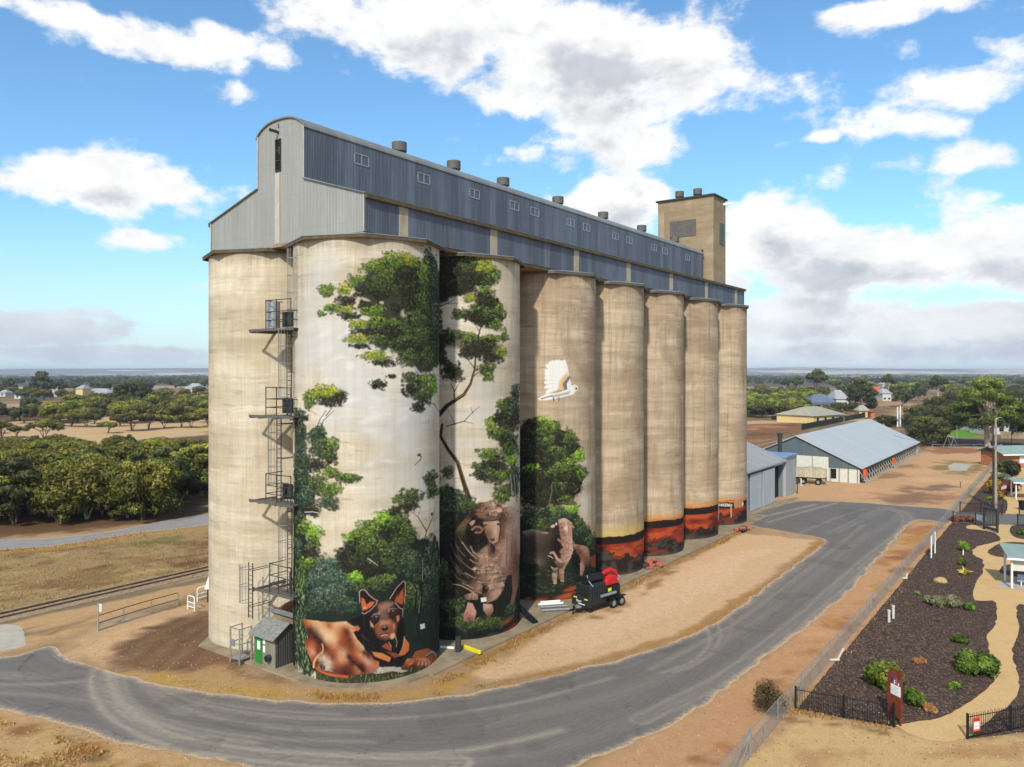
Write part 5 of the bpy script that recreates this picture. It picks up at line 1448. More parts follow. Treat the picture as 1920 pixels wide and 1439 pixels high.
def build_tower():
    t0, t1, v0, v1, zt = 68.75, 73.3, 4.43, 12.7, 43.6
    mt = concrete_mat('elevator tower concrete', (196, 176, 146), (176, 154, 122), (156, 132, 102), 0.35)
    root = empty('elevator_tower', B((t0 + t1) / 2, (v0 + v1) / 2, 0), 'square tan concrete elevator tower rising past the far end of the gallery', 'tower')
    m = MB(); m.bt(t0, t1, v0, v1, 0, zt); m.build('wall', mt, root)
    m = MB(); m.bt(t0 - 0.25, t1 + 0.25, v0 - 0.25, v1 + 0.25, zt, zt + 0.22); m.build('roof', M['dkmetal'], root)
    m = MB()
    for i in range(9): m.bt(t0 - 0.06, t0 - 0.01, 7.0 + i * 0.43, 7.0 + i * 0.43 + 0.36, 38.35, 40.6)
    m.bt(t0 - 0.03, t0 - 0.005, 6.95, 10.85, 38.3, 40.65)
    m.build('louvre', M['fascia_grey'], root)
    w = MB(); w.bt(t0 + 2.2, t0 + 4.0, v0 - 0.05, v0 - 0.005, 37.2, 40.2); w.build('shutter', simple('grey green shutter', (84, 96, 88), 0.7), root)
    w = MB(); w.bt(t0 + 2.7, t0 + 3.3, v0 - 0.04, v0 - 0.005, 29.3, 31.0); w.build('window', M['dark'], root)
    m = MB(); m.beam(B(t1 - 0.8, v0 + 0.2, zt - 0.6), B(t1 - 0.8, v0 - 1.6, zt - 0.6), 0.2, 0.3); m.build('hoist_beam', M['white'], root)
    for (t, v) in ((t0 + 1.4, 10.0), (t0 + 1.4, 7.3)):
        m = MB(); m.tube(B(t, v, zt + 0.2), B(t, v, zt + 0.8), 0.45, n=16); m.tube(B(t, v, zt + 0.7), B(t, v, zt + 1.5), 0.62, n=16)
        m.build('roof_vent', M['fascia_grey'], root, smooth=True)
    for v in (11.4, 10.6, 7.6, 6.9, 6.6, 5.9):
        m = MB(); m.bt(t0 - 0.04, t0 - 0.005, v, v + 0.22, 35.9, 36.3); m.build('small_vent', M['dark'], root)
build_tower()
# ------------------------------------------------------------------ ground
def gp(pts):
    """photo pixel list on the ground plane -> list of (x, y)"""
    return [tuple(G(a, b)[:2]) for a, b in pts]


def catmull(P, step=1.0, closed=True):
    out = []
    n = len(P)
    for i in range(n if closed else n - 1):
        p0, p1, p2, p3 = (P[(i - 1) % n] if closed or i > 0 else P[i], P[i], P[(i + 1) % n], P[(i + 2) % n] if closed or i < n - 2 else P[(i + 1) % n])
        L = math.hypot(p2[0] - p1[0], p2[1] - p1[1])
        m = max(1, int(L / step))
        for j in range(m):
            t = j / m
            q = []
            for k in (0, 1):
                a, b, c, d = p0[k], p1[k], p2[k], p3[k]
                q.append(0.5 * (2 * b + (c - a) * t + (2 * a - 5 * b + 4 * c - d) * t * t + (3 * b - a - 3 * c + d) * t ** 3))
            out.append(tuple(q))
    if not closed: out.append(P[-1])
    return out


def lin_path(P, step=1.0, closed=True):
    out = []
    n = len(P)
    for i in range(n if closed else n - 1):
        p, q = P[i], P[(i + 1) % n]
        m = max(1, int(math.hypot(q[0] - p[0], q[1] - p[1]) / step))
        out += [(p[0] + (q[0] - p[0]) * j / m, p[1] + (q[1] - p[1]) * j / m) for j in range(m)]
    if not closed: out.append(P[-1])
    return out


ROAD = gp([(0, 1233), (55, 1222), (100, 1212), (118, 1228), (150, 1243), (190, 1254), (250, 1270), (330, 1289), (400, 1300), (500, 1311), (600, 1318), (700, 1318), (800, 1311), (900, 1297), (1000, 1276), (1100, 1251),
           (1200, 1225), (1290, 1193), (1380, 1142), (1450, 1090), (1520, 1038), (1544, 1018), (1536, 1009), (1480, 999), (1402, 984), (1400, 968), (1480, 942), (1577, 941), (1683, 948), (1786, 957), (1786, 979), (1768, 981), (1714, 978),
           (1650, 1044), (1596, 1107), (1507, 1180), (1442, 1228), (1377, 1280), (1300, 1336), (1200, 1388), (1100, 1428), (1000, 1458), (850, 1480), (700, 1476), (600, 1462), (467, 1439), (292, 1405), (219, 1391), (109, 1358),
           (0, 1329), (-150, 1300), (-420, 1262), (-420, 1240), (-150, 1238)])
LANE = gp([(-1400, 1062), (-700, 1062), (-200, 1018), (0, 1012), (100, 1009), (200, 998), (311, 976), (398, 962), (600, 925), (900, 880), (1300, 842), (1300, 850), (900, 892), (600, 942), (398, 984), (267, 998), (133, 1020), (0, 1032), (-200, 1040), (-700, 1088), (-1400, 1100)])
MULCH = gp([(1492, 1331), (1590, 1349), (1676, 1364), (1720, 1356), (1761, 1352), (1815, 1387), (1960, 1368), (2300, 1330), (2300, 880), (1960, 862), (1883, 862)])
PATH = gp([(1679, 1361), (1761, 1347), (1812, 1321), (1857, 1286), (1863, 1251), (1851, 1200), (1866, 1171), (1869, 1150), (1868, 1132), (1862, 1127), (1828, 1126), (1827, 1101), (1844, 1069), (1841, 1050), (1824, 1039), (1832, 1026), (1862, 1018), (1876, 1011),
           (1862, 999), (1835, 994), (1815, 992), (1811, 988), (1822, 985), (1850, 987), (1872, 984), (1884, 967), (1889, 950), (1887, 938), (1874, 932), (1903, 923), (1908, 917), (1896, 906), (1900, 890), (1908, 876), (1960, 872), (2000, 900), (2000, 1130), (1911, 1133),
           (1911, 1184), (1899, 1226), (1910, 1267), (1908, 1299), (1883, 1328), (1830, 1370), (1814, 1386), (1750, 1390), (1700, 1374)])
ISLES = [gp([(1852, 1037), (1862, 1026), (1878, 1019), (1900, 1017), (1935, 1022), (1935, 1048), (1900, 1047), (1868, 1044)]),
         gp([(1874, 1072), (1880, 1062), (1895, 1059), (1935, 1059), (1935, 1083), (1905, 1082), (1884, 1079)]),
         gp([(1893, 996), (1897, 987), (1915, 984), (1940, 984), (1940, 1010), (1915, 1011), (1900, 1006)])]
SLAB = []
for a in range(0, 91, 6):
    r = math.radians(180 + a)
    SLAB.append(B(3.5 + 5.65 * math.cos(r), 3.42 + 5.65 * math.sin(r)))
SLAB = [(p.x, p.y) for p in [B(3.5, 18.6), B(-2.15, 14.4)] + SLAB[::1] + [B(3.5, -2.5), B(71, -2.5), B(71, 18.6)]]


def ground_colour(X, Y):
    shp = X.shape
    n1 = vnoise(X, Y, 0.18, 1, 5); n2 = vnoise(X, Y, 0.55, 2, 4); n3 = vnoise(X, Y, 0.035, 3, 5)
    col = np.zeros(shp + (3,))
    def put(mask, c):
        col[:] = col * (1 - mask[..., None]) + LN(c) * mask[..., None]
    D = np.hypot(X, Y)
    put(np.ones(shp), (178, 146, 108))
    put(smooth((n1 - 0.42) / 0.2) * 0.5, (200, 166, 122))
    put(smooth((n2 - 0.56) / 0.12) * 0.35, (150, 116, 78))
    # scrub floor and far paddocks
    far = smooth((D - 170) / 60)
    put(far, (128, 104, 76))
    put(far * smooth((n1 - 0.5) / 0.12) * 0.6, (170, 138, 98))
    vf = smooth((D - 900) / 300)
    band = vnoise(X * 0.25, Y, 0.0016, 8, 3); band2 = vnoise(X, Y * 0.8, 0.0006, 9, 3)
    put(vf, (96, 84, 72))
    put(vf * smooth((band - 0.52) / 0.05), (196, 170, 134))
    put(vf * smooth((band2 - 0.56) / 0.04) * 0.8, (112, 88, 78))
    nb = (n1 - 0.5) * 3.2 + (n2 - 0.5) * 3.0 + (vnoise(X, Y, 1.3, 33, 3) - 0.5) * 2.2
    def reg(px, c, soft=1.0, amt=1.0, wob=1.0, ground=False):
        P = px if ground else gp(px)
        xs = [p[0] for p in P]; ys = [p[1] for p in P]
        x0, x1, y0, y1 = min(xs) - 6, max(xs) + 6, min(ys) - 6, max(ys) + 6
        ii = np.where((X[0] > x0) & (X[0] < x1))[0]; jj = np.where((Y[:, 0] > y0) & (Y[:, 0] < y1))[0]
        if not len(ii) or not len(jj): return
        sl = (slice(jj[0], jj[-1] + 1), slice(ii[0], ii[-1] + 1))
        d = sdist(X[sl], Y[sl], P) + nb[sl] * wob
        m = smooth(d / soft + 0.5) * amt
        col[sl] = col[sl] * (1 - m[..., None]) + LN(c) * m[..., None]
    def streak(px, w, c, soft=0.8, amt=1.0, wob=0.6):
        P = lin_path(gp(px), 3, False)
        xs = [p[0] for p in P]; ys = [p[1] for p in P]
        ii = np.where((X[0] > min(xs) - 6) & (X[0] < max(xs) + 6))[0]; jj = np.where((Y[:, 0] > min(ys) - 6) & (Y[:, 0] < max(ys) + 6))[0]
        if not len(ii) or not len(jj): return
        sl = (slice(jj[0], jj[-1] + 1), slice(ii[0], ii[-1] + 1))
        d = w / 2 - dseg(X[sl], Y[sl], P) + nb[sl] * wob
        m = smooth(d / soft + 0.5) * amt
        col[sl] = col[sl] * (1 - m[..., None]) + LN(c) * m[..., None]
    # left: woodland floor, track, clearing
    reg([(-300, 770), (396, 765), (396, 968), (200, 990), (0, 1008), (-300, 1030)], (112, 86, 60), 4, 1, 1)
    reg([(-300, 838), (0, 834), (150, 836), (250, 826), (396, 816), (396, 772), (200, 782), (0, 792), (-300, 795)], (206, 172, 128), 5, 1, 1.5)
    streak([(-100, 818), (100, 822), (250, 815), (396, 805)], 6, (214, 176, 110), 3, 0.8, 1.5)
    reg([(0, 754), (120, 756), (120, 764), (0, 768)], (190, 152, 118), 6, 1, 1.5)
    streak([(0, 981), (110, 966), (250, 948), (396, 925)], 3.0, (168, 122, 80), 1.4, 0.8, 0.6)
    # the dry paddock between the lane and the railway
    reg([(-500, 1062), (0, 1030), (133, 1019), (267, 998), (398, 984), (700, 930), (700, 1000), (400, 1071), (0, 1156), (-500, 1250)], (172, 144, 100), 1.5, 1, 0.6)
    for i in range(110):
        x = rnd.uniform(-40, 420); y = 1010 + (420 - x) * 0.03 + rnd.uniform(0, 110) * (1 - x / 900)
        r_ = rnd.uniform(6, 30)
        reg([(x - r_ * 2, y), (x, y - r_ * 0.16), (x + r_ * 2.4, y - r_ * 0.35), (x, y + r_ * 0.16)], rnd.choice([(138, 104, 70), (196, 168, 112), (140, 116, 78), (122, 88, 60), (150, 122, 80)]), 1.6, 0.75, 1.0)
    reg([(250, 1020), (330, 1004), (345, 1010), (260, 1028)], (104, 112, 58), 1.5, 0.6, 0.8)
    reg([(0, 1062), (60, 1052), (62, 1058), (0, 1068)], (96, 104, 56), 1.5, 0.6, 0.8)
    streak([(0, 1037), (133, 1025), (267, 1003), (398, 989)], 1.2, (196, 152, 78), 0.8, 0.7, 0.5)
    # between railway and yard
    reg([(-200, 1206), (0, 1166), (400, 1083), (400, 1108), (340, 1122), (180, 1172), (110, 1200), (40, 1222), (-200, 1262)], (206, 166, 118), 1.2, 1, 0.5)
    streak([(-100, 1186), (0, 1168), (400, 1084)], 1.3, (132, 118, 98), 0.8, 0.9, 0.3)
    streak([(0, 1192), (60, 1190), (150, 1168), (190, 1150)], 0.9, (136, 116, 84), 0.8, 0.8, 0.4)
    streak([(20, 1206), (130, 1178), (240, 1155), (340, 1130), (396, 1112)], 0.8, (150, 128, 88), 0.8, 0.8, 0.5)
    streak([(25, 1187), (80, 1172)], 0.3, (150, 116, 78), 0.4, 0.8, 0.2)
    streak([(95, 1190), (175, 1148)], 0.3, (150, 116, 78), 0.4, 0.8, 0.2)
    reg([(110, 1216), (185, 1168), (300, 1142), (400, 1118), (400, 1180), (330, 1200), (230, 1225), (200, 1250), (130, 1238)], (210, 172, 130), 1.5, 1, 0.6)
    reg([(150, 1225), (260, 1165), (320, 1160), (240, 1215), (190, 1240)], (222, 182, 134), 1.2, 0.8, 0.6)
    reg([(215, 1235), (260, 1195), (330, 1160), (400, 1140), (400, 1215), (470, 1247), (540, 1284), (430, 1282), (330, 1268), (250, 1258)], (134, 102, 74), 2.0, 1, 0.9)
    reg([(290, 1180), (390, 1160), (396, 1200), (330, 1205)], (116, 88, 64), 1.5, 0.7, 0.9)
    for k in range(7):
        streak([(225 + k * 18, 1232 + k * 4), (290 + k * 14, 1180 + k * 6), (392, 1138 + k * 9)], 0.22, (160, 126, 92) if k % 2 else (96, 72, 54), 0.5, 0.3, 0.4)
    reg([(330, 1268), (420, 1252), (520, 1282), (600, 1300), (500, 1304), (400, 1292)], (196, 158, 108), 1.2, 0.85, 0.7)
    # grass collars
    streak([(250, 1262), (400, 1290), (560, 1303), (700, 1308), (820, 1300)], 0.7, (196, 158, 86), 0.6, 0.9, 0.5)
    reg([(600, 1296), (700, 1300), (800, 1284), (900, 1246), (960, 1214), (980, 1200), (1000, 1200), (950, 1250), (850, 1300), (700, 1316), (600, 1312)], (192, 150, 82), 0.8, 0.9, 0.5)
    # bright sand between slab and road
    reg([(880, 1262), (960, 1222), (1050, 1172), (1130, 1128), (1250, 1072), (1390, 1000), (1530, 1014), (1450, 1080), (1290, 1185), (1200, 1215), (1100, 1240), (1000, 1262), (900, 1284)], (222, 184, 142), 0.9, 1, 0.4)
    reg([(1000, 1215), (1200, 1110), (1350, 1040), (1440, 1030), (1350, 1100), (1200, 1180), (1080, 1215)], (234, 198, 160), 1.2, 0.6, 0.8)
    streak([(830, 1262), (905, 1236), (987, 1192), (1080, 1150), (1256, 1059), (1406, 989)], 0.9, (164, 124, 70), 0.5, 0.95, 0.5)
    reg([(1090, 1160), (1120, 1140), (1190, 1120), (1240, 1075), (1260, 1072), (1200, 1130), (1130, 1165)], (150, 108, 70), 0.8, 0.8, 0.6)
    streak([(900, 1290), (1100, 1245), (1290, 1189), (1450, 1086), (1540, 1016)], 0.5, (176, 130, 74), 0.5, 0.8, 0.4)
    # foreground left verge
    reg([(-300, 1300), (0, 1330), (110, 1360), (220, 1393), (470, 1442), (800, 1500), (-300, 1600)], (206, 166, 118), 0.8, 1, 0.3)
    for i in range(46):
        x = rnd.uniform(-60, 330); y = rnd.uniform(1350 + max(0, x) * 0.3, 1470); r_ = rnd.uniform(8, 34)
        reg([(x - r_ * 1.6, y - 3), (x, y - r_ * 0.4), (x + r_ * 1.6, y + 2), (x, y + r_ * 0.4)], rnd.choice([(196, 150, 84), (150, 104, 62), (176, 126, 70), (216, 180, 120), (120, 90, 54)]), 0.8, 0.8, 0.5)
    # strip between road and garden fence, and the sandy forecourt
    reg([(1716, 980), (1768, 982), (1786, 980), (1653, 1146), (1492, 1331), (1408, 1425), (1330, 1500), (1080, 1460), (1300, 1338), (1507, 1180), (1650, 1044)], (208, 160, 116), 0.8, 1, 0.3)
    for i in range(46):
        t = rnd.random(); x = 1745 - t * 400 + rnd.uniform(-25, 25); y = 985 + t * 1.0 * 440 + rnd.uniform(-10, 10); r_ = rnd.uniform(5, 26)
        reg([(x - r_ * 1.4, y + 2), (x, y - r_ * 0.4), (x + r_ * 1.6, y - 4), (x, y + r_ * 0.4)], rnd.choice([(190, 142, 76), (150, 100, 62), (218, 172, 128), (180, 124, 78)]), 0.8, 0.75, 0.5)
    reg([(1408, 1425), (1440, 1392), (1500, 1340), (1560, 1350), (1680, 1368), (1815, 1388), (1960, 1372), (2200, 1340), (2200, 1600), (1200, 1600)], (222, 184, 128), 0.8, 1, 0.3)
    reg([(1500, 1402), (1700, 1404), (1920, 1396), (1960, 1430), (1700, 1425), (1520, 1420)], (190, 144, 96), 1.2, 0.75, 0.8)
    streak([(1478, 1350), (1560, 1358), (1660, 1374)], 0.5, (134, 104, 68), 0.5, 0.8, 0.4)
    # the yard by the long shed
    reg([(1400, 938), (1500, 905), (1615, 908), (1743, 838), (1860, 832), (1874, 862), (1838, 912), (1785, 956), (1683, 948), (1577, 941), (1480, 941)], (208, 166, 122), 1.5, 1, 0.8)
    for (x, y, a, b, c) in ((1710, 934, 60, 12, (134, 100, 80)), (1760, 915, 34, 7, (124, 100, 84)), (1700, 918, 24, 5, (140, 108, 80)), (1640, 930, 50, 6, (180, 136, 100)), (1770, 935, 40, 9, (168, 124, 92)), (1790, 846, 60, 6, (150, 96, 66)),
                              (1665, 892, 34, 6, (150, 118, 78)), (1700, 875, 30, 4, (140, 112, 76)), (1765, 877, 22, 5, (132, 116, 70)), (1830, 878, 16, 5, (130, 116, 66)), (1795, 868, 34, 4, (150, 124, 72)), (1800, 888, 26, 4, (150, 128, 80)),
                              (1740, 900, 50, 4, (222, 176, 130)), (1800, 905, 30, 4, (222, 178, 134)), (1620, 918, 60, 4, (224, 170, 124)), (1725, 885, 30, 5, (220, 172, 124)), (1600, 930, 50, 4, (222, 170, 126))):
        reg([(x - a, y), (x - a * .5, y - b * .8), (x + a * .4, y - b), (x + a, y - b * .2), (x + a * .4, y + b * .8), (x - a * .5, y + b)], c, 2.4, 0.8, 1.2)
    # railway side ground behind the long shed
    reg([(1398, 790), (1512, 792), (1515, 810), (1500, 825), (1398, 845)], (138, 98, 66), 3, 1, 1.5)
    for (x, y, a, b_, c_) in ((1440, 800, 50, 3, (176, 128, 84)), (1420, 815, 40, 3, (110, 76, 52)), (1470, 812, 40, 3, (120, 92, 60)), (1430, 826, 50, 3, (170, 124, 84)), (1480, 798, 30, 2, (112, 74, 50)), (1410, 805, 20, 2, (182, 142, 100)), (1550, 812, 60, 3, (150, 112, 76))):
        reg([(x - a, y), (x, y - b_), (x + a, y), (x, y + b_)], c_, 3, 0.8, 1.5)
    reg([(1398, 790), (1512, 788), (1600, 786), (1640, 786), (1640, 789), (1398, 796)], (200, 168, 128), 2, 0.9, 0.4)
    reg([(1560, 800), (1640, 789), (1680, 770), (1690, 760), (1640, 762), (1650, 752), (1720, 756), (1720, 766), (1690, 800)], (180, 142, 96), 4, 0.9, 1.5)
    reg([(1784, 806), (1832, 806), (1832, 821), (1782, 820)], (96, 150, 44), 1.0, 1, 0.2)
    reg([(1775, 798), (1925, 796), (1925, 806), (1775, 806)], (150, 146, 142), 1.0, 1, 0.2)
    reg([(1743, 822), (1925, 824), (1925, 842), (1860, 838), (1750, 840)], (104, 86, 74), 1.5, 0.9, 0.5)
    return col


def build_ground():
    fx = np.arange(-66, 116, 0.36); fy = np.arange(24, 186, 0.36)
    gx = 116 * np.geomspace(1, 150, 46)[1:]; gx2 = -66 * np.geomspace(1, 270, 46)[1:]
    gy = 186 * np.geomspace(1, 95, 60)[1:]
    gy2 = 24 - np.geomspace(1, 900, 16)
    xs = np.concatenate([gx2[::-1], fx, gx]); ys = np.concatenate([gy2[::-1], fy, gy])
    # extra lines where near woodland patches need colour detail
    xs = np.unique(np.concatenate([xs, np.arange(-260, -66, 2.5), np.arange(116, 300, 2.5)])); ys = np.unique(np.concatenate([ys, np.arange(186, 480, 2.5)]))
    X, Y = np.meshgrid(xs, ys)
    col = ground_colour(X, Y) * (0.83, 0.80, 0.76)
    Z = np.zeros_like(X)
    D = np.hypot(X, Y)
    Z = Z + smooth((D - 1500) / 4000) * (vnoise(X, Y, 0.0004, 15, 3) - 0.5) * 26
    me = grid_mesh('ground', np.stack([X, Y, Z], -1).reshape(-1, 3), len(ys), len(xs))
    set_color(me, 'soil', np.concatenate([col.reshape(-1, 3), np.ones((col.shape[0] * col.shape[1], 1))], 1))
    m, T, bs, out = new_mat('dry sandy ground')
    pos = T.n('ShaderNodeNewGeometry').outputs['Position']
    at = T.n('ShaderNodeAttribute', attribute_name='soil').outputs['Color']
    f1 = T.noise(pos, 9.0, 5, 0.65); f2 = T.noise(pos, 1.6, 5, 0.6); f3 = T.noise(pos, 32.0, 3, 0.6)
    f4 = T.noise(pos, 4.2, 5, 0.7)
    br = T.m('ADD', T.m('ADD', 0.10, T.m('MULTIPLY', f1, 0.55)), T.m('ADD', T.m('MULTIPLY', f2, 0.40), T.m('ADD', T.m('MULTIPLY', f3, 0.40), T.m('MULTIPLY', f4, 0.50))))
    c = T.mix(1.0, at, T.n('ShaderNodeCombineColor', {0: br, 1: br, 2: br}).outputs[0], 'MULTIPLY')
    # scattered stones
    vo = T.n('ShaderNodeTexVoronoi', {'Vector': pos, 'Scale': 1.6, 'Randomness': 1.0}, feature='F1')
    st = T.m('MULTIPLY', T.ramp(vo.outputs['Distance'], 0.05, 0.09, 1, 0), T.ramp(T.sep(vo.outputs['Color'])[0], 0.72, 0.76))
    c = T.mix(T.m('MULTIPLY', st, 0.6), c, lin((226, 206, 176)))
    vo2 = T.n('ShaderNodeTexVoronoi', {'Vector': pos, 'Scale': 2.3, 'Randomness': 1.0}, feature='F1')
    sd2 = T.m('MULTIPLY', T.ramp(vo2.outputs['Distance'], 0.10, 0.2, 1, 0), T.ramp(T.sep(vo2.outputs['Color'])[1], 0.70, 0.76))
    c = T.mix(T.m('MULTIPLY', sd2, 0.4), c, lin((96, 74, 48)))
    bp = T.n('ShaderNodeBump', {'Strength': 0.9, 'Distance': 0.06, 'Height': T.m('ADD', f1, f3)})
    setp(T, bs, col=c, rough=0.97, spec=0.1, normal=bp.outputs[0])
    o = link_mesh('ground', me, m)
    tag(o, 'sandy dry ground with sparse grass', kind='structure')


build_ground()


def sheet(name, P, z, mat, step=0.5, dust=None, th=0.0, label=None, jit=0.0, cat=None):
    """flat sheet over a polygon, triangulated finely enough to carry a dust attribute; lies z above the ground"""
    if jit:
        P = [(x + (mnoise.noise(Vector((x * .9, y * .9, 3))) + 0.5 * mnoise.noise(Vector((x * 2.7, y * 2.7, 9)))) * jit, y + mnoise.noise(Vector((x * .9, y * .9, 31))) * jit) for x, y in P]
    xs = [p[0] for p in P]; ys = [p[1] for p in P]
    gxs = np.arange(min(xs), max(xs), step); gys = np.arange(min(ys), max(ys), step)
    X, Y = np.meshgrid(gxs, gys)
    X = X + nr.uniform(-.2, .2, X.shape) * step; Y = Y + nr.uniform(-.2, .2, Y.shape) * step
    sd = sdist(X, Y, P)
    k = sd > step * 0.45
    pts = [Vector(p) for p in P] + [Vector((float(a), float(b))) for a, b in zip(X[k], Y[k])]
    n = len(P)
    vs, _, fs, *_ = mgeo.delaunay_2d_cdt(pts, [(i, (i + 1) % n) for i in range(n)], [list(range(n))], 1, 1e-5)
    me = bpy.data.meshes.new(name)
    me.from_pydata([(v.x, v.y, z) for v in vs], [], [tuple(f) for f in fs])
    VX = np.array([v.x for v in vs]); VY = np.array([v.y for v in vs])
    set_float(me, 'edge', np.abs(dseg(VX, VY, P, True)))
    if dust is not None: set_float(me, 'dust', dust(VX, VY))
    o = link_mesh(name, me, mat)
    tag(o, label, cat, kind='structure')
    bm = bmesh.new(); bm.from_mesh(me)
    for f in bm.faces:
        if f.normal.z < 0: f.normal_flip()
    bm.to_mesh(me); bm.free()
    return o


def asphalt_mat(name, base, dustc):
    m, T, bs, out = new_mat(name)
    pos = T.n('ShaderNodeNewGeometry').outputs['Position']
    e = T.n('ShaderNodeAttribute', attribute_name='edge').outputs['Fac']
    d = T.n('ShaderNodeAttribute', attribute_name='dust').outputs['Fac']
    f1 = T.noise(pos, 26.0, 4, 0.7); f2 = T.noise(pos, 0.5, 5, 0.6); f3 = T.noise(pos, 3.0, 5, 0.65)
    # wear runs with the lane: stretched noise across the distance from the kerb line
    p = T.sep(pos)
    along = T.noise(T.xyz(T.m('MULTIPLY', e, 5.5), T.m('MULTIPLY', p[1], 0.05), T.m('MULTIPLY', p[0], 0.05)), 1.0, 6, 0.6)
    c = lin(base)
    col = T.mix(T.ramp(along, 0.3, 0.7), tuple(x * 0.88 for x in c), tuple(x * 1.10 for x in c))
    col = T.mix(T.ramp(f2, 0.4, 0.7, 0, 0.4), col, tuple(x * 0.8 for x in c))
    f5 = T.noise(pos, 4.0, 7, 0.78)
    fb = T.m('ADD', 0.28, T.m('ADD', T.m('MULTIPLY', f1, 0.7), T.m('MULTIPLY', f5, 0.76)))
    col = T.mix(1.0, col, T.n('ShaderNodeCombineColor', {0: fb, 1: fb, 2: fb}).outputs[0], 'MULTIPLY')
    dd = T.m('MULTIPLY', d, T.ramp(T.m('ADD', T.m('MULTIPLY', f3, 0.7), T.m('MULTIPLY', along, 0.5)), 0.35, 0.72, 0.45, 1.0))
    col = T.mix(T.m('MULTIPLY', dd, 0.8), col, lin(dustc))
    ed = T.ramp(T.m('ADD', e, T.m('MULTIPLY', f3, 1.2)), 0.45, 1.3, 1, 0)
    col = T.mix(T.m('MULTIPLY', ed, 0.75), col, lin(dustc))
    ed2 = T.ramp(T.m('ADD', e, T.m('MULTIPLY', T.m('SUBTRACT', T.noise(pos, 5.0, 6, 0.75), 0.5), 1.6)), 0.12, 0.22, 1, 0)
    col = T.mix(T.m('MULTIPLY', ed2, 0.8), col, lin((196, 158, 116)))
    vc = T.n('ShaderNodeTexVoronoi', {'Vector': T.v('ADD', T.v('MULTIPLY', pos, (0.22, 0.22, 0.22)), T.xyz(T.m('MULTIPLY', f3, 0.25), T.m('MULTIPLY', f2, 0.3), 0.0)), 'Scale': 1.0}, feature='DISTANCE_TO_EDGE')
    crack = T.m('MULTIPLY', T.ramp(vc.outputs[0], 0.0, 0.012, 1, 0), T.ramp(f2, 0.48, 0.58))
    col = T.mix(T.m('MULTIPLY', crack, 0.55), col, tuple(x * 0.35 for x in c))
    pt = T.noise(pos, 0.16, 2, 0.4)
    col = T.mix(T.ramp(pt, 0.60, 0.62, 0, 0.28), col, tuple(x * 0.55 for x in c))
    bp = T.n('ShaderNodeBump', {'Strength': 0.5, 'Distance': 0.01, 'Height': f1})
    setp(T, bs, col=col, rough=0.85, spec=0.25, normal=bp.outputs[0])
    return m


TRACKS = [([(190, 1258), (190, 1288), (212, 1325), (260, 1362), (330, 1391), (430, 1410), (560, 1424), (700, 1432), (860, 1430)], 1.0, 1.0),
          ([(203, 1262), (205, 1290), (228, 1325), (272, 1358), (345, 1386), (450, 1403), (600, 1414), (760, 1416), (900, 1404), (1050, 1370)], 0.35, .8),
          ([(216, 1266), (220, 1292), (246, 1325), (290, 1352), (370, 1378), (480, 1394)], 0.25, .7), ([(232, 1272), (238, 1298), (262, 1326), (310, 1350), (400, 1372), (520, 1386), (700, 1392)], 0.2, .45),
          ([(178, 1256), (176, 1285), (196, 1325), (240, 1366), (310, 1398)], 0.2, .6), ([(165, 1258), (165, 1290), (190, 1340)], 0.3, .35),
          ([(300, 1290), (360, 1316), (460, 1337), (580, 1347), (720, 1348), (850, 1338), (1000, 1312), (1150, 1270)], 0.22, .6), ([(330, 1296), (400, 1318), (500, 1332), (640, 1340)], 0.18, .5),
          ([(270, 1282), (320, 1315), (400, 1345), (520, 1365), (680, 1372)], 0.3, .45), ([(285, 1282), (310, 1305), (350, 1330)], 1.0, .4),
          ([(-50, 1262), (30, 1268), (90, 1268), (150, 1262)], 0.5, .8), ([(0, 1284), (90, 1284), (170, 1276)], 0.3, .5), ([(0, 1300), (100, 1306), (200, 1320), (300, 1345)], 0.4, .35),
          ([(1240, 1262), (1290, 1246), (1320, 1222), (1332, 1198), (1326, 1180)], 0.16, .7), ([(1262, 1262), (1305, 1246), (1336, 1222), (1352, 1192), (1344, 1168)], 0.16, .6), ([(1290, 1255), (1340, 1225), (1368, 1190), (1372, 1160)], 0.14, .4),
          ([(1655, 952), (1688, 960), (1702, 975), (1690, 1000), (1640, 1040), (1560, 1110), (1460, 1195), (1350, 1275), (1200, 1350)], 0.9, .55), ([(1668, 952), (1700, 962), (1712, 975)], 0.5, .7),
          ([(1560, 1000), (1640, 962), (1668, 952)], 0.7, .45), ([(1600, 1020), (1670, 980), (1690, 958)], 0.5, .45), ([(1630, 1000), (1500, 1100), (1380, 1190), (1230, 1275), (1050, 1330), (850, 1370)], 0.5, .4),
          ([(1620, 985), (1480, 1095), (1360, 1180), (1220, 1255)], 0.35, .4), ([(1420, 972), (1480, 958), (1530, 946)], 0.35, .9), ([(1440, 980), (1500, 962), (1570, 943)], 0.3, .8), ([(1500, 1000), (1560, 975), (1620, 955)], 0.25, .45),
          ([(1545, 1022), (1480, 1075), (1400, 1140)], 0.5, .5), ([(600, 1440), (900, 1425), (1100, 1385), (1280, 1310)], 0.5, .3)]


def road_dust(X, Y):
    d = np.zeros_like(X)
    for px, w, a in TRACKS:
        P = catmull(gp(px), 1.2, False)
        q = dseg(X, Y, P)
        d = np.maximum(d, a * np.clip((w + 0.15 - q) / 0.5, 0, 1) * (0.30 + 0.70 * (0.5 + 0.5 * np.cos(q * 9.5 + 2.5 * vnoise(X, Y, 0.25, 6, 2))) ** 1.5) if w > 0.4 else a * np.exp(-(q / (w * 0.7 + 0.05)) ** 2))
    return d


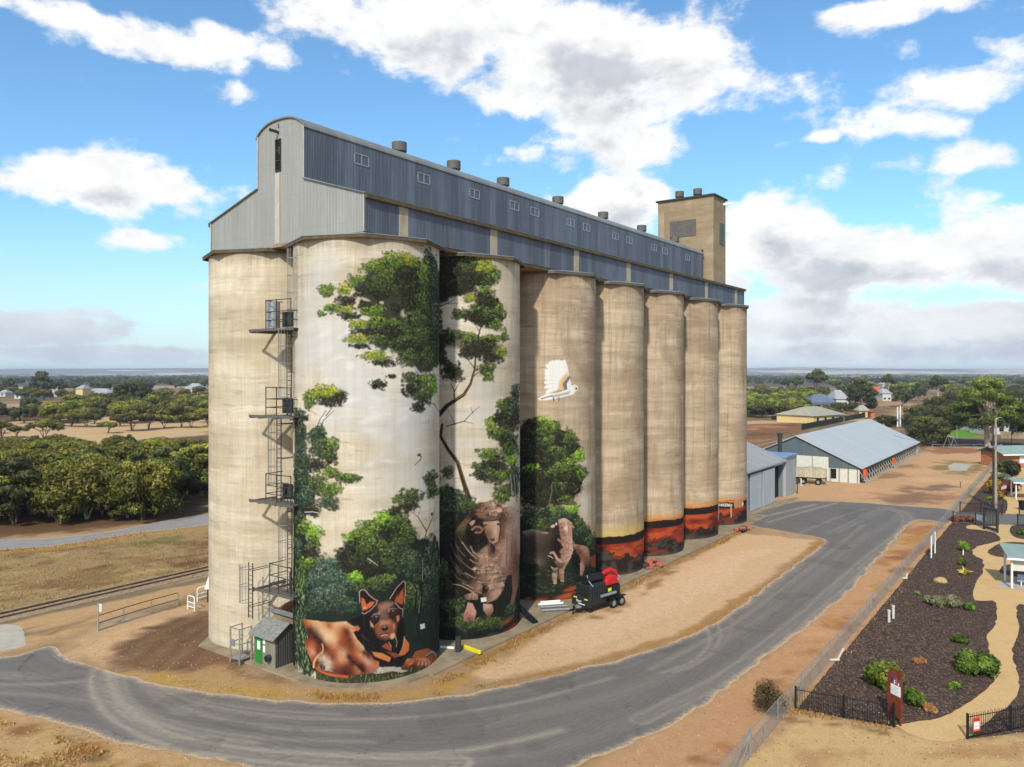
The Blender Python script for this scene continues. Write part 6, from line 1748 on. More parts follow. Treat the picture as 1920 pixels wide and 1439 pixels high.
asph = asphalt_mat('worn grey asphalt', (108, 101, 93), (164, 150, 130))
sheet('road', catmull(ROAD, 0.6), 0.008, asph, 0.20, road_dust, label='curving grey asphalt access road with dusty tyre tracks', jit=0.34)
sheet('lane', catmull(LANE, 3.0), 0.008, asphalt_mat('pale lane asphalt', (146, 140, 132), (176, 160, 138)), 1.6, lambda X, Y: X * 0, label='straight grey lane along the woodland', jit=0.3)


def mulch_mat():
    m, T, bs, out = new_mat('dark bark mulch')
    pos = T.n('ShaderNodeNewGeometry').outputs['Position']
    e = T.n('ShaderNodeAttribute', attribute_name='edge').outputs['Fac']
    vo = T.n('ShaderNodeTexVoronoi', {'Vector': T.v('MULTIPLY', pos, (1, 2.2, 1)), 'Scale': 11.0, 'Randomness': 1.0}, feature='F1')
    vo2 = T.n('ShaderNodeTexVoronoi', {'Vector': T.v('MULTIPLY', pos, (2.2, 1, 1)), 'Scale': 6.0, 'Randomness': 1.0}, feature='F1')
    f2 = T.noise(pos, 0.9, 5, 0.6)
    r1 = T.sep(vo.outputs['Color'])[0]; r2 = T.sep(vo2.outputs['Color'])[0]
    col = T.mix(T.ramp(r1, 0.1, 0.9), lin((52, 42, 38)), lin((100, 80, 68)))
    col = T.mix(T.ramp(r2, 0.80, 0.9, 0, 0.7), col, lin((142, 116, 94)))
    col = T.mix(T.ramp(f2, 0.5, 0.7, 0, 0.35), col, lin((112, 78, 54)))
    bp = T.n('ShaderNodeBump', {'Strength': 1.0, 'Distance': 0.05, 'Height': T.m('ADD', r1, T.m('MULTIPLY', r2, 0.6))})
    setp(T, bs, col=col, rough=0.95, spec=0.1, normal=bp.outputs[0])
    return m


mulchm = mulch_mat()
def path_mat():
    m, T, bs, out = new_mat('compacted yellow gravel')
    pos = T.n('ShaderNodeNewGeometry').outputs['Position']
    f1 = T.noise(pos, 14.0, 5, 0.7); f2 = T.noise(pos, 0.7, 4, 0.6)
    col = T.mix(T.ramp(f1, 0.3, 0.75), lin((186, 150, 98)), lin((214, 178, 124)))
    col = T.mix(T.ramp(f2, 0.45, 0.7, 0, 0.3), col, lin((176, 138, 88)))
    bp = T.n('ShaderNodeBump', {'Strength': 0.6, 'Distance': 0.01, 'Height': f1})
    setp(T, bs, col=col, rough=0.95, spec=0.1, normal=bp.outputs[0])
    return m
sheet('garden_bed', lin_path(MULCH, 0.7), 0.010, mulchm, 3.0, label='garden bed of dark bark mulch', jit=0.10)
pathm = path_mat()
sheet('path', catmull(PATH, 0.6), 0.020, pathm, 3.0, label='winding yellow gravel path', jit=0.16)
for P in ISLES:
    sheet('garden_bed', catmull(P, 0.6), 0.030, mulchm, 3.0, label='mulch island beside the gravel path', jit=0.1)
sheet('lane', gp([(1787, 959), (1960, 967), (1960, 989), (1787, 980)]), 0.026, asph, 1.5, lambda X, Y: X * 0, label='grey crossing between the two garden halves')
MB().prism(SLAB, 0.0, 0.13).build('slab', M['slab'], None)
tag(bpy.data.objects['slab'], 'concrete apron round the silo bases', kind='structure')
# concrete drain edge
sheet('pad', catmull(gp([(-60, 1185), (0, 1172), (40, 1176), (46, 1196), (45, 1212), (0, 1222), (-60, 1226)]), 0.5), 0.010, M['pad'], 2.0, label='pale concrete crossing patch', jit=0.2)
sheet('pad', gp([(1400, 966), (1402, 945), (1448, 941), (1490, 933), (1500, 934), (1462, 950)]), 0.014, M['slab'], 2.0, label='concrete strip at the shed doors')
sheet('pad', gp([(1776, 874), (1790, 868), (1822, 871), (1812, 883), (1780, 882)]), 0.010, M['pad'], 2.0, label='old concrete pad in the yard', jit=0.3)
sheet('pad', gp([(1869, 1103), (1876, 1090), (1960, 1088), (1960, 1112)]), 0.034, M['pad'], 2.0, label='concrete pad under the picnic shelter')


def build_hills():
    m, T, bs, out = new_mat('distant paddocks')
    pos = T.n('ShaderNodeNewGeometry').outputs['Position']
    n = T.noise(T.v('MULTIPLY', pos, (0.00045, 0.0004, 0.02)), 1.0, 4, 0.6, 0.3)
    col = T.mix(T.ramp(n, 0.53, 0.60), lin((96, 92, 92)), lin((196, 174, 142)))
    n2 = T.noise(T.v('MULTIPLY', pos, (0.004, 0.003, 0.05)), 1.0, 5, 0.6)
    col = T.mix(T.ramp(n2, 0.52, 0.6, 0, 0.8), col, lin((84, 84, 72)))
    setp(T, bs, col=col, rough=1.0, spec=0.0)
    nx, ny = 160, 14
    xs = np.linspace(-9000, 9000, nx); ys = np.linspace(6500, 11500, ny)
    X, Y = np.meshgrid(xs, ys)
    prof = np.sin(np.linspace(0, math.pi, ny))[:, None]
    Z = prof * (20 + 85 * vnoise(X, Y, 0.00028, 77, 4)) - 4
    me = grid_mesh('hills', np.stack([X, Y, Z], -1).reshape(-1, 3), ny, nx)
    me.polygons.foreach_set('use_smooth', np.ones(len(me.polygons), bool))
    tag(link_mesh('hills', me, m), 'low distant paddock hills on the horizon', kind='structure')
build_hills()


# ------------------------------------------------------------------ railway behind the silos
def railway():
    root = empty('railway_track', B(-40, 33, 0), 'half buried railway track running past behind the silos', 'railway')
    for v, w_ in ((32.5, 0.03), (33.6, 0.08)):
        MB().bt(-120, 260, v - w_, v + w_, 0.02, 0.20).build('rail', simple('rusty rail', (84, 66, 52), 0.8, 0.2), root)
    m = MB()
    t = -120
    while t < 200:
        m.bt(t, t + 0.24, 32.0, 34.1, 0.0, 0.075); t += 0.75
    m.build('sleepers', simple('dusty sleepers', (144, 122, 92), 0.95, 0, 0.3, 3), root)
    o = MB().prism([tuple(B(-120, 31.4)[:2]), tuple(B(-120, 34.6)[:2]), tuple(B(260, 34.6)[:2]), tuple(B(260, 31.4)[:2])], 0.0, 0.06)
    o.build('ballast', simple('ballast stone', (150, 128, 98), 0.95, 0, 0.3, 4, bump=0.6), root)
railway()


def stones():
    r = np.random.default_rng(21)
    cubes_v = np.array([(-1, -1, -1), (1, -1, -1), (1, 1, -1), (-1, 1, -1), (-1, -1, 1), (1, -1, 1), (1, 1, 1), (-1, 1, 1)], float)
    cubes_f = np.array([(3, 2, 1, 0), (4, 5, 6, 7), (0, 1, 5, 4), (1, 2, 6, 5), (2, 3, 7, 6), (3, 0, 4, 7)])
    V, Q, T_ = [], [], []
    zones = [((130, 560), (1180, 1300)), ((900, 1500), (1010, 1280)), ((-40, 480), (1345, 1500)), ((1100, 1760), (985, 1500)), ((1420, 1920), (1370, 1500))]
    n = 0
    roadp = catmull(ROAD, 1.5)
    while n < 2600:
        z = zones[r.integers(len(zones))]
        g = G(r.uniform(*z[0]), r.uniform(*z[1]))
        if inside(np.array([g.x]), np.array([g.y]), roadp)[0] or inside(np.array([g.x]), np.array([g.y]), SLAB)[0]: continue
        s = r.uniform(0.012, 0.036); a = r.uniform(0, 3.14)
        c = cubes_v * (s, s * r.uniform(.6, 1), s * r.uniform(.4, .7)) * (1 + r.normal(size=(8, 3)) * .15)
        c = np.stack([c[:, 0] * math.cos(a) - c[:, 1] * math.sin(a) + g.x, c[:, 0] * math.sin(a) + c[:, 1] * math.cos(a) + g.y, c[:, 2] + s * .35], 1)
        V.append(c); Q.append(cubes_f + n * 8); T_ += [r.random()] * 8; n += 1
    me = bpy.data.meshes.new('gravel'); quads_into(me, np.concatenate(V), np.concatenate(Q)); set_float(me, 'tone', T_)
    m, T, bs, out = new_mat('loose stones')
    at = T.n('ShaderNodeAttribute', attribute_name='tone').outputs['Fac']
    setp(T, bs, col=T.mix(at, lin((120, 92, 68)), lin((205, 178, 144))), rough=.95, spec=.1)
    tag(link_mesh('gravel', me, m), 'loose pale stones scattered over the bare sandy ground', kind='stuff')
stones()
# ------------------------------------------------------------------ vegetation
FM = {
    'mallee': foliage_mat('olive mallee leaves', (38, 42, 18), (92, 94, 34), (158, 150, 60)),
    'dark': foliage_mat('dark grey green leaves', (38, 44, 24), (70, 76, 38), (112, 116, 58)),
    'gum': foliage_mat('gum leaves', (44, 52, 24), (88, 98, 38), (152, 160, 64)),
    'bright': foliage_mat('bright green shrub leaves', (54, 74, 22), (98, 122, 38), (152, 166, 66)),
    'deep': foliage_mat('glossy deep green shrub leaves', (40, 62, 20), (70, 98, 30), (118, 142, 50)),
    'grey': foliage_mat('grey green spiky leaves', (70, 72, 48), (112, 112, 78), (156, 152, 110)),
    'twig': foliage_mat('dry olive scrub leaves', (52, 46, 24), (88, 78, 40), (124, 108, 60)),
    'orange': foliage_mat('orange dry tuft', (134, 92, 50), (172, 124, 70), (200, 158, 100)),
    'grass': foliage_mat('dry grass', (132, 100, 54), (176, 138, 78), (206, 172, 106), 0.35),
    'ygreen': foliage_mat('yellow flowering shrub', (90, 92, 30), (150, 136, 40), (196, 170, 50)),
    'redleaf': foliage_mat('reddish shrub', (70, 40, 26), (110, 66, 40), (140, 96, 60)),
}


def leaf_quads(centers, radii, counts, size, tone0, seed, up=0.35, shell=0.55, aspect=0.55):
    r = np.random.default_rng(seed)
    Vs, Ts = [], []
    for c, rad, n, t0 in zip(centers, radii, counts, tone0):
        d = r.normal(size=(n, 3)); d[:, 2] += up
        d /= np.linalg.norm(d, axis=1)[:, None]
        rr = shell + (1.05 - shell) * r.random(n) ** 0.6
        lump = 1 + 0.16 * np.sin(d[:, 0] * 5 + seed) * np.cos(d[:, 1] * 6 + c[0]) + 0.08 * np.sin(d[:, 2] * 9)
        p = np.asarray(c) + d * rr[:, None] * lump[:, None] * np.asarray(rad)
        nrm = d + r.normal(size=(n, 3)) * 0.34
        nrm /= np.linalg.norm(nrm, axis=1)[:, None]
        a = np.cross(nrm, r.normal(size=(n, 3))); a /= np.linalg.norm(a, axis=1)[:, None] + 1e-9
        b = np.cross(nrm, a)
        s = size * (0.55 + 0.9 * r.random(n))
        a = a * s[:, None]; b = b * (s * aspect)[:, None]
        Vs.append(np.stack([p - a - b, p + a - b, p + a + b, p - a + b], 1))
        t = np.clip(t0 + 0.16 * d[:, 2] + r.normal(size=n) * 0.10, 0, 1)  # upward leaves painted lighter, light from above put into the tone
        Ts.append(np.repeat(t, 4))
    return np.concatenate(Vs).reshape(-1, 3), np.concatenate(Ts)


def leaf_object(name, V, Tn, mat, parent):
    me = bpy.data.meshes.new(name)
    quads_into(me, V, np.arange(len(V)).reshape(-1, 4))
    set_float(me, 'tone', Tn)
    return link_mesh(name, me, mat, parent)


def make_tree(name, label, cat, group, h, rad, kind, seed, leaf=0.26, nleaf=2600, base=0.42, stems=4, trunk_r=0.14, bark='wood', flat=0.55, nclump=13, gaps=0.0):
    """tree of height h: forking stems, crown of leaf clumps with gaps between them"""
    r = random.Random(seed)
    root = empty(name, (0, 0, 0), label, cat, group)
    cs, rs = [], []
    for i in range(nclump):
        # sunflower spread over a dome
        q = math.sqrt((i + 0.5) / nclump); a = i * 2.39996 + r.uniform(-.4, .4)
        x = math.cos(a) * q * rad * (0.80 + r.uniform(-.12, .16)); y = math.sin(a) * q * rad * (0.80 + r.uniform(-.12, .16))
        top = h * (1 - flat * 0.42 * q * q) - h * r.uniform(0.02, 0.16)
        cr = rad * r.uniform(0.24, 0.40) * (1.0 if nclump < 20 else 0.70)
        cs.append((x, y, top - cr * 0.55)); rs.append((cr, cr, cr * r.uniform(0.5, 0.72)))
    nlow = nclump if base < 0.5 else nclump // 3
    for i in range(nlow):
        a = r.uniform(0, 6.28); q = r.uniform(0.55, 0.95)
        z = h * r.uniform(base, 0.72)
        cr = rad * r.uniform(0.18, 0.30)
        cs.append((math.cos(a) * q * rad * .85, math.sin(a) * q * rad * .85, z)); rs.append((cr, cr, cr * 0.7))
    vol = [x[0] ** 2 for x in rs]
    cnt = [max(20, int(nleaf * v / sum(vol))) for v in vol]
    zmax = max(c[2] for c in cs); zmin = min(c[2] for c in cs)
    tone = [min(0.95, 0.30 + r.uniform(-.14, .2) + 0.30 * (c[2] - zmin) / (zmax - zmin + .01)) for c in cs]  # higher clumps lighter too, sunlit tops put into the leaf colour
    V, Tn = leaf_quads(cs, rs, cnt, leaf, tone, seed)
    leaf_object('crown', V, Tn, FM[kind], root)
    m = MB()
    for k in range(stems):
        a = k * 6.283 / stems + r.uniform(-.4, .4)
        tgt = cs[(k * 3 + 1) % len(cs)]
        b0 = Vector((math.cos(a) * trunk_r * 0.8, math.sin(a) * trunk_r * 0.8, -0.15)) if stems > 1 else Vector((0, 0, -0.2))
        mid = Vector((tgt[0] * 0.35, tgt[1] * 0.35, h * 0.38))
        if stems == 1: mid = Vector((r.uniform(-.2, .2), r.uniform(-.2, .2), h * 0.4))
        m.path([b0, (b0 + mid) / 2 + Vector((r.uniform(-.2, .2), r.uniform(-.2, .2), 0)), mid, Vector(tgt)], [trunk_r, trunk_r * 0.85, trunk_r * 0.6, trunk_r * 0.22], 6)
        for j in range(5 if stems == 1 else 2):
            t2 = cs[(k * 5 + j * 2 + 2) % len(cs)]
            m.path([mid - Vector((0, 0, h * 0.05 * (j % 3))), (mid + Vector(t2)) / 2 + Vector((0, 0, -0.2)), Vector(t2)], [trunk_r * 0.5, trunk_r * 0.32, trunk_r * 0.12], 5)
    for k in range(7):          # bare twigs and dead limbs
        c0 = cs[r.randrange(len(cs))]; q = Vector(c0)
        e = q + Vector((r.uniform(-1, 1), r.uniform(-1, 1), r.uniform(0.1, 0.9))).normalized() * rad * r.uniform(0.25, 0.5)
        m.path([Vector((c0[0] * .3, c0[1] * .3, h * .42)), q - Vector((0, 0, .2)), e], [trunk_r * .3, trunk_r * .2, trunk_r * .06], 4)
    m.build('trunk', M[bark], root, smooth=True)
    return root


placed_first = set()
def put(proto, x, y, h=None, h0=1.0, rz=None, label=None, group=None, sx=1.0, z=0.0):
    sc = (h / h0) if h else 1.0
    rz = rnd.uniform(0, 6.28) if rz is None else rz
    if proto.name not in placed_first:
        placed_first.add(proto.name)
        o = proto
        o.location = (x, y, z); o.rotation_euler = (0, 0, rz); o.scale = (sc * sx, sc * sx, sc)
    else:
        o = copy_tree(proto, None, (x, y, z), rz, (sc * sx, sc * sx, sc))
    if label: o['label'] = label
    if group: o['group'] = group
    return o


def trees():
    GW = 'mallee trees of the dense woodland'
    L1 = 'multi-stemmed olive green mallee tree in the dense woodland beyond the grey lane'
    protos = [make_tree('mallee_tree', L1, 'tree', GW, 6.5, (3.3, 4.3, 3.8, 4.8, 3.0, 4.0, 3.6)[i], ('mallee', 'mallee', 'gum', 'mallee', 'dark', 'mallee', 'mallee')[i], 100 + i, 0.12, 7500, 0.16, 4, 0.09, 'bark_pale' if i % 3 == 0 else 'wood', (0.9, 0.5, 1.2, 0.7, 1.3, 0.6, 1.0)[i], (16, 32, 14, 38, 12, 30, 22)[i]) for i in range(7)]
    for q_, lb in zip(protos, ('tall narrow olive mallee tree with pale stems in the dense woodland', 'wide flat crowned olive mallee tree of many small leaf clumps in the woodland', 'greener round headed mallee tree among the olive woodland crowns',
                               'widest pale stemmed feathery mallee tree of the woodland', 'dark grey green narrow tree standing among the lighter woodland crowns', 'low feathery olive mallee tree with brown stems in the woodland', 'medium olive mallee tree with pale stems and dense clumps in the woodland')):
        q_['label'] = lb
    pts = []
    def blocked(x, y):
        # the lane and the dirt track
        p = Vector((x, y, 0))
        return False
    tries = 0
    while len(pts) < 225 and tries < 12000:
        tries += 1
        Y = rnd.uniform(96, 188); px = rnd.uniform(-60, 420)
        X = (px - CX) / F * Y
        pyb = HY + F * HC / Y
        lim = 986 - 0.035 * px if px < 270 else 972 - (px - 270) * 0.42
        if px > 385 and pyb > 925: continue
        if pyb > lim: continue
        if Y > 168 + 0.03 * px and rnd.random() < 0.6: continue
        if any((X - a) ** 2 + (Y - b) ** 2 < rnd.uniform(2.8, 4.8) ** 2 for a, b in pts): continue
        pts.append((X, Y))
    for X, Y in pts:
        p = rnd.choice(protos)
        put(p, X, Y, rnd.uniform(3.2, 5.0) if Y > 155 else rnd.uniform(3.6, 6.6) if Y > 125 else rnd.uniform(4.0, 9.4), 6.5, sx=rnd.uniform(0.85, 1.25))
    # clearing trees with open umbrella crowns
    GC = 'umbrella trees round the sandy clearing'
    um = [make_tree('umbrella_tree', 'flat topped tree with bare forking stems in the sandy clearing', 'tree', GC, 6.0, 4.6, 'mallee', 200 + i, 0.16, 5200, 0.62, 4, 0.14, 'wood', 0.35, 10) for i in range(2)]
    for i, (px, pb, pt) in enumerate(((3, 822, 788), (30, 822, 797), (84, 825, 784), (133, 801, 772), (162, 802, 770), (202, 813, 790), (247, 809, 772), (278, 806, 774), (308, 803, 778), (340, 802, 778), (358, 803, 774), (392, 800, 770), (-30, 815, 780), (105, 800, 775), (225, 800, 776))):
        g = G(px, pb)
        put(um[i % 2], g.x, g.y, (pb - pt) / F * g.y, 6.0)
    # belt behind the clearing
    GB = 'trees of the belt behind the clearing'
    bl = [make_tree('belt_tree', 'bushy dark olive tree in the belt between the clearing and the town', 'tree', GB, 8.0, 5.6, k, 300 + i, 0.24, 4600, 0.3, 2, 0.2, 'wood', 0.7, 12) for i, k in enumerate(('mallee', 'dark', 'mallee'))]
    n = 0; bp = []
    while n < 118:
        pb = rnd.uniform(741, 796); Y = F * HC / (pb - HY); px = rnd.uniform(-80, 420); X = (px - CX) / F * Y
        if 752 < pb < 772 and px < 130: continue
        if any((X - a) ** 2 + (Y - b) ** 2 < 8.5 ** 2 for a, b in bp): continue
        bp.append((X, Y)); n += 1
        put(rnd.choice(bl), X, Y, rnd.uniform(5.0, 9.0), 8.0, sx=rnd.uniform(0.8, 1.3))
    bigd = make_tree('round_tree', 'large dark round tree standing above the belt behind the clearing', 'tree', None, 15, 8.5, 'dark', 401, 0.32, 7000, 0.25, 2, 0.4, 'bark_pale', 0.8, 22)
    g = G(247, 770); put(bigd, g.x, g.y, 16.5, 15)
    pine = make_tree('pine_tree', 'tall dark pine above the pale house roofs across the paddock', 'tree', None, 20, 8, 'dark', 402, 0.9, 2200, 0.2, 1, 0.4, 'wood', 1.4, 18)
    g = G(76, 741); put(pine, g.x, g.y, 22, 20)
    put(pine, G(16, 740).x, G(16, 740).y, 16, 20, label='shorter dark tree at the end of the pale house roofs')
    # right of the silos: scrub mass and town trees
    GR = 'scrub trees between the silos and the houses'
    n = 0; bp = []
    sc = [make_tree('scrub_tree', 'rounded dark green scrub tree in the block between the silos and the houses', 'tree', GR, 7.0, 5.6, k, 500 + i, 0.22, 4600, 0.2, 2, 0.18, 'wood', 0.8, 12) for i, k in enumerate(('gum', 'dark', 'mallee'))]
    while n < 82:
        pb = rnd.uniform(738, 784); Y = F * HC / (pb - HY); px = rnd.uniform(1385, 1545 if pb < 762 else 1512); X = (px - CX) / F * Y
        if any((X - a) ** 2 + (Y - b) ** 2 < 8.2 ** 2 for a, b in bp): continue
        bp.append((X, Y)); n += 1
        put(rnd.choice(sc), X, Y, rnd.uniform(6.0, 9.5), 7.0)
    for px, pb, h in ((1560, 783, 5), (1532, 785, 5.5), (1575, 776, 6), (1500, 772, 6), (1600, 772, 5), (1632, 770, 4)):
        g = G(px, pb); put(sc[1], g.x, g.y, h, 7.0, group='trees among the houses', label='dark rounded tree growing among the houses past the long shed')
    GT = 'trees among the houses'
    tall = make_tree('tall_gum_tree', 'tall spreading gum with bare pale trunks, highest tree over the scrub block', 'tree', GT, 22, 9.5, 'dark', 601, 0.4, 5000, 0.66, 4, 0.4, 'bark_pale', 0.5, 16)
    def T_(p, h0, px, pb, pt, lab, sx=1.0, grp=GT):
        g = G(px, pb)
        return put(p, g.x, g.y, (pb - pt) / F * g.y, h0, label=lab, group=grp, sx=sx)
    T_(tall, 22, 1533, 748, 690, tall['label'], 0.85)
    T_(tall, 22, 1496, 745, 703, 'thin pale trunked gum beside the tallest gum over the scrub', 0.6)
    T_(tall, 22, 1472, 744, 707, 'small crowned gum on the silo side of the tallest gum', 0.5)
    T_(tall, 22, 1664, 742, 700, 'round crowned gum with pale trunk behind the orange roof', 0.75)
    T_(tall, 22, 1757, 752, 702, 'twin crowned grey gum behind the dark trees past the long shed', 0.8)
    big = make_tree('gum_tree', 'large dark green gum beside the pale hipped roofs', 'tree', GT, 17, 8.5, 'dark', 602, 0.27, 9000, 0.22, 3, 0.45, 'bark_pale', 0.9, 26)
    T_(big, 17, 1615, 772, 706, big['label'], 0.95)
    T_(big, 17, 1692, 764, 719, 'dark gum behind the power poles', 0.85)
    T_(big, 17, 1722, 752, 716, 'dark gum at the far edge of the open ground', 0.9)
    bush = make_tree('spreading_tree', 'low wide dark green tree against the far corner of the long shed', 'tree', GT, 8.5, 6.4, 'dark', 603, 0.14, 14000, 0.12, 3, 0.25, 'wood', 0.8, 24)
    T_(bush, 8.5, 1738, 835, 774, bush['label'], 1.0)
    T_(bush, 8.5, 1722, 803, 754, 'olive tree behind the lowest wide tree by the shed', 0.8)
    T_(bush, 8.5, 1772, 806, 756, 'dark tree between the wide tree and the big spreading gum', 0.8)
    T_(bush, 8.5, 1757, 790, 738, 'bright topped tree behind the group by the shed', 0.7)
    T_(bush, 8.5, 1662, 800, 776, 'small dark tree behind the roof ridge of the long shed', 1.3)
    T_(bush, 8.5, 1790, 770, 727, 'distant dark tree between the twin gum and the big spreading gum', 0.8)
    gum = make_tree('spreading_gum_tree', 'very large spreading green gum with a pale forked trunk beyond the yard', 'tree', None, 19, 8.0, 'gum', 604, 0.15, 34000, 0.30, 6, 0.42, 'bark_pale', 1.35, 34)
    T_(gum, 19, 1852, 838, 696, gum['label'], 1.06, None)
    T_(gum, 19, 1938, 842, 722, 'dark gum tree cut by the picture edge behind the toilet block', 0.8, None)
    T_(gum, 19, 2040, 850, 712, 'gum tree outside the view past the toilet block', 0.8, None)
    n = 0
    while n < 34:
        pb = rnd.uniform(722, 752); Y = F * HC / (pb - HY); px = rnd.uniform(1560, 1960); X = (px - CX) / F * Y
        if 1630 < px < 1680 and pb > 736: continue
        n += 1
        put(sc[1] if n % 2 else sc[0], X, Y, rnd.uniform(8, 12), 7.0, label='distant rounded tree in the belt behind the town houses', group='distant trees behind the town', sx=1.3)
    n = 0
    while n < 30:
        pb = rnd.uniform(719, 741); Y = F * HC / (pb - HY); px = rnd.uniform(-60, 400); X = (px - CX) / F * Y
        n += 1
        put(bl[1], X, Y, rnd.uniform(7, 13), 8.0, label='distant dark tree along the town edge past the pale roofs', group='distant trees of the town edge', sx=1.2)


trees()


def far_woods():
    r = np.random.default_rng(5)
    cs, rs, ct, tn = [], [], [], []
    for i in range(2600):
        side = r.random()
        pb = 702.5 + 17.5 * r.random() ** 1.2
        Y = F * HC / (pb - HY)
        px = r.uniform(-150, 460) if side < 0.42 else r.uniform(1330, 2050)
        X = (px - CX) / F * Y
        m = vnoise(np.array([X]), np.array([Y * 0.35]), 0.004, 60, 3)[0]
        if m < 0.5 and pb < 714: continue
        hgt = r.uniform(3.5, 7)
        cs.append((X, Y, hgt * 0.6)); w = r.uniform(5, 10) * (1 + (Y - 900) / 4000); rs.append((w, w * 0.8, hgt * 0.65)); ct.append(16); tn.append(r.uniform(0.05, 0.5))
    V, Tn = leaf_quads(cs, rs, ct, 2.4, tn, 8, 0.5, 0.7, 0.8)
    o = leaf_object('woods', V, Tn, FM['dark'], None)
    tag(o, 'far off scrub and shelter belts fading to the horizon', kind='stuff')
far_woods()


def near_grass():
    """dry tufts along kerbs, slab edge and fences; real blades, one mass"""
    r = random.Random(3)
    P = []
    def along(px, n, spread, hh=0.16):
        L = catmull(gp(px), 0.6, False)
        for i in range(n):
            q = L[r.randrange(len(L))]
            if vnoise(np.array([q[0]]), np.array([q[1]]), 0.7, 14, 3)[0] < 0.50 + r.uniform(-.08, .08): continue
            P.append((q[0] + r.gauss(0, spread), q[1] + r.gauss(0, spread), hh * 0.6 * r.uniform(0.4, 1.5)))
    along([(560, 1296), (620, 1306), (700, 1306), (780, 1296), (840, 1274), (905, 1244), (987, 1196)], 2600, 0.28, 0.16)
    along([(600, 1309), (700, 1312), (800, 1304), (900, 1288)], 1200, 0.2, 0.13)
    along([(987, 1194), (1080, 1152), (1180, 1102), (1256, 1061), (1333, 1026), (1406, 990)], 2200, 0.3, 0.18)
    along([(250, 1262), (400, 1291), (520, 1303)], 500, 0.3, 0.12)
    along([(900, 1292), (1100, 1247), (1290, 1190), (1450, 1086), (1540, 1017)], 900, 0.25, 0.12)
    along([(190, 1168), (260, 1152), (335, 1136), (350, 1132)], 700, 0.35, 0.2)
    along([(1492, 1334), (1560, 1347), (1660, 1365)], 800, 0.25, 0.18)
    along([(1408, 1423), (1471, 1350), (1560, 1256), (1653, 1145), (1739, 1039)], 900, 0.3, 0.16)
    along([(0, 1036), (133, 1024), (267, 1002), (398, 988)], 700, 1.2, 0.22)
    for i in range(2600):
        px = r.uniform(-40, 330); py = r.uniform(1350 + max(0, px) * 0.3, 1470); q = G(px, py)
        if vnoise(np.array([q.x]), np.array([q.y]), 0.5, 4, 3)[0] < 0.52: continue
        P.append((q.x, q.y, r.uniform(0.06, 0.2)))
    for i in range(5200):
        px = r.uniform(-80, 400); py = r.uniform(1000, 1160); q = G(px, py)
        if py < 1033 - px * 0.115 or py > 1150 - px * 0.2: continue
        P.append((q.x, q.y, r.uniform(0.06, 0.2)))
    V, Tn = [], []
    for (x, y, h) in P:
        t = r.uniform(0.1, 0.9)
        for k in range(3):
            a = r.uniform(0, 6.28); w = h * 0.14; lx, ly = math.cos(a) * h * 0.6, math.sin(a) * h * 0.6
            dx, dy = -math.sin(a) * w, math.cos(a) * w
            V += [(x - dx, y - dy, 0.005), (x + dx, y + dy, 0.005), (x + lx + dx * .3, y + ly + dy * .3, h), (x + lx - dx * .3, y + ly - dy * .3, h)]
            Tn += [t] * 4
    o = leaf_object('grass', np.array(V), np.array(Tn), FM['grass'], None)
    tag(o, 'short dry golden grass tufts along kerbs and fences', kind='stuff')
near_grass()


def shrub(name, px, py, w, h, kind, label, seed, leaf=0.07, n=2200, spiky=False, group=None, cat='shrub'):
    g = G(px, py)
    root = empty(name, g, label, cat, group)
    r = random.Random(seed)
    cs, rs = [], []
    for i in range(14 if w > 1 else 6):
        a = r.uniform(0, 6.28); q = math.sqrt(r.random()) * 0.62
        cr = r.uniform(0.28, 0.42)
        cs.append((math.cos(a) * q * w / 2, math.sin(a) * q * w / 2, h * r.uniform(0.35, 0.72) * (1 - q * 0.4))); rs.append((cr * w / 2, cr * w / 2, cr * h))
    V, Tn = leaf_quads(cs, rs, [n // len(cs)] * len(cs), leaf, [r.uniform(0.25, 0.75) for _ in cs], seed, 0.4, 0.4, 0.25 if spiky else 0.6)
    leaf_object('foliage', V, Tn, FM[kind], root)
    m = MB()
    for k in range(5):
        a = k * 1.26 + r.uniform(-.3, .3)
        m.path([(0, 0, -0.05), (math.cos(a) * w * .12, math.sin(a) * w * .12, h * .3), (math.cos(a) * w * .3, math.sin(a) * w * .3, h * .65)], [0.03, 0.022, 0.008], 5)
    m.build('stem', M['wood'], root, local=True)
    return root


shrub('shrub', 1656, 1287, 2.75, 1.6, 'bright', 'large bright green shrub in the mulch behind the rust coloured sign', 1, 0.085, 5200)
shrub('shrub', 1832, 1262, 2.7, 1.4, 'deep', 'large deep green shrub against the edge of the gravel path', 2, 0.085, 5200)
shrub('shrub', 1715, 1322, 1.3, 1.0, 'deep', 'medium dark green shrub just beside the rust coloured sign', 3, 0.075, 2400)
shrub('shrub', 1799, 1205, 1.35, 0.5, 'deep', 'low flat green shrub behind the deep green one by the path', 4, 0.07, 1400)
shrub('shrub', 1440, 1340, 2.5, 1.9, 'twig', 'untidy dry olive bush outside the wire fence by the road', 5, 0.06, 3200, True)
shrub('shrub', 1754, 1136, 1.9, 0.85, 'grey', 'grey green spiky shrub, wider of the touching pair', 6, 0.11, 1700, True, 'grey spiky shrubs')
shrub('shrub', 1790, 1138, 2.0, 0.95, 'grey', 'grey green spiky shrub nearest the low green mound by the path', 7, 0.11, 1700, True, 'grey spiky shrubs')
shrub('shrub', 1818, 1144, 1.15, 0.6, 'deep', 'low green mound between the spiky shrubs and the path', 8, 0.07, 1100)
shrub('grass_tuft', 1790, 1291, 1.1, 0.35, 'bright', 'flat yellow green tuft alone in the mulch', 9, 0.09, 500, True, cat='tuft')
shrub('grass_tuft', 1744, 1334, 0.9, 0.42, 'orange', 'orange dry grass tuft nearest the front corner of the path', 10, 0.12, 700, True, 'orange grass tufts', 'tuft')
